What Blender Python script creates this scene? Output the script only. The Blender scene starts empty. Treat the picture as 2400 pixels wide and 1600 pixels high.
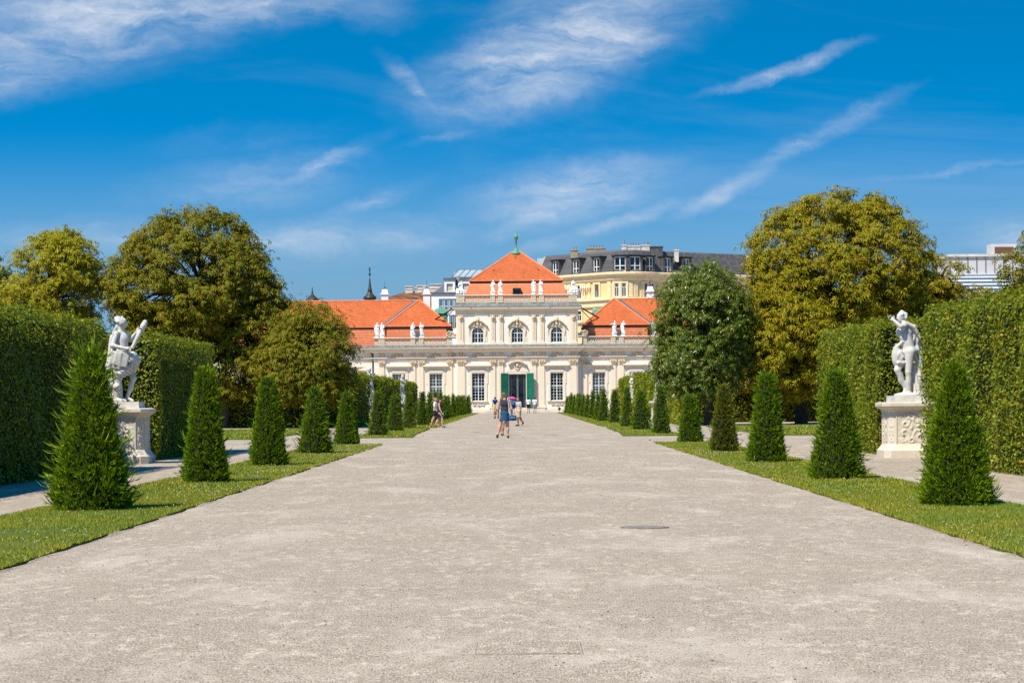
import bpy, math, random
import numpy as np
from mathutils import Vector, Matrix, Euler

random.seed(7)
RNG = np.random.default_rng(11)
R = math.radians
SC = bpy.context.scene
COL = SC.collection

# ------------------------------------------------------------------ camera
HORIZON, VPX, FPX, EYE, ROLL = 938.0, 1213.0, 5000.0, 1.4, 0.00785
cam_d = bpy.data.cameras.new('camera')
cam_d.sensor_width = 36.0
cam_d.lens = FPX / 2400.0 * 36.0
cam_d.shift_x = -(VPX - 1200.0) / 2400.0
cam_d.shift_y = (HORIZON - 800.0) / 2400.0
cam_d.clip_start = 0.1
cam_d.clip_end = 8000.0
cam = bpy.data.objects.new('camera', cam_d)
cam.location = (0, 0, EYE)
cam.rotation_euler = (math.pi / 2, ROLL, 0)
COL.objects.link(cam)
SC.camera = cam

# ------------------------------------------------------------------ sky, sun, exposure
SUN_DIR = Vector((-0.45, -0.54, 1.0)).normalized()      # towards the sun
SUN_EL = math.asin(SUN_DIR.z)
SUN_AZ = math.atan2(SUN_DIR.x, SUN_DIR.y)               # from +Y towards +X
SC.view_settings.view_transform = 'Standard'
SC.view_settings.look = 'None'
SC.view_settings.exposure = 0.48
SC.view_settings.gamma = 1.0
SC.view_settings.use_curve_mapping = False
SC.cycles.use_denoising = False
SC.cycles.max_bounces = 6
SC.cycles.diffuse_bounces = 3
SC.cycles.glossy_bounces = 2
SC.cycles.transmission_bounces = 4
SC.cycles.transparent_max_bounces = 8
SC.cycles.caustics_reflective = False
SC.cycles.caustics_refractive = False

sun_d = bpy.data.lights.new('sun', 'SUN')
sun_d.energy = 4.7
sun_d.angle = R(0.53)
sun_d.color = (1.0, 0.93, 0.80)
sun = bpy.data.objects.new('sun', sun_d)
sun.rotation_euler = (-SUN_DIR).to_track_quat('-Z', 'Y').to_euler()
sun.location = (-40, -40, 90)
COL.objects.link(sun)


class NT:
    """small helper round a node tree"""
    def __init__(s, tree):
        s.t = tree
        s.n = tree.nodes
        s.l = tree.links

    def new(s, typ, **kw):
        nd = s.n.new(typ)
        for k, v in kw.items():
            setattr(nd, k, v)
        return nd

    def put(s, sock, val):
        if isinstance(val, bpy.types.NodeSocket):
            s.l.new(val, sock)
        elif val is not None:
            sock.default_value = val

    def math(s, op, a, b=None, c=None, clamp=False):
        nd = s.new('ShaderNodeMath', operation=op, use_clamp=clamp)
        s.put(nd.inputs[0], a)
        s.put(nd.inputs[1], b)
        s.put(nd.inputs[2], c)
        return nd.outputs[0]

    def vmath(s, op, a, b=None):
        nd = s.new('ShaderNodeVectorMath', operation=op)
        s.put(nd.inputs[0], a)
        s.put(nd.inputs[1], b)
        return nd.outputs['Value'] if op in ('LENGTH', 'DOT_PRODUCT') else nd.outputs[0]

    def rng(s, v, a, b, c=0.0, d=1.0, smooth=True):
        nd = s.new('ShaderNodeMapRange', interpolation_type='SMOOTHSTEP' if smooth else 'LINEAR')
        s.put(nd.inputs['Value'], v)
        nd.inputs['From Min'].default_value = a
        nd.inputs['From Max'].default_value = b
        nd.inputs['To Min'].default_value = c
        nd.inputs['To Max'].default_value = d
        return nd.outputs['Result']

    def noise(s, vec, scale, detail=4.0, rough=0.55, dist=0.0, out='Fac'):
        nd = s.new('ShaderNodeTexNoise')
        s.put(nd.inputs['Vector'], vec)
        nd.inputs['Scale'].default_value = scale
        nd.inputs['Detail'].default_value = detail
        nd.inputs['Roughness'].default_value = rough
        nd.inputs['Distortion'].default_value = dist
        return nd.outputs[out]

    def voro(s, vec, scale, feature='F1', out='Distance'):
        nd = s.new('ShaderNodeTexVoronoi', feature=feature)
        s.put(nd.inputs['Vector'], vec)
        nd.inputs['Scale'].default_value = scale
        return nd.outputs[out]

    def mapping(s, vec, loc=(0, 0, 0), rot=(0, 0, 0), scale=(1, 1, 1), typ='POINT'):
        nd = s.new('ShaderNodeMapping', vector_type=typ)
        s.put(nd.inputs['Vector'], vec)
        nd.inputs['Location'].default_value = loc
        nd.inputs['Rotation'].default_value = rot
        nd.inputs['Scale'].default_value = scale
        return nd.outputs[0]

    def ramp(s, fac, stops, interp='LINEAR'):
        nd = s.new('ShaderNodeValToRGB')
        nd.color_ramp.interpolation = interp
        e = nd.color_ramp.elements
        while len(e) < len(stops):
            e.new(0.5)
        for el, (p, c) in zip(e, stops):
            el.position = p
            el.color = (c[0], c[1], c[2], 1.0)
        s.put(nd.inputs['Fac'], fac)
        return nd.outputs['Color']

    def mix(s, fac, a, b, blend='MIX'):
        nd = s.new('ShaderNodeMix', data_type='RGBA', blend_type=blend)
        s.put(nd.inputs[0], fac)
        for i, v in ((6, a), (7, b)):
            if isinstance(v, tuple) and len(v) == 3:
                v = (*v, 1.0)
            s.put(nd.inputs[i], v)
        return nd.outputs[2]

    def coord(s, name='Object'):
        return s.new('ShaderNodeTexCoord').outputs[name]


world = bpy.data.worlds.new('World')
SC.world = world
world.use_nodes = True
wt = NT(world.node_tree)
wt.n.clear()
w_out = wt.new('ShaderNodeOutputWorld')
w_bg = wt.new('ShaderNodeBackground')
w_bg.inputs['Strength'].default_value = 0.105
wt.l.new(w_bg.outputs[0], w_out.inputs[0])
gdir = wt.coord('Generated')
sep = wt.new('ShaderNodeSeparateXYZ')
wt.l.new(gdir, sep.inputs[0])
# the air of a clear, dry day: the pale band hugs the horizon, so elevation is steepened before the lookup
lift = wt.new('ShaderNodeCombineXYZ')
wt.l.new(sep.outputs['X'], lift.inputs[0])
wt.l.new(sep.outputs['Y'], lift.inputs[1])
wt.l.new(wt.math('ADD', wt.math('MULTIPLY', sep.outputs['Z'], 3.3), 0.085), lift.inputs[2])
skyn = wt.new('ShaderNodeTexSky', sky_type='NISHITA')
skyn.sun_disc = False
skyn.sun_elevation = SUN_EL
skyn.sun_rotation = SUN_AZ
skyn.altitude = 200.0
skyn.air_density = 1.0
skyn.dust_density = 0.25
skyn.ozone_density = 3.0
wt.l.new(wt.vmath('NORMALIZE', lift.outputs[0]), skyn.inputs['Vector'])
hsv = wt.new('ShaderNodeHueSaturation')
hsv.inputs['Saturation'].default_value = 1.47
hsv.inputs['Hue'].default_value = 0.488
hsv.inputs['Value'].default_value = 1.3
wt.l.new(skyn.outputs[0], hsv.inputs['Color'])
# thin cirrus
ysafe = wt.math('MAXIMUM', sep.outputs['Y'], 0.08)
uv = wt.new('ShaderNodeCombineXYZ')
wt.l.new(wt.math('DIVIDE', sep.outputs['X'], ysafe), uv.inputs[0])
wt.l.new(wt.math('DIVIDE', sep.outputs['Z'], ysafe), uv.inputs[1])
uv = uv.outputs[0]
warp = wt.noise(uv, 22.0, 5.0, 0.6, 0.0, 'Color')
warp = wt.vmath('SCALE', wt.vmath('SUBTRACT', warp, (0.5, 0.5, 0.5)))
warp.node.inputs['Scale'].default_value = 0.013
uvw = wt.vmath('ADD', uv, warp)
warp2 = wt.noise(uv, 90.0, 6.0, 0.65, 0.0, 'Color')
warp2 = wt.vmath('SCALE', wt.vmath('SUBTRACT', warp2, (0.5, 0.5, 0.5)))
warp2.node.inputs['Scale'].default_value = 0.008
uvw = wt.vmath('ADD', uvw, warp2)


def suv(px, py):
    return ((px - VPX) / FPX, (HORIZON - py) / FPX)


def cloud(px, py, hl, hw, deg, amount, soft=-0.25):
    u, v = suv(px, py)
    m = wt.mapping(uvw, (u, v, 0), (0, 0, R(deg)), (hl / FPX, hw / FPX, 1.0), 'TEXTURE')
    d = wt.vmath('LENGTH', m)
    return wt.math('MULTIPLY', wt.rng(d, 1.45, soft), amount * 1.12)


blobs = [cloud(250, 30, 620, 125, 13, 1.0), cloud(60, 120, 330, 90, 16, 0.75), cloud(620, 15, 420, 55, 12, 0.8),
         cloud(860, 10, 110, 45, -12, 0.35),
         cloud(1320, 115, 340, 115, 20, 1.2), cloud(1150, 130, 200, 70, 50, 0.6), cloud(1480, 25, 170, 80, 38, 0.7),
         cloud(985, 205, 100, 24, -45, 0.5), cloud(1270, 215, 150, 36, 30, 0.6),
         cloud(1850, 165, 180, 18, 17, 0.75), cloud(1930, 320, 210, 26, 26, 0.5), cloud(1700, 448, 130, 24, 24, 0.6),
         cloud(1330, 455, 270, 75, 12, 0.75), cloud(1260, 505, 150, 32, 20, 0.7), cloud(1420, 530, 240, 22, 17, 0.5),
         cloud(740, 390, 190, 28, 24, 0.6), cloud(600, 420, 280, 80, 8, 0.34), cloud(870, 470, 140, 26, 20, 0.3),
         cloud(780, 560, 330, 58, 3, 0.65), cloud(200, 560, 420, 60, 2, 0.34), cloud(2230, 405, 220, 9, 8, 0.25),
         cloud(2380, 560, 150, 45, 4, 0.4), cloud(1060, 310, 120, 14, 14, 0.25), cloud(620, 320, 260, 40, 6, 0.12)]
acc = blobs[0]
for b in blobs[1:]:
    acc = wt.math('MAXIMUM', acc, b)
fib = wt.noise(wt.mapping(uvw, (0, 0, 0), (0, 0, R(-20)), (14, 60, 1)), 1.0, 8.0, 0.62, 0.4)
fib = wt.rng(fib, 0.28, 0.72, 0.12, 1.0)
fib2 = wt.noise(wt.mapping(uvw, (3, 1, 0), (0, 0, R(-24)), (60, 190, 1)), 1.0, 6.0, 0.65, 0.2)
fib = wt.math('MULTIPLY', fib, wt.rng(fib2, 0.2, 0.75, 0.6, 1.1))
acc = wt.math('MULTIPLY', acc, fib)
# a faint veil of the same cirrus everywhere else in the sky
veil = wt.noise(wt.mapping(gdir, (0, 0, 0), (0, R(-14), 0), (2.0, 2.0, 9.0)), 1.6, 8.0, 0.62, 0.7)
veil = wt.rng(veil, 0.5, 0.85, 0.0, 0.16)
acc = wt.math('ADD', acc, veil, clamp=True)
above = wt.rng(sep.outputs['Z'], -0.01, 0.02)
acc = wt.math('MULTIPLY', acc, above)
haze_low = wt.math('MULTIPLY', wt.rng(sep.outputs['Z'], 0.13, 0.04), 0.92)
sky_low = wt.mix(haze_low, hsv.outputs[0], (1.45, 2.75, 3.95))
cl = wt.mix(acc, sky_low, (5.0, 5.4, 6.0))
wt.l.new(cl, w_bg.inputs['Color'])


# ------------------------------------------------------------------ geometry helpers
def unroll(px, py):
    dx, dy = px - VPX, py - HORIZON
    return dx - ROLL * dy, dy + ROLL * dx


def at(px, py, Y):
    """point of the place that stands at distance Y on the sight line through a spot of the picture"""
    a, b = unroll(px, py)
    return Vector((a / FPX * Y, Y, EYE - b / FPX * Y))


def foot(px, py):
    a, b = unroll(px, py)
    Y = EYE * FPX / b
    return a / FPX * Y, Y


def link(o, parent=None):
    COL.objects.link(o)
    if parent is not None:
        o.parent = parent
    return o


def empty(name, loc=(0, 0, 0), rz=0.0):
    o = bpy.data.objects.new(name, None)
    o.location = loc
    o.rotation_euler = (0, 0, rz)
    o.empty_display_size = 0.3
    return link(o)


def tag(o, label, cat, group=None, kind=None):
    o['label'] = label
    o['category'] = cat
    if group:
        o['group'] = group
    if kind:
        o['kind'] = kind
    return o


def mesh_np(name, V, F, mat, smooth=False):
    """mesh from arrays; F is (n,3) or (n,4)"""
    V = np.ascontiguousarray(V, dtype=np.float32).reshape(-1, 3)
    F = np.ascontiguousarray(F, dtype=np.int32)
    k = F.shape[1]
    me = bpy.data.meshes.new(name)
    me.vertices.add(len(V))
    me.vertices.foreach_set('co', V.ravel())
    me.loops.add(F.size)
    me.loops.foreach_set('vertex_index', F.ravel())
    me.polygons.add(len(F))
    me.polygons.foreach_set('loop_start', np.arange(0, F.size, k, dtype=np.int32))
    me.polygons.foreach_set('loop_total', np.full(len(F), k, dtype=np.int32))
    if smooth:
        me.polygons.foreach_set('use_smooth', np.ones(len(F), dtype=bool))
    me.materials.append(mat)
    me.update(calc_edges=True)
    return me


def obj(name, me, parent=None, loc=(0, 0, 0), rot=(0, 0, 0), scale=(1, 1, 1)):
    o = bpy.data.objects.new(name, me)
    o.location = loc
    o.rotation_euler = rot
    o.scale = scale
    return link(o, parent)


class MB:
    """collects simple solids into one mesh"""
    def __init__(s):
        s.v = []
        s.f = []

    def add(s, vs, fs):
        b = len(s.v)
        s.v += [tuple(p) for p in vs]
        s.f += [tuple(i + b for i in f) for f in fs]
        return s

    def box(s, x0, x1, y0, y1, z0, z1):
        vs = [(x0, y0, z0), (x1, y0, z0), (x1, y1, z0), (x0, y1, z0), (x0, y0, z1), (x1, y0, z1), (x1, y1, z1), (x0, y1, z1)]
        return s.add(vs, [(3, 2, 1, 0), (4, 5, 6, 7), (0, 1, 5, 4), (1, 2, 6, 5), (2, 3, 7, 6), (3, 0, 4, 7)])

    def cbox(s, c, d, rot=None):
        vs = []
        for k in range(8):
            p = Vector(((-1, 1)[k in (1, 2, 5, 6)] * d[0] / 2, (-1, 1)[k in (2, 3, 6, 7)] * d[1] / 2, (-1, 1)[k > 3] * d[2] / 2))
            if rot is not None:
                p = rot @ p
            vs.append(p + Vector(c))
        return s.add(vs, [(3, 2, 1, 0), (4, 5, 6, 7), (0, 1, 5, 4), (1, 2, 6, 5), (2, 3, 7, 6), (3, 0, 4, 7)])

    def prism(s, poly, y0, y1):
        """polygon in x,z pushed from y0 (front) to y1"""
        n = len(poly)
        vs = [(x, y0, z) for x, z in poly] + [(x, y1, z) for x, z in poly]
        fs = [tuple(range(n)), tuple(range(2 * n - 1, n - 1, -1))]
        fs += [(i, i + n, (i + 1) % n + n, (i + 1) % n) for i in range(n)]
        return s.add(vs, fs)

    def band(s, A, B, y0, y1, closed=False):
        """ribbon between two x,z curves with thickness in y"""
        n = len(A)
        vs = [(x, y0, z) for x, z in A] + [(x, y0, z) for x, z in B] + [(x, y1, z) for x, z in A] + [(x, y1, z) for x, z in B]
        fs = []
        for i in range(n if closed else n - 1):
            j = (i + 1) % n
            fs += [(i, j, n + j, n + i), (i, 2 * n + i, 2 * n + j, j), (n + i, n + j, 3 * n + j, 3 * n + i)]
        if not closed:
            fs += [(0, n, 3 * n, 2 * n), (n - 1, 3 * n - 1, 4 * n - 1, 2 * n - 1)]
        return s.add(vs, fs)

    def loft(s, rings, cap=True):
        n = len(rings[0])
        b = len(s.v)
        for r in rings:
            s.v += [tuple(p) for p in r]
        for k in range(len(rings) - 1):
            for i in range(n):
                j = (i + 1) % n
                s.f.append((b + k * n + i, b + k * n + j, b + (k + 1) * n + j, b + (k + 1) * n + i))
        if cap:
            s.f.append(tuple(b + i for i in range(n - 1, -1, -1)))
            s.f.append(tuple(b + (len(rings) - 1) * n + i for i in range(n)))
        return s

    def lathe(s, prof, c=(0, 0, 0), n=12):
        rings = []
        for r, z in prof:
            r = max(r, 1e-3)
            rings.append([(c[0] + r * math.cos(2 * math.pi * i / n), c[1] + r * math.sin(2 * math.pi * i / n), c[2] + z) for i in range(n)])
        return s.loft(rings)

    def tube(s, pts, radii, n=6):
        pts = [Vector(p) for p in pts]
        if not isinstance(radii, (list, tuple)):
            radii = [radii] * len(pts)
        rings = []
        for i, p in enumerate(pts):
            t = (pts[min(i + 1, len(pts) - 1)] - pts[max(i - 1, 0)]).normalized()
            u = t.cross(Vector((0, 0, 1)) if abs(t.z) < 0.9 else Vector((1, 0, 0))).normalized()
            w = t.cross(u)
            rings.append([p + (u * math.cos(2 * math.pi * k / n) + w * math.sin(2 * math.pi * k / n)) * radii[i] for k in range(n)])
        return s.loft(rings)

    def moulding(s, x0, x1, prof, y, yb):
        """profile of (out, z) pairs run along the front from x0 to x1 and returned along both ends to yb"""
        b = len(s.v)
        for o, z in prof:
            s.v += [(x0 - o, yb, z), (x0 - o, y - o, z), (x1 + o, y - o, z), (x1 + o, yb, z)]
        for k in range(len(prof) - 1):
            for i in range(3):
                s.f.append((b + 4 * k + i, b + 4 * k + i + 1, b + 4 * k + 5 + i, b + 4 * k + 4 + i))
        m = b + 4 * (len(prof) - 1)
        s.f.append((b + 3, b + 2, b + 1, b))
        s.f.append((m, m + 1, m + 2, m + 3))
        return s

    def mesh(s, name, mat, smooth=False):
        me = bpy.data.meshes.new(name)
        me.from_pydata(s.v, [], s.f)
        if smooth:
            me.polygons.foreach_set('use_smooth', [True] * len(me.polygons))
        me.materials.append(mat)
        me.update()
        return me

    def build(s, name, mat, parent=None, loc=(0, 0, 0), rot=(0, 0, 0), smooth=False):
        return obj(name, s.mesh(name, mat, smooth), parent, loc, rot)


def copy_tree(o, parent=None):
    c = o.copy()
    link(c, parent)
    if parent is None:
        c.parent = None
    for ch in list(o.children):
        copy_tree(ch, c)
    return c


def vnoise(P, scale, seed=0):
    """cheap smooth value noise in 3d, -1..1"""
    P = np.asarray(P, dtype=np.float64) * scale
    I = np.floor(P).astype(np.int64)
    f = P - I
    f = f * f * (3 - 2 * f)
    out = np.zeros(P.shape[:-1])
    for dx in (0, 1):
        for dy in (0, 1):
            for dz in (0, 1):
                h = ((I[..., 0] + dx) * 374761393 + (I[..., 1] + dy) * 668265263 + (I[..., 2] + dz) * 2147483647 + seed * 1274126177) & 0xffffffff
                h = ((h ^ (h >> 13)) * 1274126177) & 0xffffffff
                h = (h ^ (h >> 16)) & 0xffff
                w = (f[..., 0] if dx else 1 - f[..., 0]) * (f[..., 1] if dy else 1 - f[..., 1]) * (f[..., 2] if dz else 1 - f[..., 2])
                out += w * (h / 32767.5 - 1)
    return out


# ---- bodies as smoothly blended solids, polygonised with surface nets
def surface_nets(D, org, h):
    nx, ny, nz = D.shape
    ins = D < 0
    c = [(0, 0, 0), (1, 0, 0), (0, 1, 0), (1, 1, 0), (0, 0, 1), (1, 0, 1), (0, 1, 1), (1, 1, 1)]
    sl = lambda o: (slice(o[0], nx - 1 + o[0]), slice(o[1], ny - 1 + o[1]), slice(o[2], nz - 1 + o[2]))
    cnt = sum(ins[sl(o)].astype(np.int8) for o in c)
    act = np.argwhere((cnt > 0) & (cnt < 8))
    idx = -np.ones((nx - 1, ny - 1, nz - 1), dtype=np.int64)
    idx[tuple(act.T)] = np.arange(len(act))
    vals = np.stack([D[tuple((act + np.array(o)).T)] for o in c], 1)
    pos = np.zeros((len(act), 3))
    num = np.zeros(len(act))
    for a in range(8):
        for b in range(a + 1, 8):
            if sum(abs(c[a][i] - c[b][i]) for i in range(3)) != 1:
                continue
            m = (vals[:, a] < 0) != (vals[:, b] < 0)
            t = vals[m, a] / (vals[m, a] - vals[m, b])
            pos[m] += np.array(c[a]) + t[:, None] * (np.array(c[b]) - np.array(c[a]))
            num[m] += 1
    V = (act + pos / num[:, None]) * h + org
    Q = []
    for ax in range(3):
        a1, a2 = (ax + 1) % 3, (ax + 2) % 3
        lo = [slice(None)] * 3
        hi = [slice(None)] * 3
        lo[ax] = slice(0, -1)
        hi[ax] = slice(1, None)
        S = ins[tuple(lo)] != ins[tuple(hi)]
        e = np.argwhere(S)
        e = e[(e[:, a1] > 0) & (e[:, a2] > 0) & (e[:, a1] < D.shape[a1] - 1) & (e[:, a2] < D.shape[a2] - 1)]
        if not len(e):
            continue
        q = []
        for d1, d2 in ((-1, -1), (0, -1), (0, 0), (-1, 0)):
            k = e.copy()
            k[:, a1] += d1
            k[:, a2] += d2
            q.append(idx[tuple(k.T)])
        q = np.stack(q, 1)
        flip = ~ins[tuple(e.T)]
        q[flip] = q[flip][:, ::-1]
        Q.append(q)
    return V, np.concatenate(Q)


def cap(a, b, ra, rb, fold=None):
    return ('c', np.array(a, float), np.array(b, float), ra, rb, fold)


def ell(c, r, rot=None, fold=None):
    return ('e', np.array(c, float), np.array(r, float), None if rot is None else np.array(Euler(rot).to_matrix()), fold)


def slab(c, hx, hy, hz, rot=(0, 0, 0), rnd=0.02):
    return ('b', np.array(c, float), np.array((hx, hy, hz), float), np.array(Euler(rot).to_matrix()), rnd)


def blend_mesh(name, prims, mat, h=0.02, k=0.03, wrinkle=0.0, wscale=9.0, flat=None):
    lo = np.full(3, 1e9)
    hi = -lo
    for p in prims:
        if p[0] == 'c':
            r = max(p[3], p[4])
            lo = np.minimum(lo, np.minimum(p[1], p[2]) - r)
            hi = np.maximum(hi, np.maximum(p[1], p[2]) + r)
        else:
            r = np.max(p[2]) if p[3] is None else np.linalg.norm(p[2])
            lo = np.minimum(lo, p[1] - (p[2] if p[3] is None else r))
            hi = np.maximum(hi, p[1] + (p[2] if p[3] is None else r))
    lo -= 3 * h + wrinkle
    hi += 3 * h + wrinkle
    n = np.ceil((hi - lo) / h).astype(int) + 1
    ax = [lo[i] + np.arange(n[i]) * h for i in range(3)]
    P = np.stack(np.meshgrid(*ax, indexing='ij'), -1)
    D = np.full(tuple(n), 10.0)
    for p in prims:
        if p[0] == 'c':
            ab = p[2] - p[1]
            L = max(ab @ ab, 1e-9)
            t = np.clip(((P - p[1]) @ ab) / L, 0, 1)
            d = np.linalg.norm(P - p[1] - t[..., None] * ab, axis=-1) - (p[3] + (p[4] - p[3]) * t)
        elif p[0] == 'e':
            q = P - p[1]
            if p[3] is not None:
                q = q @ p[3]
            k0 = np.linalg.norm(q / p[2], axis=-1)
            k1 = np.linalg.norm(q / p[2] ** 2, axis=-1)
            d = k0 * (k0 - 1) / np.maximum(k1, 1e-6)
        else:
            q = np.abs((P - p[1]) @ p[3]) - p[2] + p[4]
            d = np.linalg.norm(np.maximum(q, 0), axis=-1) + np.minimum(np.max(q, axis=-1), 0) - p[4]
        fo = p[-1] if p[0] in 'ce' else None
        if fo is not None:                   # folds of cloth, or curls of hair
            d = d + (fo[0] * np.sin(fo[1] * (P @ np.array(fo[2], float)) + 2.5 * vnoise(P, 5.0, 2)) if len(fo) == 3 else fo[0] * vnoise(P, fo[1], 6))
        m = np.clip(0.5 + 0.5 * (D - d) / k, 0, 1)
        D = D * (1 - m) + d * m - k * m * (1 - m)
    if wrinkle:
        D = D + wrinkle * vnoise(P * np.array((1.0, 1.0, 0.35)), wscale, 3)
    if flat is not None:
        D = np.maximum(D, flat - P[..., 2])
    V, Q = surface_nets(D, lo, h)
    return mesh_np(name, V, Q, mat, smooth=True)


# ------------------------------------------------------------------ materials
def mat_new(name):
    m = bpy.data.materials.new(name)
    m.use_nodes = True
    t = NT(m.node_tree)
    bs = m.node_tree.nodes['Principled BSDF']
    return m, t, bs


def bump(t, bs, height, strength, dist):
    b = t.new('ShaderNodeBump')
    b.inputs['Strength'].default_value = strength
    b.inputs['Distance'].default_value = dist
    t.put(b.inputs['Height'], height)
    t.l.new(b.outputs[0], bs.inputs['Normal'])


def plain(name, col, rough=0.7, var=0.12, scale=3.0, bmp=0.0, metal=0.0, spec=0.3, dirt=None):
    m, t, bs = mat_new(name)
    co = t.coord('Object')
    n = t.noise(co, scale, 5.0, 0.6)
    c = t.mix(t.rng(n, 0.3, 0.7), tuple(x * (1 - var) for x in col), tuple(min(1, x * (1 + var)) for x in col))
    if dirt:
        d = t.noise(t.mapping(co, scale=(1, 1, 0.35)), scale * 0.7, 6.0, 0.65)
        c = t.mix(t.rng(d, 0.52, 0.75, 0, dirt[1]), c, dirt[0])
    t.l.new(c, bs.inputs['Base Color'])
    bs.inputs['Roughness'].default_value = rough
    bs.inputs['Metallic'].default_value = metal
    bs.inputs['Specular IOR Level'].default_value = spec
    if bmp:
        bump(t, bs, t.noise(co, scale * 9, 5.0, 0.7), bmp, 0.02)
    return m


def leafy(name, stops, rough=0.5, trans=0.35, patch=0.35, pscale=0.4, tint=(1.25, 1.15, 0.5), spec=0.16):
    """leaf material: hue from leaf to leaf, drifting patches, light through the blade"""
    m, t, bs = mat_new(name)
    geo = t.new('ShaderNodeNewGeometry')
    base = t.ramp(geo.outputs['Random Per Island'], stops)
    n = t.noise(t.coord('Object'), pscale, 3.0, 0.6)
    base2 = t.mix(t.math('MULTIPLY', t.rng(n, 0.35, 0.7), patch), base, t.mix(1.0, base, (*tint, 1), 'MULTIPLY'))
    t.l.new(base2, bs.inputs['Base Color'])
    bs.inputs['Roughness'].default_value = rough
    bs.inputs['Specular IOR Level'].default_value = spec
    tr = t.new('ShaderNodeBsdfTranslucent')
    t.l.new(t.mix(1.0, base2, (1.25, 1.2, 0.55, 1), 'MULTIPLY'), tr.inputs['Color'])
    mx = t.new('ShaderNodeMixShader')
    mx.inputs[0].default_value = trans
    t.l.new(bs.outputs[0], mx.inputs[1])
    t.l.new(tr.outputs[0], mx.inputs[2])
    t.l.new(mx.outputs[0], t.n['Material Output'].inputs[0])
    return m


M = {}


def gravel_mat():
    m, t, bs = mat_new('gravel')
    co = t.coord('Object')
    big = t.noise(co, 0.16, 4.0, 0.6)
    mid = t.noise(co, 1.1, 5.0, 0.6)
    sand = t.noise(t.mapping(co, scale=(1, 0.42, 1)), 8.5, 7.0, 0.72, 0.2)
    soft = t.noise(t.mapping(co, scale=(1, 0.3, 1)), 1.7, 6.0, 0.7, 0.3)
    fine = t.noise(co, 55.0, 4.0, 0.7)
    cell = t.voro(co, 75.0, 'F1', 'Color')
    grain = t.new('ShaderNodeSeparateColor')
    t.l.new(cell, grain.inputs[0])
    base = t.ramp(mid, [(0.3, (0.285, 0.223, 0.166)), (0.7, (0.345, 0.272, 0.204))])
    base = t.mix(t.rng(big, 0.42, 0.68, 0, 0.45), base, (0.36, 0.282, 0.195))
    base = t.mix(t.rng(grain.outputs[0], 0.0, 1.0, 0, 0.55, False), base, t.ramp(grain.outputs[1], [(0.0, (0.07, 0.07, 0.075)), (0.25, (0.25, 0.2, 0.155)), (0.7, (0.365, 0.3, 0.235)), (1.0, (0.52, 0.46, 0.38))]))
    spot = t.math('MULTIPLY', t.rng(sand, 0.47, 0.68), t.rng(soft, 0.36, 0.6, 0.1, 1.0))
    base = t.mix(t.math('MULTIPLY', spot, t.rng(fine, 0.3, 0.62, 0.45, 1.0)), base, (0.64, 0.535, 0.41))
    base = t.mix(t.rng(soft, 0.55, 0.75, 0.0, 0.35), base, (0.20, 0.165, 0.135))
    base = t.mix(t.math('MULTIPLY', t.rng(t.noise(t.mapping(co, scale=(1, 0.16, 1)), 110.0, 3.0, 0.8), 0.3, 0.7, -1.0, 1.0, False), 1.0, clamp=True), base, t.mix(0.7, base, (0.8, 0.72, 0.6)))
    base = t.mix(t.math('MULTIPLY', t.rng(t.noise(t.mapping(co, (7, 3, 0), scale=(1, 0.16, 1)), 90.0, 3.0, 0.8), 0.3, 0.7, -1.0, 1.0, False), 1.0, clamp=True), base, t.mix(0.85, base, (0.08, 0.07, 0.065)))
    worn = t.noise(t.mapping(co, (3, 1, 0), scale=(1, 0.4, 1)), 0.8, 6.0, 0.7, 0.4)
    base = t.mix(t.math('MULTIPLY', t.rng(worn, 0.48, 0.68, 0, 0.55), t.rng(fine, 0.25, 0.6, 0.5, 1.0)), base, (0.56, 0.48, 0.395))
    t.l.new(base, bs.inputs['Base Color'])
    bs.inputs['Roughness'].default_value = 0.95
    bs.inputs['Specular IOR Level'].default_value = 0.1
    h = t.math('ADD', t.math('MULTIPLY', t.voro(co, 75.0), -0.5), t.math('MULTIPLY', t.noise(co, 14.0, 4.0, 0.6), 1.2))
    bump(t, bs, h, 0.5, 0.012)
    return m


def lawn_mat():
    m, t, bs = mat_new('lawn_turf')
    co = t.coord('Object')
    a = t.noise(co, 0.7, 5.0, 0.65)
    b = t.noise(co, 30.0, 4.0, 0.7)
    c = t.ramp(a, [(0.3, (0.085, 0.12, 0.02)), (0.55, (0.12, 0.145, 0.026)), (0.75, (0.18, 0.16, 0.045))])
    c = t.mix(t.rng(b, 0.3, 0.7, 0, 0.5), c, (0.06, 0.085, 0.015))
    t.l.new(c, bs.inputs['Base Color'])
    bs.inputs['Roughness'].default_value = 0.9
    bs.inputs['Specular IOR Level'].default_value = 0.1
    bump(t, bs, b, 0.6, 0.03)
    return m


M['gravel'] = gravel_mat()
M['lawn'] = lawn_mat()
M['grass'] = leafy('grass_blades', [(0.000, (0.1212, 0.2133, 0.0211)), (0.500, (0.2057, 0.2880, 0.0309)), (0.850, (0.3148, 0.3411, 0.0491)), (1.000, (0.5810, 0.4265, 0.1123))], 0.6, 0.3, 0.9, 0.55, (1.5, 1.12, 0.9))
M['yew_near'] = leafy('yew_needles', [(0.000, (0.0525, 0.1180, 0.0059)), (0.500, (0.1074, 0.2065, 0.0087)), (0.900, (0.2386, 0.3344, 0.0102)), (1.000, (0.3579, 0.4129, 0.0117))], 0.45, 0.22, 0.5, 1.6, (1.35, 1.2, 0.6))
M['yew_light'] = leafy('yew_needles_young', [(0.000, (0.0675, 0.1347, 0.0100)), (0.500, (0.1350, 0.2117, 0.0130)), (1.000, (0.2565, 0.2950, 0.0160))], 0.45, 0.22, 0.5, 1.6, (1.3, 1.15, 0.6))
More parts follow.
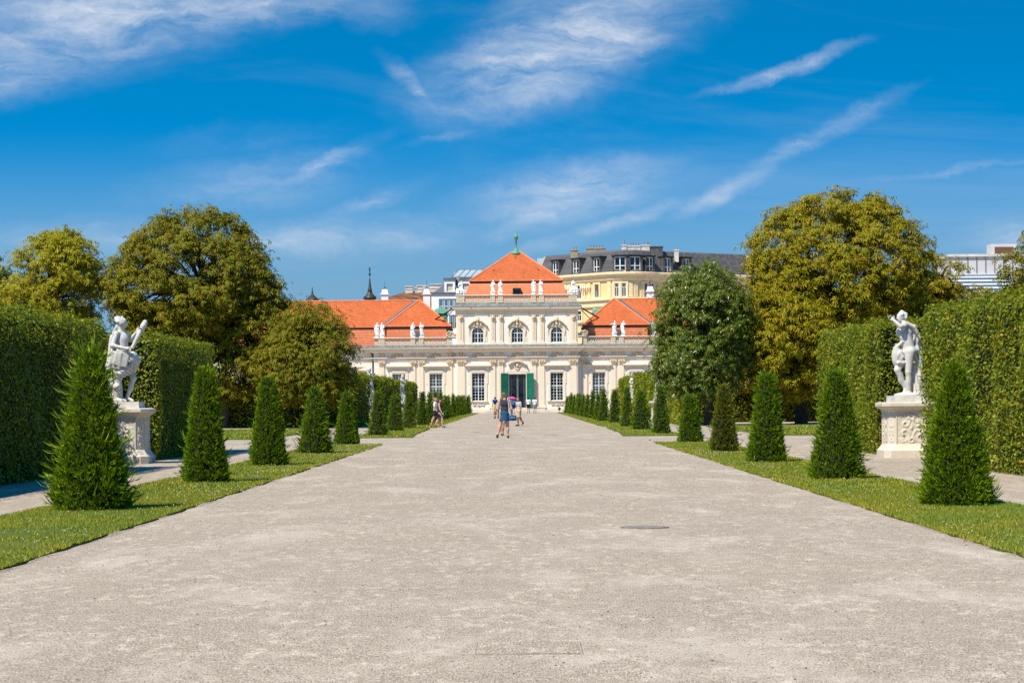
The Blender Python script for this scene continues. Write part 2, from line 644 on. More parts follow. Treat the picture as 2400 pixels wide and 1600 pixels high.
M['yew_dull'] = leafy('yew_needles_olive', [(0.000, (0.0750, 0.1125, 0.0120)), (0.500, (0.1500, 0.1725, 0.0160)), (1.000, (0.2550, 0.2400, 0.0200))], 0.5, 0.2, 0.5, 1.6, (1.3, 1.1, 0.6))
M['core'] = plain('dark_core', (0.012, 0.016, 0.006), 0.95, 0.3, 8.0)  # near-black solid fill that closes the gaps behind the leaves
M['hedge'] = leafy('hornbeam_leaves', [(0.000, (0.0923, 0.1391, 0.0104)), (0.450, (0.1569, 0.2128, 0.0144)), (0.850, (0.2306, 0.2699, 0.0176)), (1.000, (0.3689, 0.2782, 0.0281))], 0.42, 0.3, 0.55, 0.35, (1.3, 1.05, 0.7))
M['leaf_brown'] = leafy('chestnut_leaves_browned', [(0.000, (0.1048, 0.1384, 0.0058)), (0.450, (0.1666, 0.1811, 0.0080)), (0.800, (0.2381, 0.2023, 0.0116)), (1.000, (0.2857, 0.1491, 0.0157))], 0.55, 0.22, 0.35, 0.3, (1.15, 1.0, 0.9))
M['leaf_gold'] = leafy('chestnut_leaves_golden', [(0.000, (0.1406, 0.1625, 0.0057)), (0.450, (0.2327, 0.2222, 0.0073)), (0.800, (0.3355, 0.2547, 0.0097)), (1.000, (0.3897, 0.1842, 0.0121))], 0.55, 0.22, 0.35, 0.3, (1.0, 1.12, 0.8))
M['leaf_lime'] = leafy('chestnut_leaves_lime', [(0.000, (0.1980, 0.2205, 0.0101)), (0.550, (0.3135, 0.2992, 0.0144)), (1.000, (0.4455, 0.3150, 0.0252))], 0.42, 0.32, 0.6, 0.35, (1.1, 1.15, 0.7))
M['leaf_green'] = leafy('chestnut_leaves_green', [(0.000, (0.0650, 0.1185, 0.0102)), (0.550, (0.1105, 0.1671, 0.0141)), (0.900, (0.1820, 0.2159, 0.0192)), (1.000, (0.2858, 0.2089, 0.0256))], 0.36, 0.28, 0.4, 0.3, (1.2, 1.1, 0.7), spec=0.45)
M['bark'] = plain('bark', (0.06, 0.042, 0.03), 0.9, 0.35, 7.0, 0.8)
M['plaster'] = plain('cream_plaster', (0.74, 0.63, 0.485), 0.85, 0.03, 0.9, 0.05, dirt=((0.6, 0.52, 0.42), 0.22))
M['white'] = plain('white_plaster', (0.765, 0.705, 0.635), 0.85, 0.02, 0.9, 0.03, dirt=((0.66, 0.6, 0.53), 0.15))
M['ornament'] = plain('stucco_ornament', (0.70, 0.55, 0.36), 0.85, 0.08, 5.0, 0.2, dirt=((0.42, 0.34, 0.24), 0.5))
M['balustrade'] = plain('balustrade_stone', (0.60, 0.50, 0.37), 0.85, 0.08, 3.0, 0.1, dirt=((0.36, 0.33, 0.27), 0.5))
M['marble'] = plain('statue_marble', (0.57, 0.545, 0.50), 0.75, 0.12, 5.0, 0.4, dirt=((0.22, 0.205, 0.185), 0.75))
M['roofstatue'] = plain('statue_white_stone', (0.74, 0.73, 0.71), 0.7, 0.04, 3.0, 0.0, dirt=((0.5, 0.5, 0.5), 0.25))
M['pedestal'] = plain('pedestal_stone', (0.60, 0.535, 0.43), 0.85, 0.07, 3.5, 0.25, dirt=((0.46, 0.41, 0.33), 0.4))
M['step'] = plain('step_stone', (0.56, 0.50, 0.42), 0.9, 0.1, 2.0, 0.1)
M['green_paint'] = plain('green_paint', (0.004, 0.13, 0.075), 0.35, 0.12, 2.0, 0.0, spec=0.5)
M['green_iron'] = plain('dark_green_paint', (0.012, 0.06, 0.045), 0.5, 0.1, 2.0)
M['white_paint'] = plain('white_window_paint', (0.62, 0.645, 0.65), 0.5, 0.03, 2.0)
M['cream_paint'] = plain('cream_blind', (0.55, 0.50, 0.40), 0.9, 0.08, 1.5)
M['grey_metal'] = plain('grey_metal', (0.17, 0.17, 0.18), 0.45, 0.1, 2.0, metal=0.4)
M['dark_metal'] = plain('dark_metal', (0.035, 0.034, 0.034), 0.5, 0.15, 4.0, metal=0.3)
M['iron'] = plain('cast_iron_cover', (0.12, 0.11, 0.105), 0.6, 0.25, 9.0, 0.4, metal=0.4)
M['dusty_iron'] = plain('dusty_iron_cover', (0.225, 0.195, 0.165), 0.9, 0.3, 9.0, 0.4)
M['slate'] = None


def copper_mat():
    m, t, bs = mat_new('weathered_copper')
    co = t.coord('Object')
    a = t.noise(t.mapping(co, scale=(1, 1, 0.5)), 1.6, 6.0, 0.7)
    c = t.ramp(a, [(0.3, (0.10, 0.10, 0.10)), (0.55, (0.16, 0.17, 0.17)), (0.66, (0.17, 0.27, 0.24)), (0.8, (0.22, 0.36, 0.31))])
    t.l.new(c, bs.inputs['Base Color'])
    bs.inputs['Roughness'].default_value = 0.6
    return m


def roof_mat(name, lo, hi, course, run=0.18, dark=0.55):
    """fired clay tiles: rows by height, single tiles along x, colour from tile to tile"""
    m, t, bs = mat_new(name)
    co = t.coord('Object')
    s = t.new('ShaderNodeSeparateXYZ')
    t.l.new(co, s.inputs[0])
    row = t.math('DIVIDE', s.outputs['Z'], course)
    rowi = t.math('FLOOR', row)
    rf = t.math('FRACT', row)
    along = t.math('ADD', t.math('DIVIDE', t.math('ADD', s.outputs['X'], t.math('MULTIPLY', s.outputs['Y'], 0.9)), run), t.math('MULTIPLY', rowi, 0.5))
    cell = t.new('ShaderNodeCombineXYZ')
    t.l.new(t.math('FLOOR', along), cell.inputs[0])
    t.l.new(rowi, cell.inputs[1])
    wn = t.new('ShaderNodeTexWhiteNoise', noise_dimensions='2D')
    t.l.new(cell.outputs[0], wn.inputs['Vector'])
    n = t.noise(co, 0.5, 4.0, 0.6)
    c = t.mix(wn.outputs['Value'], lo, hi)
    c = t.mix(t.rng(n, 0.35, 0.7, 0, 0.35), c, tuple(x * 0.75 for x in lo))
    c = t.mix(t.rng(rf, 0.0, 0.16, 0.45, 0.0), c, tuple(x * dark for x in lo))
    t.l.new(c, bs.inputs['Base Color'])
    bs.inputs['Roughness'].default_value = 0.85
    bs.inputs['Specular IOR Level'].default_value = 0.15
    h = t.math('ADD', t.math('MULTIPLY', rf, -1.0), t.math('MULTIPLY', wn.outputs['Value'], 0.3))
    bump(t, bs, h, 0.5, 0.03)
    return m


M['copper'] = copper_mat()
M['tile'] = roof_mat('red_clay_tiles', (0.43, 0.10, 0.032), (0.54, 0.145, 0.052), 0.16)
M['tile_lower'] = plain('red_clay_courses', (0.70, 0.225, 0.105), 0.85, 0.12, 2.5, 0.1)  # albedo lifted above the slope tiles to offset grazing sun on skirts
M['tile_brown'] = roof_mat('old_brown_tiles', (0.11, 0.05, 0.028), (0.26, 0.125, 0.07), 0.35, 0.4)
M['slate'] = roof_mat('grey_roof_shingles', (0.075, 0.075, 0.08), (0.135, 0.13, 0.13), 0.42, 0.5, 0.5)
M['verdigris'] = plain('verdigris', (0.10, 0.30, 0.20), 0.6, 0.3, 4.0, 0.0, dirt=((0.30, 0.24, 0.06), 0.7))
M['onion'] = plain('dark_copper_spire', (0.045, 0.05, 0.042), 0.5, 0.4, 2.0, 0.0, metal=0.3, dirt=((0.30, 0.25, 0.09), 0.6))
M['yellow_wall'] = plain('yellow_render', (0.76, 0.56, 0.27), 0.85, 0.03, 0.5, 0.0, dirt=((0.62, 0.47, 0.26), 0.25))
M['yellow_trim'] = plain('yellow_stucco', (0.78, 0.62, 0.38), 0.85, 0.05, 1.5, 0.0, dirt=((0.5, 0.38, 0.2), 0.4))
M['white_wall'] = plain('white_render', (0.82, 0.82, 0.82), 0.8, 0.03, 0.5)
M['grey_wall'] = plain('grey_cladding', (0.52, 0.52, 0.52), 0.6, 0.05, 0.5)
M['chimney'] = plain('chimney_render', (0.60, 0.56, 0.50), 0.85, 0.15, 1.5, 0.1, dirt=((0.3, 0.28, 0.25), 0.5))
M['tan_block'] = plain('chimney_block', (0.36, 0.29, 0.2), 0.9, 0.15, 1.5)
M['steel'] = plain('bright_steel', (0.55, 0.57, 0.6), 0.3, 0.05, 2.0, metal=0.8)
M['shutter_brown'] = plain('brown_blind', (0.13, 0.065, 0.045), 0.8, 0.15, 4.0)


def glass_mat(name, tint, clear, rough=0.03):
    m, t, bs = mat_new(name)
    gl = t.new('ShaderNodeBsdfGlossy')
    gl.inputs['Color'].default_value = (0.95, 0.97, 1.0, 1)
    gl.inputs['Roughness'].default_value = rough
    tr = t.new('ShaderNodeBsdfTransparent')
    tr.inputs['Color'].default_value = (*tint, 1)
    fr = t.new('ShaderNodeFresnel')
    fr.inputs['IOR'].default_value = 1.45
    mx = t.new('ShaderNodeMixShader')
    t.l.new(t.math('ADD', fr.outputs[0], 1.0 - clear, clamp=True), mx.inputs[0])
    t.l.new(tr.outputs[0], mx.inputs[1])
    t.l.new(gl.outputs[0], mx.inputs[2])
    t.l.new(mx.outputs[0], t.n['Material Output'].inputs[0])
    return m


M['glass'] = glass_mat('window_glass', (0.85, 0.9, 0.9), 1.0)
M['blue_glass'] = glass_mat('sky_reflecting_glass', (0.25, 0.45, 0.6), 0.55)
M['roof_glass'] = plain('rooflight_glass', (0.36, 0.43, 0.47), 0.25, 0.1, 0.6, spec=0.6)
M['room'] = plain('dark_room', (0.016, 0.017, 0.018), 0.9, 0.3, 1.0)  # near-black: the darkness of unlit interiors is put into the colour
M['pale_infill'] = plain('pale_interior_panel', (0.60, 0.58, 0.52), 0.9, 0.1, 3.0)  # pale panels behind the glass, no hung cloth


# ------------------------------------------------------------------ ground
GARDEN = 0.0


def sheet(name, pts, z, mat, skirt=0.0, kind='structure', jag=0.0, seg=0.5):
    """flat irregular sheet with a small raised edge"""
    out = []
    n = len(pts)
    for i in range(n):
        a, b = Vector(pts[i]), Vector(pts[(i + 1) % n])
        k = max(1, int((b - a).length / seg))
        for j in range(k):
            p = a.lerp(b, j / k)
            nn = (b - a).normalized()
            q = p + Vector((nn.y, -nn.x)) * jag * float(vnoise(np.array([[p.x * 2.1, p.y * 2.1, 0.3]]), 1.0, 5)[0])
            out.append((q.x, q.y))
    mb = MB()
    m = len(out)
    mb.v = [(x, y, z) for x, y in out]
    mb.f = [tuple(range(m))]
    if skirt:
        mb.v += [(x, y, z - skirt) for x, y in out]
        mb.f += [(i, i + m, (i + 1) % m + m, (i + 1) % m) for i in range(m)]
    o = mb.build(name, mat)
    o['kind'] = kind
    return o


g = MB()
g.v = [(-3000, -600, 0), (3000, -600, 0), (3000, 6000, 0), (-3000, 6000, 0)]
g.f = [(0, 1, 2, 3)]
ground = g.build('gravel_ground', M['gravel'])
ground['kind'] = 'structure'

LX0, LX1 = 4.38, 6.32
strips = [(12.0, 68.3), (81.5, 105.5), (111.0, 240.0)]
for sx in (-1, 1):
    for y0, y1 in strips:
        pts = [(sx * LX0, y0), (sx * LX1, y0), (sx * LX1, y1), (sx * LX0, y1)]
        if y0 > 80 and y0 < 90:
            pts = [(sx * (LX0 - 0.35), y0), (sx * LX1, y0), (sx * LX1, y1), (sx * LX0, y1), (sx * (LX0 - 0.1), y0 + 8)]
        if sx > 0:
            pts = pts[::-1]
        sheet('lawn', pts, 0.035, M['lawn'], 0.06, jag=0.07, seg=0.35)
    pts = [(sx * 9.5, 80.0), (sx * 40, 80.0), (sx * 40, 107.5), (sx * 9.5, 107.5)]
    if sx > 0:
        pts = pts[::-1]
    sheet('lawn', pts, 0.035, M['lawn'], 0.06, jag=0.08, seg=0.6)


def grass_field(name, x0, x1, y0, y1, per, hgt, wid):
    n = int((x1 - x0) * (y1 - y0) * per)
    P = np.stack([RNG.uniform(x0, x1, n), RNG.uniform(y0, y1, n), np.full(n, 0.03)], 1)
    keep = vnoise(P, 1.3, 2) + 0.5 * vnoise(P, 5.0, 9) > -0.55 + RNG.uniform(-0.3, 0.3, n)
    P = P[keep]
    n = len(P)
    a = RNG.uniform(0, 2 * np.pi, n)
    w = wid * RNG.uniform(0.6, 1.3, n)
    h = hgt * RNG.uniform(0.5, 1.3, n)
    le = RNG.normal(0, 0.45, (n, 2)) * h[:, None]
    side = np.stack([np.cos(a) * w, np.sin(a) * w, np.zeros(n)], 1)
    tip = P + np.concatenate([le, h[:, None]], 1)
    V = np.stack([P - side, P + side, tip], 1).reshape(-1, 3)
    return V


for sx in (-1, 1):
    lo, hi = sorted((sx * (LX0 - 0.03), sx * (LX1 + 0.03)))
    Vs = [grass_field('g', lo, hi, 15.5, 32, 2400, 0.032, 0.0045), grass_field('g', lo, hi, 32, 68.2, 800, 0.038, 0.009),
          grass_field('g', lo, hi, 81.7, 105.4, 260, 0.06, 0.02), grass_field('g', lo, hi, 111.2, 200, 90, 0.07, 0.035)]
    # shaggy fringe along the gravel edge
    inner = sx * LX0
    for y0, y1, per, hh, ww in ((15.5, 32, 300, 0.04, 0.006), (32, 68.2, 130, 0.042, 0.011), (111, 200, 26, 0.07, 0.035)):
        e = grass_field('g', inner - 0.07, inner + 0.07, y0, y1, per * 7, hh, ww)
        Vs.append(e)
    V = np.concatenate(Vs)
    o = obj('grass', mesh_np('grass', V, np.arange(len(V)).reshape(-1, 3), M['grass']))
    tag(o, 'short mown grass blades of the %s lawn strips beside the gravel avenue' % ('left' if sx < 0 else 'right'), 'grass', kind='stuff')
    lo, hi = sorted((sx * 9.5, sx * 30.0))
    V = np.concatenate([grass_field('g', lo, hi, 80.2, 107.3, 40, 0.07, 0.04)])
    o = obj('grass', mesh_np('grass', V, np.arange(len(V)).reshape(-1, 3), M['grass']))
    tag(o, 'mown grass of the lawn panel beyond the near %s hedge' % ('left' if sx < 0 else 'right'), 'grass', kind='stuff')


def specks(P, r, squash=0.6):
    """little eight-faced lumps"""
    n = len(P)
    base = np.array([(1, 0, 0), (0, 1, 0), (-1, 0, 0), (0, -1, 0), (0, 0, squash), (0, 0, -squash)], float)
    a = RNG.uniform(0, 6.28, n)
    Rm = np.zeros((n, 3, 3))
    Rm[:, 0, 0] = np.cos(a); Rm[:, 0, 1] = -np.sin(a); Rm[:, 1, 0] = np.sin(a); Rm[:, 1, 1] = np.cos(a); Rm[:, 2, 2] = 1
    S = np.asarray(r)[:, None, None] * (base[None] * RNG.uniform(0.6, 1.25, (n, 6, 1)))
    V = np.einsum('nij,nkj->nki', Rm, S) + P[:, None, :]
    f = np.array([(0, 1, 4), (1, 2, 4), (2, 3, 4), (3, 0, 4), (1, 0, 5), (2, 1, 5), (3, 2, 5), (0, 3, 5)])
    F = (f[None] + 6 * np.arange(n)[:, None, None]).reshape(-1, 3)
    return V.reshape(-1, 3), F


def pebble_mat():
    m, t, bs = mat_new('pebbles')
    geo = t.new('ShaderNodeNewGeometry')
    t.l.new(t.ramp(geo.outputs['Random Per Island'], [(0.0, (0.05, 0.05, 0.055)), (0.25, (0.13, 0.12, 0.11)), (0.5, (0.29, 0.245, 0.20)), (0.8, (0.45, 0.39, 0.32)), (1.0, (0.66, 0.59, 0.5))]), bs.inputs['Base Color'])
    bs.inputs['Roughness'].default_value = 0.9
    return m


M['pebbles'] = pebble_mat()
n = 44000
yy = 10.2 + RNG.random(n) ** 1.5 * 45
xx = RNG.uniform(-1, 1, n) * np.minimum(4.25, yy * 0.26)
rr = RNG.uniform(0.002, 0.0055, n) * (1 + (RNG.random(n) < 0.04) * 0.8) * (0.8 + yy / 45)
V, F = specks(np.stack([xx, yy, rr * 0.2], 1), rr)
F = F.reshape(-1, 8, 3)[:, :4].reshape(-1, 3)
o = obj('pebbles', mesh_np('pebbles', V, F, M['pebbles']))
tag(o, 'loose grey and tan pebbles strewn over the avenue', 'gravel', kind='stuff')
M['clover'] = plain('clover_flower', (0.62, 0.58, 0.52), 0.9, 0.2, 9.0)
M['yellow_flower'] = plain('yellow_flower', (0.75, 0.5, 0.02), 0.9, 0.1, 9.0)
M['dead_leaf'] = leafy('fallen_leaves', [(0.0, (0.28, 0.10, 0.02)), (0.6, (0.35, 0.16, 0.04)), (1.0, (0.18, 0.12, 0.03))], 0.7, 0.1)
for sx, cnt in ((-1, 750), (1, 420)):
    y = 16 + RNG.random(cnt) ** 1.3 * 51
    x = sx * (LX0 + np.abs(RNG.normal(0, 0.75, cnt)).clip(0.03, 1.9))
    P = np.stack([x, y, RNG.uniform(0.05, 0.08, cnt)], 1)
    P = P[vnoise(P, 0.8, 4) > -0.15]
    V, F = specks(P, np.full(len(P), 0.008) * (0.7 + P[:, 1] / 60), 0.8)
    o = obj('clover_flowers', mesh_np('clover_flowers', V, F, M['clover']))
    tag(o, 'tiny white clover heads dotted through the %s lawn strip' % ('left' if sx < 0 else 'right'), 'flowers', kind='stuff')
    P = P[RNG.random(len(P)) < 0.06] + np.array((0, 0, 0.01))
    V, F = specks(P, np.full(len(P), 0.013), 0.6)
    o = obj('yellow_flowers', mesh_np('yellow_flowers', V, F, M['yellow_flower']))
    tag(o, 'few small yellow flowers in the %s lawn strip' % ('left' if sx < 0 else 'right'), 'flowers', kind='stuff')


# ------------------------------------------------------------------ leaves
def frames(Nrm, spin):
    """rotation matrices whose z axis is Nrm, spun by spin"""
    N_ = Nrm / np.linalg.norm(Nrm, axis=1, keepdims=True)
    up = np.where(np.abs(N_[:, 2:3]) < 0.95, np.array([[0, 0, 1.0]]), np.array([[1.0, 0, 0]]))
    U = np.cross(up, N_)
    U /= np.linalg.norm(U, axis=1, keepdims=True)
    W = np.cross(N_, U)
    c, s = np.cos(spin)[:, None], np.sin(spin)[:, None]
    return np.stack([U * c + W * s, W * c - U * s, N_], 2)


def scatter(tv, tf, P, Rm, S):
    n, k = len(P), len(tv)
    V = np.einsum('nij,kj->nki', Rm, tv) * S[:, None, None] + P[:, None, :]
    F = (tf[None] + k * np.arange(n)[:, None, None]).reshape(-1, tf.shape[1])
    return V.reshape(-1, 3), F


# one oval blade, folded on its midrib, growing along +y with its face up z
LEAF_V = np.array([(0, 0, 0), (0.3, 0.42, 0.08), (0, 1.0, -0.06), (-0.3, 0.42, 0.08)])
LEAF_F = np.array([(0, 1, 2, 3)])


def palmate(nl=6):
    vs, fs = [], []
    for i in range(nl):
        a = (i - (nl - 1) / 2) * (4.3 / nl)
        ln = 1.0 - 0.13 * abs(i - (nl - 1) / 2)
        for (x, y, z) in ((0, 0.05, 0), (0.15, 0.58, -0.04), (0, 0.95, -0.62), (-0.15, 0.58, -0.04)):
            x, y = x * ln, y * ln
            vs.append((x * math.cos(a) + y * math.sin(a), y * math.cos(a) - x * math.sin(a), z * ln))
        fs.append((4 * i, 4 * i + 1, 4 * i + 2, 4 * i + 3))
    return np.array(vs), np.array(fs)


PALM_V, PALM_F = palmate(5)


def unit(n):
    v = RNG.normal(size=(n, 3))
    return v / np.linalg.norm(v, axis=1, keepdims=True)


# ------------------------------------------------------------------ clipped yews
def yew_mesh(name, h, rb, n_branch, spray, mat, top=0.22, shag=1.0, seed=0):
    rg = np.random.default_rng(seed)
    # points on the cone surface, area weighted
    u = rg.random(n_branch * 3)
    z = h * u
    rad = prof(u, rb, top)
    keep = rg.random(len(u)) < (rad / rb + 0.12)
    z, rad, u = z[keep][:n_branch], rad[keep][:n_branch], u[keep][:n_branch]
    n = len(z)
    a = rg.uniform(0, 2 * np.pi, n)
    P3 = np.stack([np.cos(a), np.sin(a), z], 1)
    lump = 1 + 0.10 * vnoise(P3 * np.array((1.6, 1.6, 2.2)), 1.0, seed) + 0.07 * vnoise(P3 * np.array((4, 4, 7)), 1.0, seed + 1)
    rad = rad * lump * rg.uniform(0.76, 1.0, n)
    P = np.stack([np.cos(a) * rad, np.sin(a) * rad, z], 1)
    out = np.stack([np.cos(a), np.sin(a), np.zeros(n)], 1)
    per = 7
    Pn = np.repeat(P, per, 0)
    on = np.repeat(out, per, 0)
    zz = np.repeat(u, per)
    m = len(Pn)
    lng = spray * rg.uniform(0.55, 1.25, m)
    wild = np.repeat(rg.random(n) < 0.05 + 0.03 * shag, per)
    lng = np.where(wild, lng * np.repeat(rg.uniform(1.2, 1.8 + 1.5 * shag, n), per), lng * np.repeat(rg.uniform(0.7, 1.3, n), per))
    dB = out * rg.uniform(0.45, 1.0, (n, 1)) + np.array((0, 0, 1)) * (rg.uniform(0.1, 0.65, (n, 1)) + 2.7 * np.clip(u - 0.8, 0, 1)[:, None]) + rg.normal(0, 0.3, (n, 3))
    dB /= np.linalg.norm(dB, axis=1, keepdims=True)
    d = np.repeat(dB, per, 0) + rg.normal(0, 1, (m, 3)) * np.where(wild, 0.13, 0.36)[:, None]
    Pn = Pn + np.repeat(dB, per, 0) * (rg.uniform(0, 0.9, m) * lng * np.where(wild, 0.9, 0.3))[:, None]
    d /= np.linalg.norm(d, axis=1, keepdims=True)
    side = np.cross(d, rg.normal(size=(m, 3)))
    side /= np.linalg.norm(side, axis=1, keepdims=True)
    wd = (np.minimum(lng, spray * 1.1) * 0.085 + 0.0012)[:, None]
    mid = Pn + d * (lng * 0.55)[:, None] + np.array((0, 0, -0.05)) * lng[:, None]
    tip = Pn + d * lng[:, None] + np.array((0, 0, 0.16)) * lng[:, None]
    V = np.stack([Pn, mid + side * wd, tip, mid - side * wd], 1).reshape(-1, 3)
    V[:, 2] = np.maximum(V[:, 2], 0.02)
    tri = 4 * np.arange(m)[:, None] + np.array([[0, 1, 2, 3]])
    return mesh_np(name, V, tri, mat)


def prof(u, rb, top):
    u = np.asarray(u)
    r = rb * ((1 - u) * (1 - top) + top)
    r = np.where(u > 0.93, r * np.sqrt(np.clip(1 - ((u - 0.93) / 0.07) ** 2, 0, 1)) , r)
    r = np.where(u < 0.06, r * (0.86 + 0.14 * np.sqrt(np.clip(u / 0.06, 0, 1))), r)
    return r


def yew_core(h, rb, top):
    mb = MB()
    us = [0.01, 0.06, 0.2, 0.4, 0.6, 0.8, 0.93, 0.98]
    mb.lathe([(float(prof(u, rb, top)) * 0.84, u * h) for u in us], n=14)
    return mb.mesh('dark_core', M['core'])


ORD = ['nearest', 'second', 'third', 'fourth', 'fifth', 'sixth', 'seventh', 'eighth', 'ninth', 'tenth', 'eleventh', 'twelfth',
       'thirteenth', 'fourteenth', 'fifteenth', 'sixteenth', 'seventeenth', 'eighteenth', 'nineteenth', 'twentieth', 'twenty-first', 'twenty-second']
#            px    foot  width top  kind  top ratio shag
left_yews = [(216, 1206, 200, 816, 'yew_near', 0.24, 1.5), (483, 1138, 116, 855, 'yew_near', 0.36, 0.6), (630, 1097, 96, 878, 'yew_near', 0.38, 0.7),
             (739, 1068, 88, 903, 'yew_near', 0.24, 1.0), (813, 1046, 64, 917, 'yew_near', 0.34, 0.3), (886, 1024.5, 47, 915, 'yew_light', 0.4, 0.5),
             (926, 1013.5, 42, 924, 'yew_light', 0.36, 0.5), (959, 1004.5, 33, 918, 'yew_light', 0.42, 0.3), (990, 999, 33, 915, 'yew_near', 0.3, 0.3)]
right_yews = [(2240, 1194, 185, 846, 'yew_near', 0.22, 0.9), (1962, 1130, 136, 862, 'yew_near', 0.34, 0.8), (1797, 1089, 99, 869, 'yew_near', 0.36, 0.8),
              (1697, 1062, 69, 897, 'yew_dull', 0.34, 0.5), (1618, 1040, 62, 923, 'yew_near', 0.5, 0.5), (1549, 1020, 46, 899, 'yew_near', 0.4, 0.3),
              (1503, 1010.5, 52, 914, 'yew_near', 0.34, 0.4), (1470, 1001, 34, 905, 'yew_near', 0.36, 0.3), (1441, 993.5, 30, 910, 'yew_near', 0.4, 0.3)]
far_lod = [yew_mesh('foliage', 1.9, 0.36, 420, 0.12, M['yew_near'], 0.2, 0.3, 100 + i) for i in range(3)]
far_core = yew_core(1.9, 0.36, 0.2)


def yew(x, y, h, w, me, core, label, group):
    t = empty('clipped_yew', (x, y, 0.02), random.uniform(0, 6.28))
    tag(t, label, 'yew', group)
    fo = obj('foliage', me, t)
    co = obj('dark_core', core, t)
    if me in far_lod:
        s = (w / 0.72, w / 0.72, h / 1.9)
        fo.scale = s
        co.scale = s
    tr = MB().tube([(0, 0, -0.03), (0, 0, h * 0.3)], [0.05, 0.04], 6).build('trunk', M['bark'], t)
    return t


for side, rows in (('left', left_yews), ('right', right_yews)):
    grp = 'clipped yews along the %s lawn' % side
    last = 0
    for i, (px, py, w, top, mt, tr, shag) in enumerate(rows):
        x, y = foot(px, py - w * 0.03)
        sc = FPX / y
        h = (py - top) / sc
        wd = w / sc * 0.95
        nb, sp = (6500, 0.05) if i < 1 else (4200, 0.052) if i < 3 else (2300, 0.062) if i < 5 else (900, 0.088)
        if i == 0 and side == 'left':
            sp = 0.055
        me = yew_mesh('foliage', h * 0.95, wd / 2, nb, sp, M[mt], tr * 0.78, shag * 0.8, 40 + i + (50 if side == 'right' else 0))
        look = {'yew_near': 'dark green', 'yew_light': 'bright yellow-green', 'yew_dull': 'olive-tinged'}[mt]
        if i == 0:
            lab = 'large shaggy yew cone on the %s lawn strip, nearest to the viewer' % side
        else:
            lab = '%s clipped yew cone, %s from the front in the %s row' % (look, ORD[i], side)
        yew(x, y, h * 0.95, wd, me, yew_core(h * 0.95, wd / 2, tr * 0.78), lab, grp)
        last = y
    k = len(rows)
    y = last + 9.8
    while y < 238:
        h = random.uniform(1.75, 2.05)
        w = random.uniform(0.6, 0.72)
        yew((-1 if side == 'left' else 1) * (5.42 + random.uniform(-0.08, 0.08)), y, h, w, far_lod[k % 3], far_core,
            'dark green clipped yew cone, %s from the front in the %s row' % (ORD[k], side), grp)
        k += 1
        y += 9.8


# ------------------------------------------------------------------ hedges
def hedge(label, boxes, faces, leaf, rag=0.06):
    """boxes: solid cores; faces: (origin, edge u, edge v, normal, leaves per square metre)"""
    t = empty('hornbeam_hedge', (0, 0, 0))
    tag(t, label, 'hedge', 'clipped hedges of the garden')
    Ps, Ns = [], []
    for (o, u, v, nn, per) in faces:
        o, u, v, nn = (np.array(q, float) for q in (o, u, v, nn))
        area = np.linalg.norm(np.cross(u, v))
        n = int(area * per)
        a, b = RNG.random((n, 1)), RNG.random((n, 1))
        P = o + u * a + v * b
        if abs(nn[2]) < 0.5:                 # shoulders clipped round
            zt = o[2] + v[2]
            q_ = np.clip((P[:, 2] - (zt - 0.32)) / 0.32, 0, 1)
            P = P - nn * (0.3 * (1 - np.sqrt(1 - 0.98 * q_ ** 2)))[:, None]
        P = P + nn * (rag * 1.6 * vnoise(P, 0.9, 3) + 0.6 * rag * vnoise(P, 3.0, 8) - RNG.exponential(0.05, n))[:, None]
        # a few long shoots
        sh = RNG.random(n) < 0.03
        P = P + nn * (sh * RNG.uniform(0.02, 0.2, n))[:, None] + np.array((0, 0, 1)) * (sh * RNG.uniform(0, 0.12, n))[:, None]
        Ps.append(P)
        Ns.append(np.repeat(nn[None], n, 0))
    P, N_ = np.concatenate(Ps), np.concatenate(Ns)
    n = len(P)
    nrm = N_ * 0.75 + np.array((0, 0, 0.45)) + RNG.normal(0, 0.5, (n, 3))
    V, F = scatter(LEAF_V, LEAF_F, P, frames(nrm, RNG.uniform(0, 6.28, n)), leaf * RNG.uniform(0.6, 1.25, n))
    V[:, 2] = np.maximum(V[:, 2], 0.01)
    obj('foliage', mesh_np('foliage', V, F, M['hedge']), t)
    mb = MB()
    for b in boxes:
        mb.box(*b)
    mb.build('dark_core', M['core'], t)
    return t


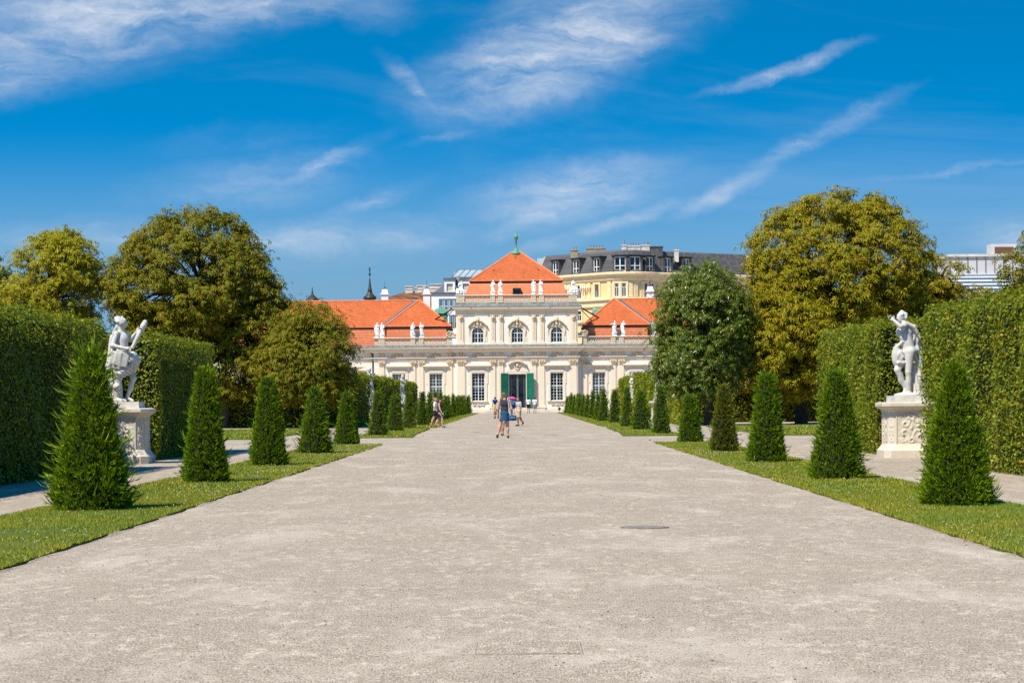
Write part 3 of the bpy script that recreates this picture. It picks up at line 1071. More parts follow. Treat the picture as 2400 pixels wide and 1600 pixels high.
HX = 8.8
for sx, nm in ((-1, 'left'), (1, 'right')):
    HH = 3.12 if sx < 0 else 3.32
    X = lambda v: sx * v
    ins = 0.22
    nb = 10.05 if sx < 0 else 10.35
    y0, n0, n1, y1 = 26.0, 45.7 if sx < 0 else 46.4, 52.2, 62.2

    def bx(a, b, c, d, z):
        p, q = sorted((X(a), X(b)))
        return (p, q, c, d, 0, z)
    boxes = [bx(HX + ins, 11.4, y0, n0 - ins, HH - ins), bx(nb + ins, 11.4, n0 - ins, n1 + ins, HH - ins), bx(HX + ins, 11.4, n1 + ins, y1 - ins, HH - ins)]
    inn = (-sx, 0, 0)
    fc = [((X(HX), 33, 0), (0, n0 - 33, 0), (0, 0, HH), inn, 620), ((X(HX), y0, 0), (0, 33 - y0, 0), (0, 0, HH), inn, 120),
          ((X(nb), n0, 0), (0, n1 - n0, 0), (0, 0, HH), inn, 400), ((X(HX), n1, 0), (0, y1 - n1, 0), (0, 0, HH), inn, 620),
          ((X(HX), n1, 0), (X(nb - HX), 0, 0), (0, 0, HH), (0, -1, 0), 500), ((X(HX), n0, 0), (X(nb - HX), 0, 0), (0, 0, HH), (0, 1, 0), 300),
          ((X(HX), y1, 0), (X(2.6), 0, 0), (0, 0, HH), (0, 1, 0), 200),
          ((X(HX), 33, HH), (X(2.6), 0, 0), (0, n0 - 33, 0), (0, 0, 1), 240), ((X(nb), n0, HH), (X(1.05), 0, 0), (0, n1 - n0, 0), (0, 0, 1), 240),
          ((X(HX), n1, HH), (X(2.6), 0, 0), (0, y1 - n1, 0), (0, 0, 1), 240), ((X(HX), y0, HH), (X(2.6), 0, 0), (0, 33 - y0, 0), (0, 0, 1), 60)]
    hedge('tall near hedge on the %s with a statue in its niche' % nm, boxes, fc, 0.076)
    # far allee hedge with two niches
    HH = 2.95 if sx < 0 else 3.2
    ya, yb = 117.5, 186.0
    nich = [(126.5, 133.5), (160.5, 167.0)]
    boxes, fc, c = [], [], ya
    for (p, q) in nich + [(yb, yb)]:
        boxes.append(bx(HX + ins, 10.8, c + (ins if c == ya else -ins), p, HH - ins))
        fc.append(((X(HX), c, 0), (0, p - c, 0), (0, 0, HH), inn, 130))
        if q > p:
            boxes.append(bx(nb + ins, 10.8, p, q, HH - ins))
            fc.append(((X(nb), p, 0), (0, q - p, 0), (0, 0, HH), inn, 130))
            fc.append(((X(HX), q, 0), (X(nb - HX), 0, 0), (0, 0, HH), (0, -1, 0), 170))
        c = q
    fc += [((X(HX), ya, 0), (X(2.0), 0, 0), (0, 0, HH), (0, -1, 0), 170), ((X(HX), ya, HH), (X(2.0), 0, 0), (0, yb - ya, 0), (0, 0, 1), 90)]
    hedge('far hedge on the %s reaching towards the palace' % nm, boxes, fc, 0.17, 0.09)
    # cross hedge behind the lawn panel
    yc = 117.0 if sx < 0 else 127.0
    xc = 9.7 if sx < 0 else 11.0
    hc = 2.25
    fc = [((X(xc), yc, 0), (X(27), 0, 0), (0, 0, hc), (0, -1, 0), 150), ((X(xc), yc, hc), (X(27), 0, 0), (0, 1.6, 0), (0, 0, 1), 70)]
    hedge('low cross hedge under the trees on the %s, behind the lawn panel' % nm, [bx(xc + ins, 37.4, yc + ins, yc + 1.6, hc - ins)], fc, 0.17, 0.09)


# ------------------------------------------------------------------ trees
def tree(label, Y, blobs, trunk_px, trunk_r, mat, leaf=0.24, dens=1.0, seed=0, fork=0.3):
    """blobs in picture units: centre, half width, half height, and depth offset in metres"""
    rg = np.random.default_rng(seed)
    sc = FPX / Y
    E = []
    for (px, py, rx, ry, dy) in blobs:
        c = at(px, py, Y)
        E.append((np.array((c.x, Y + dy, c.z)), np.array((rx / sc, max(rx, ry * 0.8) / sc * 0.95, ry / sc))))
    tx = at(trunk_px, 990, Y).x
    root = empty('chestnut_tree', (tx, Y, 0))
    tag(root, label, 'tree', 'chestnut trees beyond the hedges')
    Ps, Ds, ends = [], [], []
    for c, r in E:
        area = 4 * math.pi * ((r[0] * r[1]) ** 1.6 / 3 + (r[0] * r[2]) ** 1.6 / 3 + (r[1] * r[2]) ** 1.6 / 3) ** (1 / 1.6)
        n = int(area * 1.35 * dens)
        d = rg.normal(size=(n, 3))
        d /= np.linalg.norm(d, axis=1, keepdims=True)
        rad = 0.95 + 0.06 * vnoise(d * 2.4, 1.0, seed) + 0.05 * vnoise(d * 6, 1.0, seed + 1) - np.abs(rg.normal(0, 0.05, n))
        inner = rg.random(n) < 0.36
        rad = np.where(inner, rg.uniform(0.45, 0.85, n), rad)
        Q = c + d * r * rad[:, None]
        ok = np.ones(n, bool)
        for c2, r2 in E:
            if c2 is c:
                continue
            ok &= np.linalg.norm((Q - c2) / r2, axis=1) > 0.72
        Q, d = Q[ok], d[ok]
        ends.append(Q[::max(1, len(Q) // 14)])
        # a clump of leaves round every branch end
        per = 30
        L = np.repeat(Q, per, 0)
        D = np.repeat(d, per, 0)
        off = rg.normal(0, 1, (len(L), 3)) * np.array((0.31, 0.31, 0.17))
        L = L + off + D * 0.05
        L[:, 2] -= 0.35 * (off[:, 0] ** 2 + off[:, 1] ** 2)
        Ps.append(L)
        Ds.append(D * 0.55 + off * 0.8)
    P, D = np.concatenate(Ps), np.concatenate(Ds)
    n = len(P)
    nrm = D * 0.7 + np.array((0, 0, 0.7)) + rg.normal(0, 0.28, (n, 3))
    # blade cluster points away from the clump, drooping
    spin = rg.uniform(0, 6.28, n)
    V, F = scatter(PALM_V, PALM_F, P, frames(nrm, spin), leaf * rg.uniform(0.65, 1.2, n))
    V[:, 2] = np.maximum(V[:, 2], 0.6)
    obj('crown', mesh_np('crown', V - np.array((tx, Y, 0)), F, M[mat]), root)
    c0 = E[0][0] - np.array((tx, Y, 0))
    r0 = E[0][1]
    mb = MB()
    zf = max(1.8, c0[2] - r0[2] * 0.75)
    mb.tube([(0, 0, -0.05), (0.03, 0, zf * 0.35), (c0[0] * 0.1, c0[1] * 0.1, zf), (c0[0] * 0.6, c0[1] * 0.6, c0[2]), (c0[0], c0[1], c0[2] + r0[2] * 0.6)],
            [trunk_r * 1.25, trunk_r, trunk_r * 0.85, trunk_r * 0.5, 0.04], 9)
    mb.build('trunk', M['bark'], root)
    mb = MB()
    for q in np.concatenate(ends):
        q = q - np.array((tx, Y, 0))
        k = rg.uniform(0.25, 0.9)
        s0 = np.array((c0[0] * 0.3, c0[1] * 0.3, zf)) * (1 - k) + np.array((c0[0] * 0.8, c0[1] * 0.8, c0[2])) * k
        m1 = s0 * 0.45 + q * 0.55 + np.array((0, 0, 0.5))
        mb.tube([s0, m1, q], [0.11, 0.06, 0.015], 5)
    mb.build('limbs', M['bark'], root)
    return root


tree('large rounded golden-leaved chestnut behind the right statue', 116, [(1962, 640, 218, 198, 0), (1836, 795, 112, 140, -2.5), (1960, 800, 160, 120, 0.5), (2090, 770, 120, 110, 0)],
     1878, 0.3, 'leaf_gold', 0.275, 1.9, 1)
tree('egg-shaped dark green chestnut in front of the right palace wing', 112.5, [(1650, 766, 108, 158, 0), (1636, 850, 96, 86, -0.4), (1672, 785, 72, 132, 0.8)], 1660, 0.22, 'leaf_green', 0.23, 3.0, 2)
tree('large rounded browning chestnut behind the left near hedge', 117, [(455, 650, 185, 165, 0), (590, 740, 88, 120, -0.4), (540, 850, 110, 95, 0.2), (330, 660, 80, 110, 0.5), (400, 800, 130, 100, 0.6)],
     528, 0.2, 'leaf_brown', 0.27, 1.65, 3)
tree('yellow-green chestnut at far left above the near hedge', 118, [(130, 655, 112, 112, 0), (150, 600, 70, 62, -0.5), (90, 740, 130, 90, 0.5)], 130, 0.2, 'leaf_lime', 0.24, 1.9, 4)
tree('small browning chestnut beside the left palace roof', 113.5, [(735, 812, 90, 112, 0), (672, 850, 70, 90, 0.4), (740, 895, 85, 50, 0.3)], 720, 0.16, 'leaf_brown', 0.22, 2.4, 5)
tree('chestnut cut off by the left picture edge', 122, [(-38, 670, 55, 82, 0), (-60, 740, 90, 80, 0)], -50, 0.2, 'leaf_green', 0.27, 1.0, 6)
tree('golden chestnut with a low crown right of the large golden chestnut', 123, [(2195, 665, 72, 82, 0), (2170, 760, 110, 90, 0.5), (2260, 740, 90, 80, 1)], 2190, 0.2, 'leaf_gold', 0.27, 1.0, 7)
tree('browned chestnut cut off by the right picture edge', 114, [(2425, 640, 75, 105, 0), (2440, 740, 120, 90, 0)], 2430, 0.2, 'leaf_brown', 0.28, 1.0, 8)
tree('golden chestnut added deep in the right grove to darken it, with a dark trunk', 128, [(1780, 830, 130, 110, 0)], 1790, 0.25, 'leaf_gold', 0.27, 1.1, 9)  # extra, mostly hidden tree put in to darken the grove


# ------------------------------------------------------------------ the palace
PY = 250.0
palace = empty('palace', (0, PY, 0))
tag(palace, 'long cream baroque garden palace with red tiled roofs and a raised centre', 'palace')


def wall(mb, x0, x1, z0, z1, y, holes, depth):
    """front skin with rectangular openings and their reveals"""
    xs = sorted({x0, x1, *[h[0] for h in holes], *[h[1] for h in holes]})
    zs = sorted({z0, z1, *[h[2] for h in holes], *[h[3] for h in holes]})
    for i in range(len(xs) - 1):
        for j in range(len(zs) - 1):
            cx, cz = (xs[i] + xs[i + 1]) / 2, (zs[j] + zs[j + 1]) / 2
            if any(h[0] < cx < h[1] and h[2] < cz < h[3] for h in holes):
                continue
            mb.add([(xs[i], y, zs[j]), (xs[i + 1], y, zs[j]), (xs[i + 1], y, zs[j + 1]), (xs[i], y, zs[j + 1])], [(0, 1, 2, 3)])
    for (a, b, c, d) in holes:
        mb.add([(a, y, c), (b, y, c), (b, y, d), (a, y, d), (a, y + depth, c), (b, y + depth, c), (b, y + depth, d), (a, y + depth, d)],
               [(0, 4, 5, 1), (1, 5, 6, 2), (2, 6, 7, 3), (3, 7, 4, 0)])
    # ends and top
    mb.add([(x0, y, z0), (x0, y + 4, z0), (x0, y + 4, z1), (x0, y, z1)], [(0, 1, 2, 3)])
    mb.add([(x1, y, z0), (x1, y + 4, z0), (x1, y + 4, z1), (x1, y, z1)], [(3, 2, 1, 0)])
    mb.add([(x0, y, z1), (x1, y, z1), (x1, y + 4, z1), (x0, y + 4, z1)], [(0, 1, 2, 3)])


def arc(cx, cz, rx, rz, a0, a1, n):
    return [(cx + rx * math.cos(R(a0 + (a1 - a0) * i / n)), cz + rz * math.sin(R(a0 + (a1 - a0) * i / n))) for i in range(n + 1)]


# shared ornament meshes -------------------------------------------------
def capital_mesh(w):
    mb = MB()
    h = 0.62
    mb.loft([[(sx * (w / 2 * k), (0.0 if sy > 0 else -0.14 * kk), z) for sx, sy in ((-1, 1), (-1, -1), (1, -1), (1, 1))]
             for k, kk, z in ((0.96, 1.0, 0.0), (0.98, 1.05, 0.25), (1.1, 1.3, 0.45), (1.2, 1.5, 0.5))])
    mb.box(-w * 0.66, w * 0.66, -0.26, 0.0, h - 0.1, h)
    for row, (z, s, n) in enumerate(((0.02, 0.2, 3), (0.2, 0.2, 2))):
        for i in range(n):
            x = (i - (n - 1) / 2) * w / n
            mb.loft([[(x - w / n * 0.42 * q, -0.13 - o, z + dz), (x - w / n * 0.42 * q, -0.17 - o, z + dz), (x + w / n * 0.42 * q, -0.17 - o, z + dz), (x + w / n * 0.42 * q, -0.13 - o, z + dz)]
                     for q, o, dz in ((1.0, 0.0, 0.0), (0.95, 0.02, 0.1), (0.7, 0.08, 0.19), (0.4, 0.12, 0.15))])
    for sx in (-1, 1):
        mb.lathe([(0.11, -0.05), (0.12, 0.0), (0.11, 0.05)], (0, 0, 0), 10)
        b = len(mb.v) - 30
        for k in range(b, len(mb.v)):
            x, y, z = mb.v[k]
            mb.v[k] = (x + sx * w * 0.58, z - 0.22, y + 0.43)
    mb.lathe([(0.07, -0.04), (0.08, 0.04)], (0, 0, 0), 8)
    b = len(mb.v) - 16
    for k in range(b, len(mb.v)):
        x, y, z = mb.v[k]
        mb.v[k] = (x, z - 0.25, y + 0.44)
    return mb.mesh('capital', M['ornament'])


CAP = {w: capital_mesh(w) for w in (0.55, 0.82)}


def bracket_mesh():
    mb = MB()
    mb.box(-0.11, 0.11, -0.2, 0, 0.38, 0.47)
    mb.lathe([(0.02, 0.0), (0.05, 0.05), (0.04, 0.12), (0.1, 0.2), (0.11, 0.3), (0.08, 0.38)], (0, -0.1, 0), 8)
    mb.box(-0.13, 0.13, -0.14, 0, -0.06, 0.0)
    return mb.mesh('bracket', M['ornament'])


def trophy_mesh():
    mb = MB()
    for k in range(9):
        a = R(-75 + 150 * k / 8)
        ln = 0.62 if k % 2 else 0.5
        ax, az = math.sin(a), math.cos(a) * 0.62
        p, q = (ax * 0.1, -0.03, 0.08 + az * 0.1), (ax * ln * 1.15, -0.05, 0.04 + az * ln)
        mb.tube([p, q], [0.03, 0.018], 5)
    mb.lathe([(0.0, 0.0), (0.14, 0.02), (0.17, 0.1), (0.12, 0.2), (0.0, 0.24)], (0, -0.06, 0), 9)
    for sx in (-1, 1):
        mb.lathe([(0.0, -0.04), (0.1, 0.0), (0.1, 0.06), (0.0, 0.11)], (sx * 0.3, -0.05, 0.05), 8)
        mb.tube([(sx * 0.2, -0.06, 0.05), (sx * 0.45, -0.05, 0.0), (sx * 0.62, -0.04, 0.08)], [0.05, 0.045, 0.02], 6)
    return mb.mesh('trophy_relief', M['ornament'])


def mask_mesh(w=0.42):
    """small carved head over a scroll, used on the upper pilasters"""
    mb = MB()
    mb.lathe([(0.0, 0.0), (0.12, 0.04), (0.15, 0.16), (0.13, 0.28), (0.06, 0.36), (0.0, 0.38)], (0, -0.12, 0.18), 10)
    mb.box(-w / 2, w / 2, -0.1, 0, 0.58, 0.66)
    for sx in (-1, 1):
        mb.tube([(sx * 0.18, -0.1, 0.55), (sx * 0.2, -0.12, 0.35), (sx * 0.13, -0.12, 0.12), (0, -0.13, 0.02)], [0.05, 0.06, 0.05, 0.04], 6)
    mb.lathe([(0.0, 0.0), (0.05, 0.03), (0.0, 0.1)], (0, -0.2, 0.28), 6)
    return mb.mesh('carved_mask', M['ornament'])


BRK, TRO, MSK = bracket_mesh(), trophy_mesh(), mask_mesh()


def ring_mesh():
    mb = MB()
    mb.band(arc(0, 0, 0.27, 0.265, 0, 360, 18)[:-1], arc(0, 0, 0.095, 0.10, 0, 360, 18)[:-1], -0.07, 0.07, True)
    for k in (45, 135, 225, 315):
        c, s_ = math.cos(R(k)), math.sin(R(k))
        mb.tube([(c * 0.2, 0, s_ * 0.2), (c * 0.36, 0, s_ * 0.40)], [0.085, 0.08], 4)
    return mb.mesh('ring', M['balustrade'])


RING = ring_mesh()


def window_frame(cols, rows, w, h, split=None, bar=0.035, stile=0.075):
    mb = MB()
    mb.box(-w / 2, -w / 2 + stile, -0.03, 0.05, 0, h)
    mb.box(w / 2 - stile, w / 2, -0.03, 0.05, 0, h)
    mb.box(-w / 2 + stile, w / 2 - stile, -0.03, 0.05, 0, stile)
    mb.box(-w / 2 + stile, w / 2 - stile, -0.03, 0.05, h - stile, h)
    mb.box(-stile * 0.7, stile * 0.7, -0.045, 0.04, stile, h - stile)
    if split:
        mb.box(-w / 2 + stile, w / 2 - stile, -0.05, 0.045, h * split - stile * 0.6, h * split + stile * 0.6)
    for i in range(1, cols):
        if cols % 2 == 0 and i == cols // 2:
            continue
        x = -w / 2 + stile / 2 + (w - stile) * i / cols
        mb.box(x - bar / 2, x + bar / 2, -0.012, 0.025, stile, h - stile)
    for j in range(1, rows):
        z = h * j / rows
        mb.box(-w / 2 + stile, w / 2 - stile, -0.008, 0.02, z - bar / 2, z + bar / 2)
    return mb.mesh('frame', M['white_paint'])


FR_LOW = window_frame(4, 9, 1.52, 3.26, 0.52)


def pane(w, h, name='pane', mat='glass', y=0.0):
    mb = MB()
    mb.add([(-w / 2, y, 0), (w / 2, y, 0), (w / 2, y, h), (-w / 2, y, h)], [(0, 1, 2, 3)])
    return mb.mesh(name, M[mat])


PN_LOW = pane(1.45, 3.2)


def tall_window(x, z, yw, pale_infill, sur=True):
    """rectangular window with moulded surround, hood, sill and apron; yw is the wall face"""
    w, h = 1.52, 3.26
    t = bpy.data.objects.new('window', None)
    t.location = (x, yw, z)
    link(t, palace)
    obj('frame', FR_LOW, t, (0, 0.2, 0))
    obj('pane', PN_LOW, t, (0, 0.22, 0))
    if pale_infill:
        m = MB().box(-0.74, 0.74, 0.42, 0.44, 0.03, 3.2)
        for i in range(1, 4):
            m.box(-0.74 + 1.48 * i / 4 - 0.03, -0.74 + 1.48 * i / 4 + 0.03, 0.39, 0.415, 0.03, 3.2)
        for j in range(1, 8):
            m.box(-0.74, 0.74, 0.36, 0.385, 3.2 * j / 8 - 0.025, 3.2 * j / 8 + 0.025)
        m.build('blind', M['cream_paint'], t)
    else:
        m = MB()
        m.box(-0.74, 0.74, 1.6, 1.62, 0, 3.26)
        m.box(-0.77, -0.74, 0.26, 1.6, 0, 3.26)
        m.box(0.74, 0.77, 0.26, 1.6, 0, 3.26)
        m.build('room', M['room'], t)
        m = MB()
        rr = random.Random(int(x * 10))
        for k in range(5):
            a, b = rr.uniform(-0.6, 0.4), rr.uniform(0.1, 2.5)
            MB().box(a, a + rr.uniform(0.15, 0.35), 1.2 - k * 0.05, 1.21 - k * 0.05, b, b + rr.uniform(0.2, 0.6)).build('pale_inset', M['pale_infill'], t)  # pale panels at random spots before the dark back wall
    m = MB()
    e = 0.26
    m.box(-w / 2 - e, -w / 2, -0.09, 0.0, -0.05, h)
    m.box(w / 2, w / 2 + e, -0.09, 0.0, -0.05, h)
    m.box(-w / 2 - e, w / 2 + e, -0.09, 0.0, h, h + 0.26)
    for sx in (-1, 1):
        m.box(sx * (w / 2 + e + 0.06) - 0.07, sx * (w / 2 + e + 0.06) + 0.07, -0.07, 0, h * 0.62, h + 0.12)
    m.box(-w / 2 - 0.05, w / 2 + 0.05, -0.13, -0.09, h + 0.12, h + 0.42)
    m.build('surround', M['plaster'], t)
    m = MB().moulding(-1.12, 1.12, [(0.02, h + 0.62), (0.1, h + 0.68), (0.34, h + 0.82), (0.42, h + 0.84), (0.42, h + 0.95), (0.1, h + 1.04)], 0.0, 0.0)
    m.box(-0.85, 0.85, -0.08, 0.0, h + 0.42, h + 0.62)
    m.build('hood', M['plaster'], t)
    m = MB().moulding(-0.98, 0.98, [(0.05, -0.2), (0.16, -0.14), (0.2, -0.05), (0.05, -0.05)], 0.0, 0.0)
    m.build('sill', M['plaster'], t)
    m = MB()
    for sx in (-1, 1):
        m.tube([(sx * 0.75, -0.05, -0.25), (sx * 0.6, -0.08, -0.5), (sx * 0.3, -0.07, -0.45), (sx * 0.15, -0.06, -0.62)], [0.05, 0.06, 0.05, 0.03], 6)
    m.lathe([(0.0, -0.12), (0.16, 0.0), (0.0, 0.12)], (0, -0.06, -0.45), 8)
    m.build('apron_relief', M['ornament'], t)
    return t


def pilaster(x, yw, w, z0, z1, capital=True, name='pilaster', lay=True, proj=0.14):
    t = bpy.data.objects.new(name, None)
    t.location = (x, yw, 0)
    link(t, palace)
    zt = z1 - (0.62 if capital else 0)
    m = MB()
    if lay:
        m.box(-w / 2 - 0.14, w / 2 + 0.14, -0.05, 0, z0 + 0.35, zt)
    m.box(-w / 2, w / 2, -proj, -0.05 if lay else 0, z0 + 0.35, zt)
    m.build('shaft', M['plaster'], t)
    m = MB().box(-w / 2 - 0.18, w / 2 + 0.18, -proj - 0.1, 0, z0, z0 + 0.2)
    m.box(-w / 2 - 0.1, w / 2 + 0.1, -proj - 0.05, 0, z0 + 0.2, z0 + 0.35)
    m.build('base', M['plaster'], t)
    if capital:
        obj('capital', CAP[0.55 if w < 0.7 else 0.82], t, (0, -0.003, zt + 0.002))
    return t


ENT_LOW = [(0.06, 6.10), (0.06, 6.26), (0.12, 6.28), (0.12, 6.42), (0.24, 6.46), (0.24, 6.53), (0.05, 6.56)]
ENT_COR = [(0.05, 7.02), (0.2, 7.06), (0.26, 7.18), (0.55, 7.26), (0.6, 7.46), (0.72, 7.52), (0.78, 7.6), (0.74, 7.63)]


def entablature(x0, x1, yw, ress):
    """architrave, frieze and cornice, broken forward over the pilasters"""
    m = MB().moulding(x0, x1, ENT_LOW, yw, yw + 1)
    for (a, b) in ress:
        m.moulding(a, b, [(o + 0.11, z) for o, z in ENT_LOW], yw, yw + 0.02)
    m.build('architrave', M['plaster'], palace)
    m = MB().box(x0, x1, yw - 0.05, yw + 1, 6.55, 7.03)
    for (a, b) in ress:
        m.box(a, b, yw - 0.13, yw - 0.05, 6.56, 7.02)
    m.build('frieze', M['white'], palace)
    m = MB().moulding(x0, x1, ENT_COR, yw, yw + 1)
    for (a, b) in ress:
        m.moulding(a, b, [(o + 0.09, z - (0.004 if z > 7.5 else 0)) for o, z in ENT_COR], yw, yw + 0.02)
    m.build('cornice', M['plaster'], palace)


def copper_strip(x0, x1, yw, z0, z1, o0, o1):
    m = MB().moulding(x0, x1, [(o0, z0), (o0, z0 + 0.03), (o1, z1)], yw, yw + 0.6)
    n = int((x1 - x0) / 0.75)
    for i in range(n + 1):
        x = x0 + (x1 - x0) * i / n
        m.add([(x - 0.015, yw - o0, z0 + 0.035), (x + 0.015, yw - o0, z0 + 0.035), (x + 0.015, yw - o0 - 0.02, z0 + 0.07), (x - 0.015, yw - o0 - 0.02, z0 + 0.07),
               (x - 0.015, yw - o1, z1), (x + 0.015, yw - o1, z1), (x + 0.015, yw - o1 - 0.02, z1 + 0.035), (x - 0.015, yw - o1 - 0.02, z1 + 0.035)],
              [(0, 1, 2, 3), (0, 3, 7, 4), (1, 5, 6, 2), (3, 2, 6, 7), (4, 7, 6, 5)])
    m.build('copper_flashing', M['copper'], palace)


def balustrade(piers, panels, z0, h, yw, rail_x):
    """piers (x, width); panels (x0, x1, rings)"""
    t = bpy.data.objects.new('balustrade', None)
    link(t, palace)
    for x, w in piers:
        m = MB().box(x - w / 2, x + w / 2, yw - 0.2, yw + 0.25, z0 - 0.02, z0 + h - 0.14)
        m.box(x - w / 2 - 0.05, x + w / 2 + 0.05, yw - 0.25, yw + 0.3, z0 - 0.02, z0 + 0.13)
        k = w * 0.3
        m.band([(x - k, z0 + 0.22), (x + k, z0 + 0.22), (x + k, z0 + h - 0.24), (x - k, z0 + h - 0.24)],
               [(x - k + 0.05, z0 + 0.27), (x + k - 0.05, z0 + 0.27), (x + k - 0.05, z0 + h - 0.29), (x - k + 0.05, z0 + h - 0.29)], yw - 0.225, yw - 0.2, True)
        m.build('pier', M['balustrade'], t)
    m = MB().moulding(rail_x[0], rail_x[1], [(0.14, z0 + h - 0.14), (0.2, z0 + h - 0.1), (0.2, z0 + h - 0.03), (0.16, z0 + h)], yw - 0.06, yw + 0.2)
    m.build('rail', M['balustrade'], t)
    m = MB()
    for (a, b, n) in panels:
        m.box(a, b, yw - 0.14, yw + 0.16, z0, z0 + 0.15)
    m.build('plinth', M['balustrade'], t)
    for (a, b, n) in panels:
        for i in range(n):
            x = a + (b - a) * (i + 0.5) / n
            obj('ring', RING, t, (x, yw, z0 + 0.15 + (h - 0.29) / 2), (0, 0, 0), ((b - a) / n / 0.585, 1, (h - 0.29) / 0.58))
    return t


# ---- central pavilion: ground floor
HW = 7.13
WX = [-4.58, 4.62]
low_z, low_h = 1.36, 3.26
m = MB()
wall(m, -HW, HW, 0.0, 6.12, 0.0, [(x - 0.76, x + 0.76, low_z, low_z + low_h) for x in WX] + [(-1.0, 1.02, 0.43, 4.5)], 0.3)
m.build('wall', M['white'], palace)
MB().moulding(-HW, HW, [(0.12, 0.0), (0.12, 0.42), (0.06, 0.5), (0.02, 0.5)], 0.0, 1.0).build('socle', M['plaster'], palace)
for x in WX:
    tall_window(x, low_z, 0.0, False)
pil = [(-6.55, 0.82), (-2.85, 0.55), (-1.9, 0.55), (1.95, 0.55), (2.9, 0.55), (6.55, 0.82)]
for x, w in pil:
    pilaster(x, 0.0, w, 0.5, 6.12)
ress = [(-7.05, -6.05), (-3.2, -1.55), (1.6, 3.25), (6.05, 7.05)]
entablature(-HW, HW, 0.0, ress)
for x, w in pil:
    for d in ((-0.2, 0.2) if w < 0.7 else (-0.3, 0.0, 0.3)):
        obj('bracket', BRK, palace, (x + d, -0.13, 6.58))
for x in (-4.6, 0.03, 4.65):
    obj('trophy_relief', TRO, palace, (x, -0.05, 6.62), (0, 0, 0), (1.25, 1, 1.25))
copper_strip(-HW, HW, 0.0, 7.64, 7.95, 0.76, 0.1)

# door with open green shutters, glazed leaves, surround and steps
door = bpy.data.objects.new('door', None)
link(door, palace)
m = MB()
m.box(-1.0, -0.9, 0.2, 0.34, 0.43, 4.5)
m.box(0.92, 1.02, 0.2, 0.34, 0.43, 4.5)
m.box(-0.9, 0.92, 0.2, 0.34, 4.36, 4.5)
m.box(-0.9, 0.92, 0.2, 0.34, 0.43, 0.6)
m.box(-0.1, 0.12, 0.18, 0.36, 0.6, 4.36)
m.box(-0.78, -0.72, 0.22, 0.32, 0.6, 4.36)
m.box(0.74, 0.8, 0.22, 0.32, 0.6, 4.36)
m.build('frame', M['grey_metal'], door)
MB().add([(-0.95, 0.27, 0.5), (0.97, 0.27, 0.5), (0.97, 0.27, 4.45), (-0.95, 0.27, 4.45)], [(0, 1, 2, 3)]).build('pane', M['glass'], door)
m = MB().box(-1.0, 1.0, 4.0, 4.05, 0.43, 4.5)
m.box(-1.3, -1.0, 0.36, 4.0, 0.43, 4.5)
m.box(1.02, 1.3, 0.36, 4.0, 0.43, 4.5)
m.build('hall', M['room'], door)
m = MB()
for sx in (-1, 1):
    m.box(sx * 0.5 - 0.36, sx * 0.5 + 0.36, 3.9, 3.95, 2.2, 4.2)
    m.box(sx * 0.55 - 0.22, sx * 0.55 + 0.22, 3.3, 3.35, 0.9, 1.9)
m.build('far_daylight_panel', M['pale_infill'], door)  # pale panels whose colour stands in for daylight across the hall
blend_mesh_in = [cap((0, 0, 0.5), (0.05, 0, 1.4), 0.42, 0.2), cap((0.05, 0, 1.4), (-0.1, 0, 2.2), 0.22, 0.2), cap((-0.1, 0, 2.2), (-0.2, 0, 2.6), 0.16, 0.12), ell((0.0, 0, 2.9), (0.16, 0.18, 0.2)),
                 cap((-0.2, 0, 2.4), (-0.5, 0, 2.7), 0.09, 0.06), cap((0.2, 0, 2.2), (0.3, 0, 3.1), 0.08, 0.05)]
obj('hall_statue', blend_mesh('hall_statue', blend_mesh_in, M['dark_metal'], 0.06, 0.1), door, (0.02, 1.6, 0.35))


def shutter(x, ang, flip):
    m = MB()
    w = 0.98
    s = -1 if flip else 1
    a, b = sorted((0, s * w))
    m.box(a, b, -0.03, 0.03, 0.0, 4.12)
    for (p, q) in ((0.12, 1.3), (1.42, 2.55), (2.7, 3.05), (3.2, 3.98)):
        c, d = sorted((s * 0.14, s * (w - 0.14)))
        for y0, y1 in ((-0.05, -0.03), (0.03, 0.05)):
            m.band([(c, p), (d, p), (d, q), (c, q)], [(c + 0.06, p + 0.06), (d - 0.06, p + 0.06), (d - 0.06, q - 0.06), (c + 0.06, q - 0.06)], y0, y1, True)
    o = m.build('shutter', M['green_paint'], door, (x, -0.12, 0.46))
    o.rotation_euler = (0, 0, ang)
    return o


shutter(-1.06, R(28), True)
shutter(1.1, R(-36), False)
m = MB()
m.box(-1.36, -1.0, -0.1, 0.0, 0.5, 4.5)
m.box(1.02, 1.38, -0.1, 0.0, 0.5, 4.5)
m.box(-1.36, 1.38, -0.1, 0.0, 4.5, 4.72)
cur = [(-1.36, 4.75), (-1.2, 4.95), (-1.02, 5.15), (-0.95, 5.35), (-0.92, 5.6)]
pts = [(-1.36, 4.72)] + cur + arc(0.01, 5.3, 1.1, 0.62, 155, 25, 12) + [(-x + 0.02, z) for x, z in reversed(cur)] + [(1.38, 4.72)]
m.prism(pts, -0.12, 0.0)
m.build('door_surround', M['plaster'], door)
m = MB().band(arc(0.01, 5.2, 1.28, 0.9, 150, 30, 16), arc(0.01, 5.2, 1.12, 0.74, 150, 30, 16), -0.46, 0.0)
m.build('arched_hood', M['plaster'], door)
m = MB()
m.lathe([(0.0, -0.12), (0.17, 0.0), (0.15, 0.18), (0.0, 0.3)], (0.01, -0.22, 5.45), 10)
for sx in (-1, 1):
    m.tube([(sx * 0.25, -0.15, 5.7), (sx * 0.34, -0.18, 5.4), (sx * 0.2, -0.18, 5.15), (0.01, -0.18, 4.98)], [0.06, 0.08, 0.07, 0.05], 6)
m.build('cartouche', M['ornament'], door)
steps = bpy.data.objects.new('steps', None)
link(steps, palace)
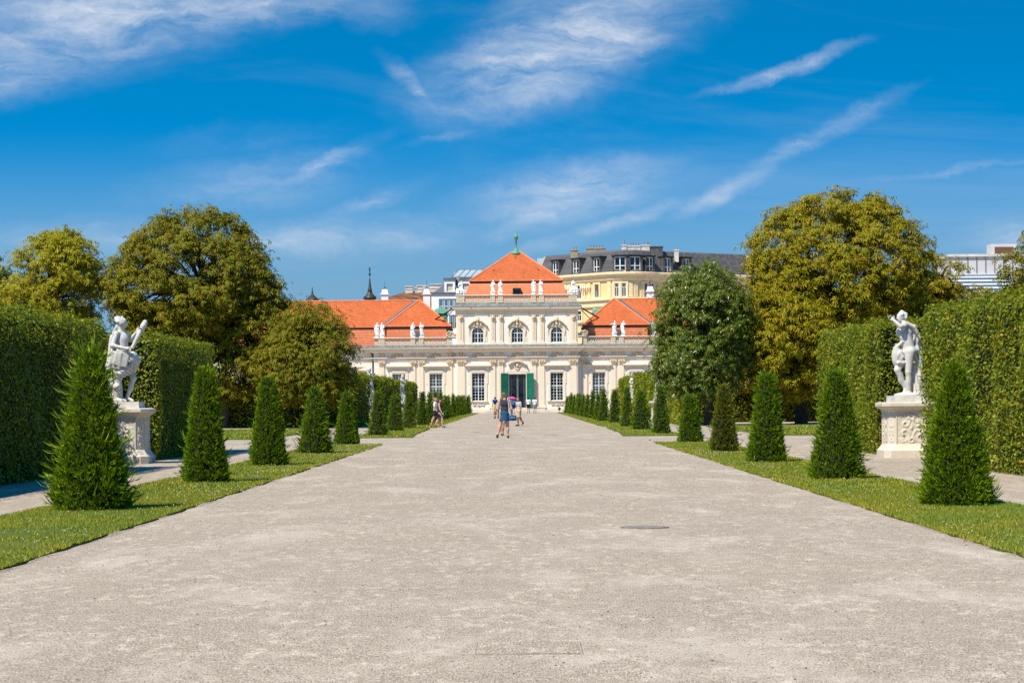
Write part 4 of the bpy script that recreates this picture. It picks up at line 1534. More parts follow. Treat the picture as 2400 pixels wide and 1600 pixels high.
for k in range(3):
    a = 3.9 - 0.38 * k
    MB().box(-a, a + 0.1, -2.2 + 0.4 * k, -0.14, 0.143 * k, 0.143 * (k + 1)).build('step', M['step'], steps)

# ---- central pavilion: upper floor
UX = [-4.6, 0.03, 4.64]
uz, ur, us = 8.17, 0.685, 9.3
m = MB()
wall(m, -HW, HW, 7.6, 11.55, 0.0, [(x - ur, x + ur, uz, us + ur) for x in UX], 0.3)
for x in UX:
    top = us + ur
    a = arc(x, us, ur, ur, 180, 0, 16)
    m.band(a, [(p, top + 0.001) for p, z in a], 0.0, 0.3)
m.build('wall', M['white'], palace)
MB().moulding(-HW, HW, [(0.08, 7.9), (0.08, 8.08), (0.04, 8.14), (0.02, 8.14)], 0.0, 1.0).build('socle', M['plaster'], palace)
for i, x in enumerate(UX):
    t = bpy.data.objects.new('window', None)
    t.location = (x, 0, 0)
    link(t, palace)
    m = MB()
    A, B = arc(0, us, ur, ur, 180, 0, 16), arc(0, us, ur - 0.07, ur - 0.07, 180, 0, 16)
    m.band(A, B, 0.18, 0.26)
    m.box(-ur, -ur + 0.07, 0.18, 0.26, uz, us)
    m.box(ur - 0.07, ur, 0.18, 0.26, uz, us)
    m.box(-ur + 0.07, ur - 0.07, 0.18, 0.26, uz, uz + 0.08)
    m.box(-ur + 0.07, ur - 0.07, 0.16, 0.26, us - 0.05, us + 0.05)
    m.box(-0.06, 0.06, 0.15, 0.26, uz + 0.08, us + ur - 0.07)
    m.band(arc(0, us, 0.4, 0.4, 180, 0, 12), arc(0, us, 0.35, 0.35, 180, 0, 12), 0.2, 0.24)
    for a in (40, 68, 112, 140):
        m.tube([(0.38 * math.cos(R(a)), 0.22, us + 0.38 * math.sin(R(a))), (0.64 * math.cos(R(a)), 0.22, us + 0.64 * math.sin(R(a)))], 0.022, 4)
    for xx in (-0.34, 0.34):
        m.box(xx - 0.02, xx + 0.02, 0.2, 0.24, uz + 0.08, us - 0.05)
    m.box(-ur + 0.07, ur - 0.07, 0.2, 0.24, uz + 0.57, uz + 0.61)
    m.build('frame', M['white_paint'], t)
    A = arc(0, us, ur, ur, 180, 0, 16)
    MB().prism([(-ur, uz)] + A + [(ur, uz)], 0.272, 0.276).build('pane', M['glass'], t)
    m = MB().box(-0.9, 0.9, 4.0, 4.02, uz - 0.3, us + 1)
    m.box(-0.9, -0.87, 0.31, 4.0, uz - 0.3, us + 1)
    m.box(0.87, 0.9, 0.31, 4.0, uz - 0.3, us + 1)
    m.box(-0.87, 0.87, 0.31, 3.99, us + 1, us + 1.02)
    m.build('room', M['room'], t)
    m = MB()
    dx = (0.12, 0.0, -0.25)[i]
    m.prism([(dx - 0.32, uz + 0.05)] + arc(dx, us - 0.35, 0.32, 0.32, 180, 0, 10) + [(dx + 0.32, uz + 0.05)], 3.5, 3.55)
    if i == 1:
        m.box(-0.42, 0.42, 3.0, 3.02, uz + 0.02, uz + 0.5)
    m.build('far_daylight_panel', M['pale_infill'], t)  # pale colour stands in for daylight in the opposite window
    m = MB()
    m.band(arc(0, us, ur + 0.2, ur + 0.2, 180, 0, 16), A, -0.07, 0.0)
    m.box(-ur - 0.2, -ur, -0.07, 0.0, uz - 0.08, us)
    m.box(ur, ur + 0.2, -0.07, 0.0, uz - 0.08, us)
    # shouldered back plate up to the hood
    e = [(-ur - 0.42, uz - 0.08), (-ur - 0.42, us + 0.9)] + arc(0, us + 0.75, 1.02, 0.85, 160, 20, 10) + [(ur + 0.42, us + 0.9), (ur + 0.42, uz - 0.08)]
    inn = [(-ur - 0.19, uz - 0.08), (-ur - 0.19, us)] + arc(0, us, ur + 0.19, ur + 0.19, 165, 15, 10) + [(ur + 0.19, us), (ur + 0.19, uz - 0.08)]
    m.band(e, inn, -0.04, 0.0)
    m.build('surround', M['plaster'], t)
    m = MB()
    for sgn in (-1, 1):
        cv = [(sgn * (1.12 - 0.9 * q), us + 0.95 + 0.62 * math.sin(q * math.pi / 2)) for q in [k / 8 for k in range(9)]]
        lo = [(px, pz - 0.17) for px, pz in cv]
        m.band(cv, lo, -0.36, 0.0)
        lo2 = [(px, pz - 0.24) for px, pz in cv]
        m.band(lo, lo2, -0.2, 0.0)
    m.build('hood', M['plaster'], t)
    m = MB()
    m.lathe([(0.0, 0.0), (0.16, 0.05), (0.2, 0.22), (0.15, 0.4), (0.0, 0.5)], (0, -0.24, us + 1.35), 10)
    for k in range(5):
        a = R(-60 + 30 * k)
        m.tube([(0, -0.25, us + 1.7), (math.sin(a) * 0.3, -0.22, us + 1.72 + math.cos(a) * 0.2)], [0.07, 0.05], 6)
    for sgn in (-1, 1):
        m.tube([(sgn * 0.3, -0.2, us + 1.25), (sgn * 0.42, -0.18, us + 1.0), (sgn * 0.3, -0.16, us + 0.85), (sgn * 0.55, -0.13, us + 0.78), (sgn * 0.72, -0.1, us + 0.62)],
               [0.07, 0.1, 0.09, 0.07, 0.04], 6)
        m.tube([(sgn * 0.95, -0.08, us + 0.6), (sgn * 1.0, -0.08, us + 0.2), (sgn * 0.93, -0.08, us - 0.3)], [0.06, 0.07, 0.04], 6)
    m.lathe([(0.0, -0.2), (0.16, 0.0), (0.12, 0.25), (0.0, 0.35)], (0, -0.16, us + 1.0), 9)
    m.build('crest', M['ornament'], t)
for x, w in [(-6.6, 0.62), (-2.85, 0.5), (-1.9, 0.5), (1.95, 0.5), (2.9, 0.5), (6.6, 0.62)]:
    p = pilaster(x, 0.0, w, 7.92, 11.5, False, lay=abs(x) > 6)
    obj('carved_mask', MSK, p, (0, -0.14, 10.76))
    m = MB().box(-0.1, 0.1, -0.165, -0.14, 8.6, 10.6)
    for k in range(12):
        m.lathe([(0.0, -0.05), (0.04, 0.0), (0.0, 0.05)], (0.03 * (-1) ** k, -0.155, 8.7 + 0.16 * k), 5)
    m.build('drop_relief', M['ornament'], p)
m = MB()
for (a, b) in [(-7.05, -6.05), (-3.15, -1.6), (1.65, 3.2), (6.05, 7.05)]:
    m.moulding(a, b, [(0.14, 11.45), (0.14, 11.98), (0.2, 11.99)], 0.0, 0.0)
m.moulding(-HW, HW, [(0.05, 11.46), (0.09, 11.5), (0.05, 11.54), (0.05, 11.95)], 0.0, 1.0)
m.build('frieze', M['plaster'], palace)
UC = [(0.06, 11.95), (0.24, 12.0), (0.3, 12.1), (0.42, 12.14), (0.45, 12.28), (0.5, 12.36)]
m = MB().moulding(-HW, HW, UC, 0.0, 1.0)
for (a, b) in [(-7.0, -5.9), (-3.3, -1.5), (1.5, 3.35), (5.9, 7.0)]:
    m.moulding(a, b, [(o + 0.08, z - 0.003) for o, z in UC], 0.0, 0.0)
m.build('cornice', M['plaster'], palace)
copper_strip(-HW, HW, 0.0, 12.37, 12.9, 0.5, -0.02)
pz = 12.88
balustrade([(-6.62, 0.95), (-2.85, 0.55), (-1.9, 0.55), (1.95, 0.55), (2.9, 0.55), (6.62, 0.95)],
           [(-6.12, -3.14, 5), (-2.56, -2.19, 1), (-1.61, 1.66, 6), (2.24, 2.61, 1), (3.19, 6.12, 5)], pz, 0.92, 0.12, (-7.0, 7.0))


# ---- roofs
def courses(mb, x0, x1, slope_x, z0, z1, y0, y1, step=0.2, sides=6.0):
    """tiled mansard skirt: overlapping rows, front and both flanks; x spread shrinks by slope_x to the top"""
    n = int((z1 - z0) / step)
    for k in range(n):
        f0, f1 = k / n, (k + 1) / n
        za, zb = z0 + (z1 - z0) * f0, z0 + (z1 - z0) * f1
        ya, yb = y0 + (y1 - y0) * f0 - 0.05, y0 + (y1 - y0) * f1 - 0.005
        xa0, xa1 = x0 + slope_x * f0 - 0.04, x1 - slope_x * f0 + 0.04
        xb0, xb1 = x0 + slope_x * f1, x1 - slope_x * f1
        mb.add([(xa0, ya, za - 0.02), (xa1, ya, za - 0.02), (xb1, yb, zb), (xb0, yb, zb),
                (xa0, y0 + sides, za - 0.02), (xb0, y0 + sides, zb), (xa1, y0 + sides, za - 0.02), (xb1, y0 + sides, zb)],
               [(0, 1, 2, 3), (4, 0, 3, 5), (1, 6, 7, 2), (0, 4, 6, 1)])


def hip(mb, pts, r=0.1):
    mb.tube(pts, r, 6)


roof = bpy.data.objects.new('roof', None)
link(roof, palace)
m = MB()
courses(m, -6.45, 6.35, 0.95, 12.7, 15.2, 1.2, 2.0, 0.21, 10)
m.build('tiled_skirt', M['tile_lower'], roof)
ex0, ex1, ey, ez, ax, ay, az = -5.62, 5.5, 1.9, 15.52, 0.35, 7.6, 19.35
m = MB()
m.add([(ex0, ey, ez), (ex1, ey, ez), (ex1, ey + 11.4, ez), (ex0, ey + 11.4, ez), (-ax - 0.03, ay, az), (ax - 0.03, ay, az)],
      [(0, 1, 5, 4), (1, 2, 5), (2, 3, 4, 5), (3, 0, 4)])
m.build('tiled_slope', M['tile'], roof)
m = MB().box(ex0 + 0.12, ex1 - 0.12, ey + 0.1, ey + 11, ez - 0.34, ez - 0.04)
m.build('eave', M['shutter_brown'], roof)
m = MB()
hip(m, [(ex0, ey, ez + 0.02), (-ax, ay, az)])
hip(m, [(ex1, ey, ez + 0.02), (ax, ay, az)])
hip(m, [(ex0, ey, ez), (ex1, ey, ez)], 0.06)
hip(m, [(-6.4, 1.15, 12.8), (-5.5, 2.1, 15.15)], 0.09)
hip(m, [(6.3, 1.15, 12.8), (5.4, 2.1, 15.15)], 0.09)
m.build('hip_tiles', M['tile_lower'], roof)
m = MB().box(-0.48, 0.48, 1.25, 1.8, 13.95, 14.62)
h_ = m.build('roof_hatch', M['dark_metal'], roof)
MB().box(-0.36, -0.03, 1.2, 1.25, 14.1, 14.5).box(0.03, 0.36, 1.2, 1.25, 14.1, 14.5).build('pane', M['glass'], h_)
m = MB()
for p, q in ((-0.05, 0.28), (-0.45, 0.2)):
    pass
for (x, z) in ((-0.1, 18.6), (-2.7, 16.9), (2.6, 16.9)):
    y = ey + (ay - ey) * (z - ez) / (az - ez)
    m.box(x - 0.06, x + 0.06, y - 0.15, y + 0.1, z - 0.03, z + 0.07)
m.build('snow_hooks', M['dark_metal'], roof)
m = MB().lathe([(0.75, -0.35), (0.5, -0.05), (0.3, 0.12), (0.16, 0.3), (0.09, 0.6), (0.09, 1.3), (0.17, 1.32), (0.1, 1.4), (0.22, 1.52), (0.27, 1.72), (0.22, 1.92), (0.1, 2.05),
                (0.06, 2.12), (0.1, 2.2), (0.07, 2.26), (0.03, 2.3), (0.1, 2.4), (0.04, 2.48)], (-0.03, ay, az), 14)
m.build('finial', M['verdigris'], roof, smooth=True)

SCROLL = None


def scroll_mesh():
    pts = []
    for k in range(40):
        a = R(90 - k * 18)
        r = 0.36 * (1 - k / 44)
        pts.append((r * math.cos(a), r * math.sin(a)))
    m = MB()
    out = [(x * 1.0, z) for x, z in pts]
    m.band(out, [(x * 0.76, z * 0.76) for x, z in pts], -0.3, 0.0)
    tail = [(0.0, 0.36), (0.5, 0.2), (0.75, -0.05), (0.95, -0.0), (1.1, 0.25)]
    m.band(tail, [(x, z - 0.12) for x, z in tail], -0.3, 0.0)
    m.prism([(-0.3, -0.36), (1.1, -0.36), (1.1, 0.2), (0.9, -0.1), (0.7, -0.1), (0.45, 0.15), (0, 0.3), (-0.3, 0.1)], -0.2, 0.0)
    return m.mesh('scroll', M['balustrade'])


SCROLL = scroll_mesh()
for sx in (-1, 1):
    yw = 0.9
    xi, xo = 7.1, 16.85

    def X(a, b):
        return tuple(sorted((sx * a, sx * b)))
    wins = [9.58, 13.95]
    m = MB()
    a, b = X(xi, xo)
    wall(m, a, b, 0.0, 6.12, yw, [(sx * x - 0.76, sx * x + 0.76, low_z, low_z + low_h) for x in wins], 0.3)
    m.build('wall', M['white'], palace)
    MB().moulding(a, b, [(0.12, 0.0), (0.12, 0.42), (0.06, 0.5), (0.02, 0.5)], yw, yw + 1.0).build('socle', M['plaster'], palace)
    for x in wins:
        tall_window(sx * x, low_z, yw, True)
    for x, w in ((7.95, 0.55), (11.3, 0.55), (12.25, 0.55), (15.95, 0.55)):
        pilaster(sx * x, yw, w, 0.5, 6.12)
        for d in (-0.2, 0.2):
            obj('bracket', BRK, palace, (sx * x + d, yw - 0.13, 6.58))
    entablature(a, b, yw, [X(7.6, 8.3), X(10.95, 12.6), X(15.6, 16.3)])
    for x in (9.6, 14.1):
        obj('trophy_relief', TRO, palace, (sx * x, yw - 0.05, 6.62), (0, 0, 0), (1.25, 1, 1.25))
    copper_strip(a, b, yw, 7.64, 7.98, 0.76, 0.1)
    pn = []
    for (p, q, n) in ((8.28, 11.0, 5), (11.59, 11.96, 1), (12.54, 15.55, 5), (16.32, 16.8, 1)):
        u, v = X(p, q)
        pn.append((u, v, n))
    balustrade([(sx * 7.95, 0.6), (sx * 11.3, 0.55), (sx * 12.25, 0.55), (sx * 15.95, 0.72)], pn, 7.97, 0.92, yw + 0.12, X(7.2, 16.8))
    o = obj('scroll', SCROLL, palace, (sx * 8.05, yw - 0.05, 9.32), (0, 0, 0), (-sx * 0.95, 1, 1))
    # mansard skirt, hipped roof over the wing, long roof behind
    wr = bpy.data.objects.new('roof', None)
    link(wr, palace)
    m = MB()
    u, v = X(8.35, 15.45)
    courses(m, u, v, 0.05, 7.9, 10.05, 2.4, 2.5, 0.2, 5)
    m.build('tiled_skirt', M['tile_lower'], wr)
    m = MB().box(sx * 11.78 - 0.42, sx * 11.78 + 0.42, 2.26, 2.6, 8.0, 9.7)
    m.build('roof_hatch', M['grey_metal'], wr)
    u, v = X(7.75, 15.75)
    m = MB()
    apx = sx * 11.72
    m.add([(u, 2.3, 10.25), (v, 2.3, 10.25), (apx, 6.6, 13.55), (apx, 12, 13.55), (u, 12, 10.25), (v, 12, 10.25)], [(0, 1, 2), (0, 2, 3, 4), (1, 5, 3, 2)])
    m.build('tiled_slope', M['tile'], wr)
    MB().box(u + 0.1, v - 0.1, 2.42, 11.9, 9.95, 10.22).build('eave', M['shutter_brown'], wr)
    m = MB()
    hip(m, [(u, 2.3, 10.27), (apx, 6.6, 13.58)], 0.09)
    hip(m, [(v, 2.3, 10.27), (apx, 6.6, 13.58)], 0.09)
    hip(m, [(u, 2.3, 10.25), (v, 2.3, 10.25)], 0.05)
    m.build('hip_tiles', M['tile_lower'], wr)
    # valley gutter towards the long wing
    m = MB()
    vx = sx * 15.75
    m.add([(vx - sx * 0.1, 2.42, 10.28), (vx + sx * 0.42, 2.5, 10.3), (apx + sx * 0.7, 6.7, 13.5), (apx + sx * 0.12, 6.62, 13.52)], [(0, 1, 2, 3)])
    m.build('valley_gutter', M['grey_metal'], wr)
    lw = bpy.data.objects.new('roof', None)
    link(lw, palace)
    u, v = X(11.9, 46)
    m = MB()
    m.add([(u, 3.0, 10.2), (v, 3.0, 10.2), (v, 7.0, 13.5), (u, 7.0, 13.5), (v, 11, 10.2), (u, 11, 10.2)], [(0, 1, 2, 3), (3, 2, 4, 5)])
    m.build('tiled_slope', M['tile'], lw)
    m = MB()
    hip(m, [(u, 7.0, 13.52), (v, 7.0, 13.52)], 0.1)
    hip(m, [(u, 3.0, 10.2), (v, 3.0, 10.2)], 0.05)
    m.build('ridge_tiles', M['tile_lower'], lw)
    u, v = X(15.6, 46)
    m = MB()
    courses(m, u, v, 0.0, 8.0, 10.0, 3.05, 3.15, 0.2, 5)
    m.build('tiled_skirt', M['tile_lower'], lw)
    u, v = X(15.5, 46)
    MB().box(u, v, 3.12, 10, 9.85, 10.16).build('eave', M['shutter_brown'], lw)
    u, v = X(16.85, 46)
    m = MB()
    wall(m, u, v, 0.0, 6.12, 2.2, [], 0.3)
    m.build('wall', M['white'], palace)
    m = MB().moulding(u, v, ENT_LOW, 2.2, 3.0)
    m.build('architrave', M['plaster'], palace)
    MB().box(u, v, 2.15, 3.0, 6.55, 7.03).build('frieze', M['white'], palace)
    MB().moulding(u, v, ENT_COR, 2.2, 3.0).build('cornice', M['plaster'], palace)
    copper_strip(u, v, 2.2, 7.64, 7.98, 0.76, 0.0)
    for k in range(4):
        tall_window(sx * (19.6 + 4.4 * k), low_z, 2.2 - 0.32, True)
    # drainpipe
    m = MB().tube([(sx * 17.05, 1.2, 6.95), (sx * 17.05, 1.9, 6.6), (sx * 17.05, 2.05, 6.4), (sx * 17.05, 2.05, 0.1)], 0.09, 8)
    m.lathe([(0.09, 0), (0.16, 0.15), (0.16, 0.35)], (sx * 17.05, 1.2, 6.85), 8)
    m.build('drainpipe', M['green_iron'], palace)
    # struts and lines between the pavilion cornice and the wing roof
    m = MB().tube([(sx * 7.3, 1.4, 12.3), (sx * 9.4, 3.6, 10.3)], 0.05, 5)
    m.tube([(sx * 7.4, 1.5, 12.35), (sx * 11.0, 4.5, 12.6 - 2.2)], 0.09, 5)
    m.build('roof_strut', M['dark_metal'], palace)
# chimneys rising from the long roofs
for (x, y, z0, z1) in ((-15.95, 8.2, 12.6, 14.3), (-10.9, 8.4, 12.3, 14.3), (16.15, 8.3, 12.6, 14.4)):
    t = bpy.data.objects.new('chimney', None)
    t.location = (x, y, 0)
    link(t, palace)
    MB().box(-0.42, 0.42, -0.4, 0.4, z0 - 1.2, z1).moulding(-0.42, 0.42, [(0.02, z1 - 0.1), (0.14, z1), (0.14, z1 + 0.08), (0.0, z1 + 0.1)], -0.4, 0.5).build('shaft', M['white_wall'], t)
    MB().loft([[(sx * w, sy * w * 0.9, z) for sx, sy in ((-1, -1), (1, -1), (1, 1), (-1, 1))] for w, z in ((0.42, z1 + 0.1), (0.3, z1 + 0.65))]).build('cap', M['white_wall'], t)
    MB().tube([(-0.22, 0, z1 + 0.65), (0, 0, z1 + 0.98), (0.22, 0, z1 + 0.65)], 0.05, 6).tube([(0, 0, z1 + 0.6), (0, 0, z1 + 1.7)], 0.015, 4).build('cowl', M['dark_metal'], t)


# ------------------------------------------------------------------ the town behind
def part(parent, name, mat, mb, loc=(0, 0, 0)):
    return mb.build(name, M[mat], parent, loc)


# onion spire
Y = 330.0
p0, p1 = at(867, 704, Y), at(867, 626, Y)
t = empty('onion_spire', (p0.x, Y, 0))
tag(t, 'dark onion-domed church spire with a cross above the left palace roof', 'spire')
u_ = (p1.z - p0.z) / 78.0
m = MB().lathe([(2.6 * 0.4, -16), (1.1, -2.0), (10 * u_, 0), (15 * u_, 3 * u_), (15.5 * u_, 6 * u_), (14 * u_, 9 * u_), (9 * u_, 13 * u_), (6 * u_, 18 * u_), (5 * u_, 23 * u_), (5.6 * u_, 25 * u_), (4.2 * u_, 27 * u_),
                (2.5 * u_, 38 * u_), (1.4 * u_, 50 * u_), (0.7 * u_, 52 * u_), (0.6 * u_, 58 * u_)], (0, 0, p0.z), 14)
m.build('dome', M['onion'], t, smooth=True)
MB().lathe([(0.0, -3.2 * u_), (2.4 * u_, -2 * u_), (3.2 * u_, 0), (2.4 * u_, 2 * u_), (0.0, 3.2 * u_)], (0, 0, p0.z + 61 * u_), 12).build('ball', M['onion'], t, smooth=True)
m = MB().box(-0.07, 0.07, -0.07, 0.07, p0.z + 64 * u_, p0.z + 78 * u_).box(-2.6 * u_, 2.6 * u_, -0.07, 0.07, p0.z + 72.5 * u_, p0.z + 74 * u_)
m.box(-1.6 * u_, 1.6 * u_, -0.06, 0.06, p0.z + 69 * u_, p0.z + 70 * u_)
m.build('cross', M['dark_metal'], t)
MB().box(-2.2, 2.2, -2.2, 2.2, 0, p0.z - 8).build('tower', M['white_wall'], t)
# small far cupola
p0 = at(732, 700, 340.0)
t = empty('small_cupola', (p0.x, 340.0, 0))
tag(t, 'tiny dark cupola peeping over the roof ridge beside the browning trees', 'cupola')
MB().lathe([(1.4, -20), (1.4, -2.0), (1.5, -0.9), (1.0, -0.1), (0.4, 0.5), (0.15, 0.8), (0.07, 1.5), (0.03, 1.9)], (0, 0, p0.z), 10).build('dome', M['onion'], t)
MB().box(-3, 3, -3, 3, 0, p0.z - 4).build('drum', M['white_wall'], t)

# brown-roofed house with chimney stacks
Y = 300.0
S = Y / FPX
t = empty('brown_roofed_house', (at(960, 938, Y).x, Y, 0))
tag(t, 'house with an old brown tile roof and white chimney stacks behind the left wing', 'house')
ox = at(960, 938, Y).x
q = lambda px, py: (at(px, py, Y).x - ox, at(px, py, Y).z)
(xa, za), (xb, zb), (xc, zc), (xd, zd) = q(868, 712), q(945, 680), q(1048, 674), q(1030, 712)
m = MB()
m.add([(xa, 0, za), (xd, 0, zd), (xc + 2, 5, zc), (xb, 5, zb), (xa - 3, 10, za), (xd + 5, 10, zd)], [(0, 1, 2, 3), (0, 3, 4), (3, 2, 5, 4)])
m.build('roof', M['tile_brown'], t)
MB().box(xa + 0.3, xd, 0.4, 9.6, 0, za - 0.05).build('wall', M['white_wall'], t)
for (px0, px1, pt) in ((946, 964, 666), (969, 974, 669), (974, 988, 664), (1004, 1031, 661)):
    (a, z1), (b, z0) = q(px0, pt), q(px1, 682)
    m = MB().box(a, b, 4.4, 5.4, z0 - 1.0, z1 - 0.15).box(a - 0.08, b + 0.08, 4.3, 5.5, z1 - 0.15, z1).box(a - 0.05, b + 0.05, 4.35, 5.45, (z0 + z1) / 2 - 0.06, (z0 + z1) / 2 + 0.06)
    c_ = m.build('chimney', M['chimney'], t)
(a, z), _ = q(993, 672), 0
d_ = MB().lathe([(0.0, 0.0), (0.35, 0.1), (0.5, 0.25)], (0, 0, 0), 12).build('satellite_dish', M['grey_wall'], t, (a, 4.2, z))
d_.rotation_euler = (R(80), 0, 0.4)

# white modern block with blue glazing and rooflights
Y = 290.0
ox = at(1050, 938, Y).x
t = empty('white_apartment_block', (ox, Y, 0))
tag(t, 'white modern block with blue window bands and glazed roof between roofs', 'building')
q = lambda px, py: (at(px, py, Y).x - ox, at(px, py, Y).z)
(x0, zt), (x1, zl) = q(1011, 688), q(1150, 770)
wz = [q(1040, p)[1] for p in (700, 728, 738, 770)]
m = MB()
wall(m, x0, x1, 0, zt, 0, [(q(1023, 0)[0], q(1070, 0)[0], wz[1], wz[0]), (q(1047, 0)[0], q(1068, 0)[0], wz[3], wz[2])], 0.25)
m.build('wall', M['white_wall'], t)
MB().box(x0 - 0.15, x1, -0.2, 0.1, zt - 0.05, zt + 0.15).build('parapet', M['grey_metal'], t)
for k in range(4):
    a, b = q(1023 + 12.0 * k, 0)[0], q(1023 + 12.0 * k + 10.5, 0)[0]
    f = MB().band([(a, wz[1]), (b, wz[1]), (b, wz[0]), (a, wz[0])], [(a + 0.1, wz[1] + 0.1), (b - 0.1, wz[1] + 0.1), (b - 0.1, wz[0] - 0.1), (a + 0.1, wz[0] - 0.1)], 0.1, 0.2, True)
    f.box(a + 0.1, b - 0.1, 0.11, 0.19, (wz[0] + wz[1]) / 2 - 0.25, (wz[0] + wz[1]) / 2 - 0.15)
    w_ = f.build('window', M['white_paint'], t)
    MB().add([(a, 0.22, wz[1]), (b, 0.22, wz[1]), (b, 0.22, wz[0]), (a, 0.22, wz[0])], [(0, 1, 2, 3)]).build('pane', M['blue_glass'], w_)
for k in range(2):
    a, b = q(1048 + 11.0 * k, 0)[0], q(1048 + 11.0 * k + 8.5, 0)[0]
    w_ = MB().band([(a, wz[3]), (b, wz[3]), (b, wz[2]), (a, wz[2])], [(a + 0.08, wz[3] + 0.08), (b - 0.08, wz[3] + 0.08), (b - 0.08, wz[2] - 0.08), (a + 0.08, wz[2] - 0.08)], 0.1, 0.2, True).build('window', M['white_paint'], t)
    MB().add([(a, 0.22, wz[3]), (b, 0.22, wz[3]), (b, 0.22, wz[2]), (a, 0.22, wz[2])], [(0, 1, 2, 3)]).build('pane', M['blue_glass'], w_)
MB().box(x0 + 1, x1, 0.26, 0.3, 0, zt - 0.3).build('room', M['room'], t)  # thin near-black sheet standing in for the unlit interior
# dormers on the roof slope
MB().add([(x0 + 0.2, 0.3, zt + 0.1), (x1, 0.3, zt + 0.1), (x1, 4.5, q(1040, 650)[1]), (x0 + 2.5, 4.5, q(1040, 650)[1])], [(0, 1, 2, 3)]).build('roof', M['grey_metal'], t)
for (pa, pb) in ((1036, 1061), (1074, 1099)):
    a, b = q(pa, 0)[0], q(pb, 0)[0]
    z0, z1 = zt + 0.2, q(1050, 654)[1]
    dm = MB().band([(a, z0), (b, z0), (b, z1), (a, z1)], [(a + 0.3, z0 + 0.1), (b - 0.3, z0 + 0.1), (b - 0.3, z1 - 0.6), (a + 0.3, z1 - 0.6)], 0.3, 4.0, True).build('dormer', M['white_wall'], t)
    MB().box(a - 0.15, b + 0.15, 0.1, 4.2, z1 + 0.003, z1 + 0.16).build('dormer_roof', M['grey_metal'], dm)
    MB().box(a + 0.3, b - 0.3, 0.5, 0.6, z0 + 0.1, z1 - 0.6).build('blind', M['cream_paint'], dm)
(ga, gz0), (gb, gz1) = q(1056, 645), q(1160, 623)
f = MB()
for k in range(8):
    x = ga + (gb - ga) * k / 7
    f.tube([(x, 5, gz0), (x + 0.9, 8, gz1)], 0.06, 4)
f.tube([(ga, 5, gz0), (gb, 5, gz0)], 0.07, 4).tube([(ga + 0.9, 8, gz1), (gb, 8, gz1)], 0.07, 4)
gf = f.build('rooflight_frame', M['grey_metal'], t)
MB().add([(ga, 5.02, gz0), (gb, 5.02, gz0), (gb, 8.02, gz1), (ga + 0.9, 8.02, gz1)], [(0, 1, 2, 3)]).build('pane', M['roof_glass'], gf)
MB().box(ga + 0.2, gb, 8.2, 12, gz0 - 2, gz1 - 0.3).build('attic_wall', M['grey_wall'], t)
MB().add([(ga - 1.0, 4.4, gz0 - 0.95), (gb, 4.4, gz0 - 0.95), (gb, 5, gz0), (ga, 5, gz0)], [(0, 1, 2, 3)]).build('standing_seam_roof', M['grey_metal'], t)
# copper lantern roof between the wings
for (px, sx_, nm) in ((1034, 1, 'left'), (1404, -1, 'right')):
    p0 = at(px, 735, 268.0)
    c_ = empty('copper_lantern', (p0.x, 268.0, 0))
    tag(c_, 'small green copper roof lantern squeezed between the raised centre and the %s wing roof' % nm, 'lantern')
    MB().loft([[(a * w, b * w * 0.7, p0.z + z) for a, b in ((-1, -1), (1, -1), (1, 1), (-1, 1))] for w, z in ((1.0, 0.0), (0.75, 0.5), (0.2, 0.75))]).build('roof', M['verdigris'], c_)
    MB().box(-0.8, 0.8, -0.55, 0.55, 0, p0.z - 0.003).build('shaft', M['verdigris'], c_)

# yellow corner building with slate mansard
t = empty('yellow_corner_building', (0, 0, 0))
tag(t, 'yellow corner building with dark mansard roof and white dormer windows', 'building')
Yc = 380.0
cs = Yc / FPX
zz = lambda py: EYE - (py - HORIZON + ROLL * 280) / FPX * Yc
Zt, Ze, Zc, Zm = zz(583.5), zz(640), zz(702), zz(718)
Xc = at(1475, 640, Yc).x
# plan: left facade receding, rounded corner, right facade receding
pl = Vector((at(1262, 640, Yc + 18).x, Yc + 15.5))
plan = [pl, Vector((at(1428, 640, Yc).x, Yc + 0.9))]
c0 = plan[1]
for k in range(1, 9):
    f = k / 8
    ang = R(-62 + 110 * f)
    plan.append(Vector((c0.x + 8.2 * f * 1.05, c0.y - 1.5 * math.sin(math.pi * f) + 2.4 * f * f)))
plan.append(Vector((at(1800, 640, Yc + 14).x, Yc + 17)))


def ring_of(z, inset):
    out = []
    n = len(plan)
    for i, p in enumerate(plan):
        a = plan[max(i - 1, 0)]
        b = plan[min(i + 1, n - 1)]
        d = (b - a).normalized()
        nn = Vector((-d.y, d.x))
        out.append((p.x + nn.x * inset, p.y + nn.y * inset, z))
    return out


def strip(name, mat, prof_):
    m = MB()
    rings = [ring_of(z, i_) for i_, z in prof_]
    n = len(rings[0])
    for r_ in rings:
        m.v += r_
    for k in range(len(rings) - 1):
        for i in range(n - 1):
            m.f.append((k * n + i, k * n + i + 1, (k + 1) * n + i + 1, (k + 1) * n + i))
    return m.build(name, M[mat], t)


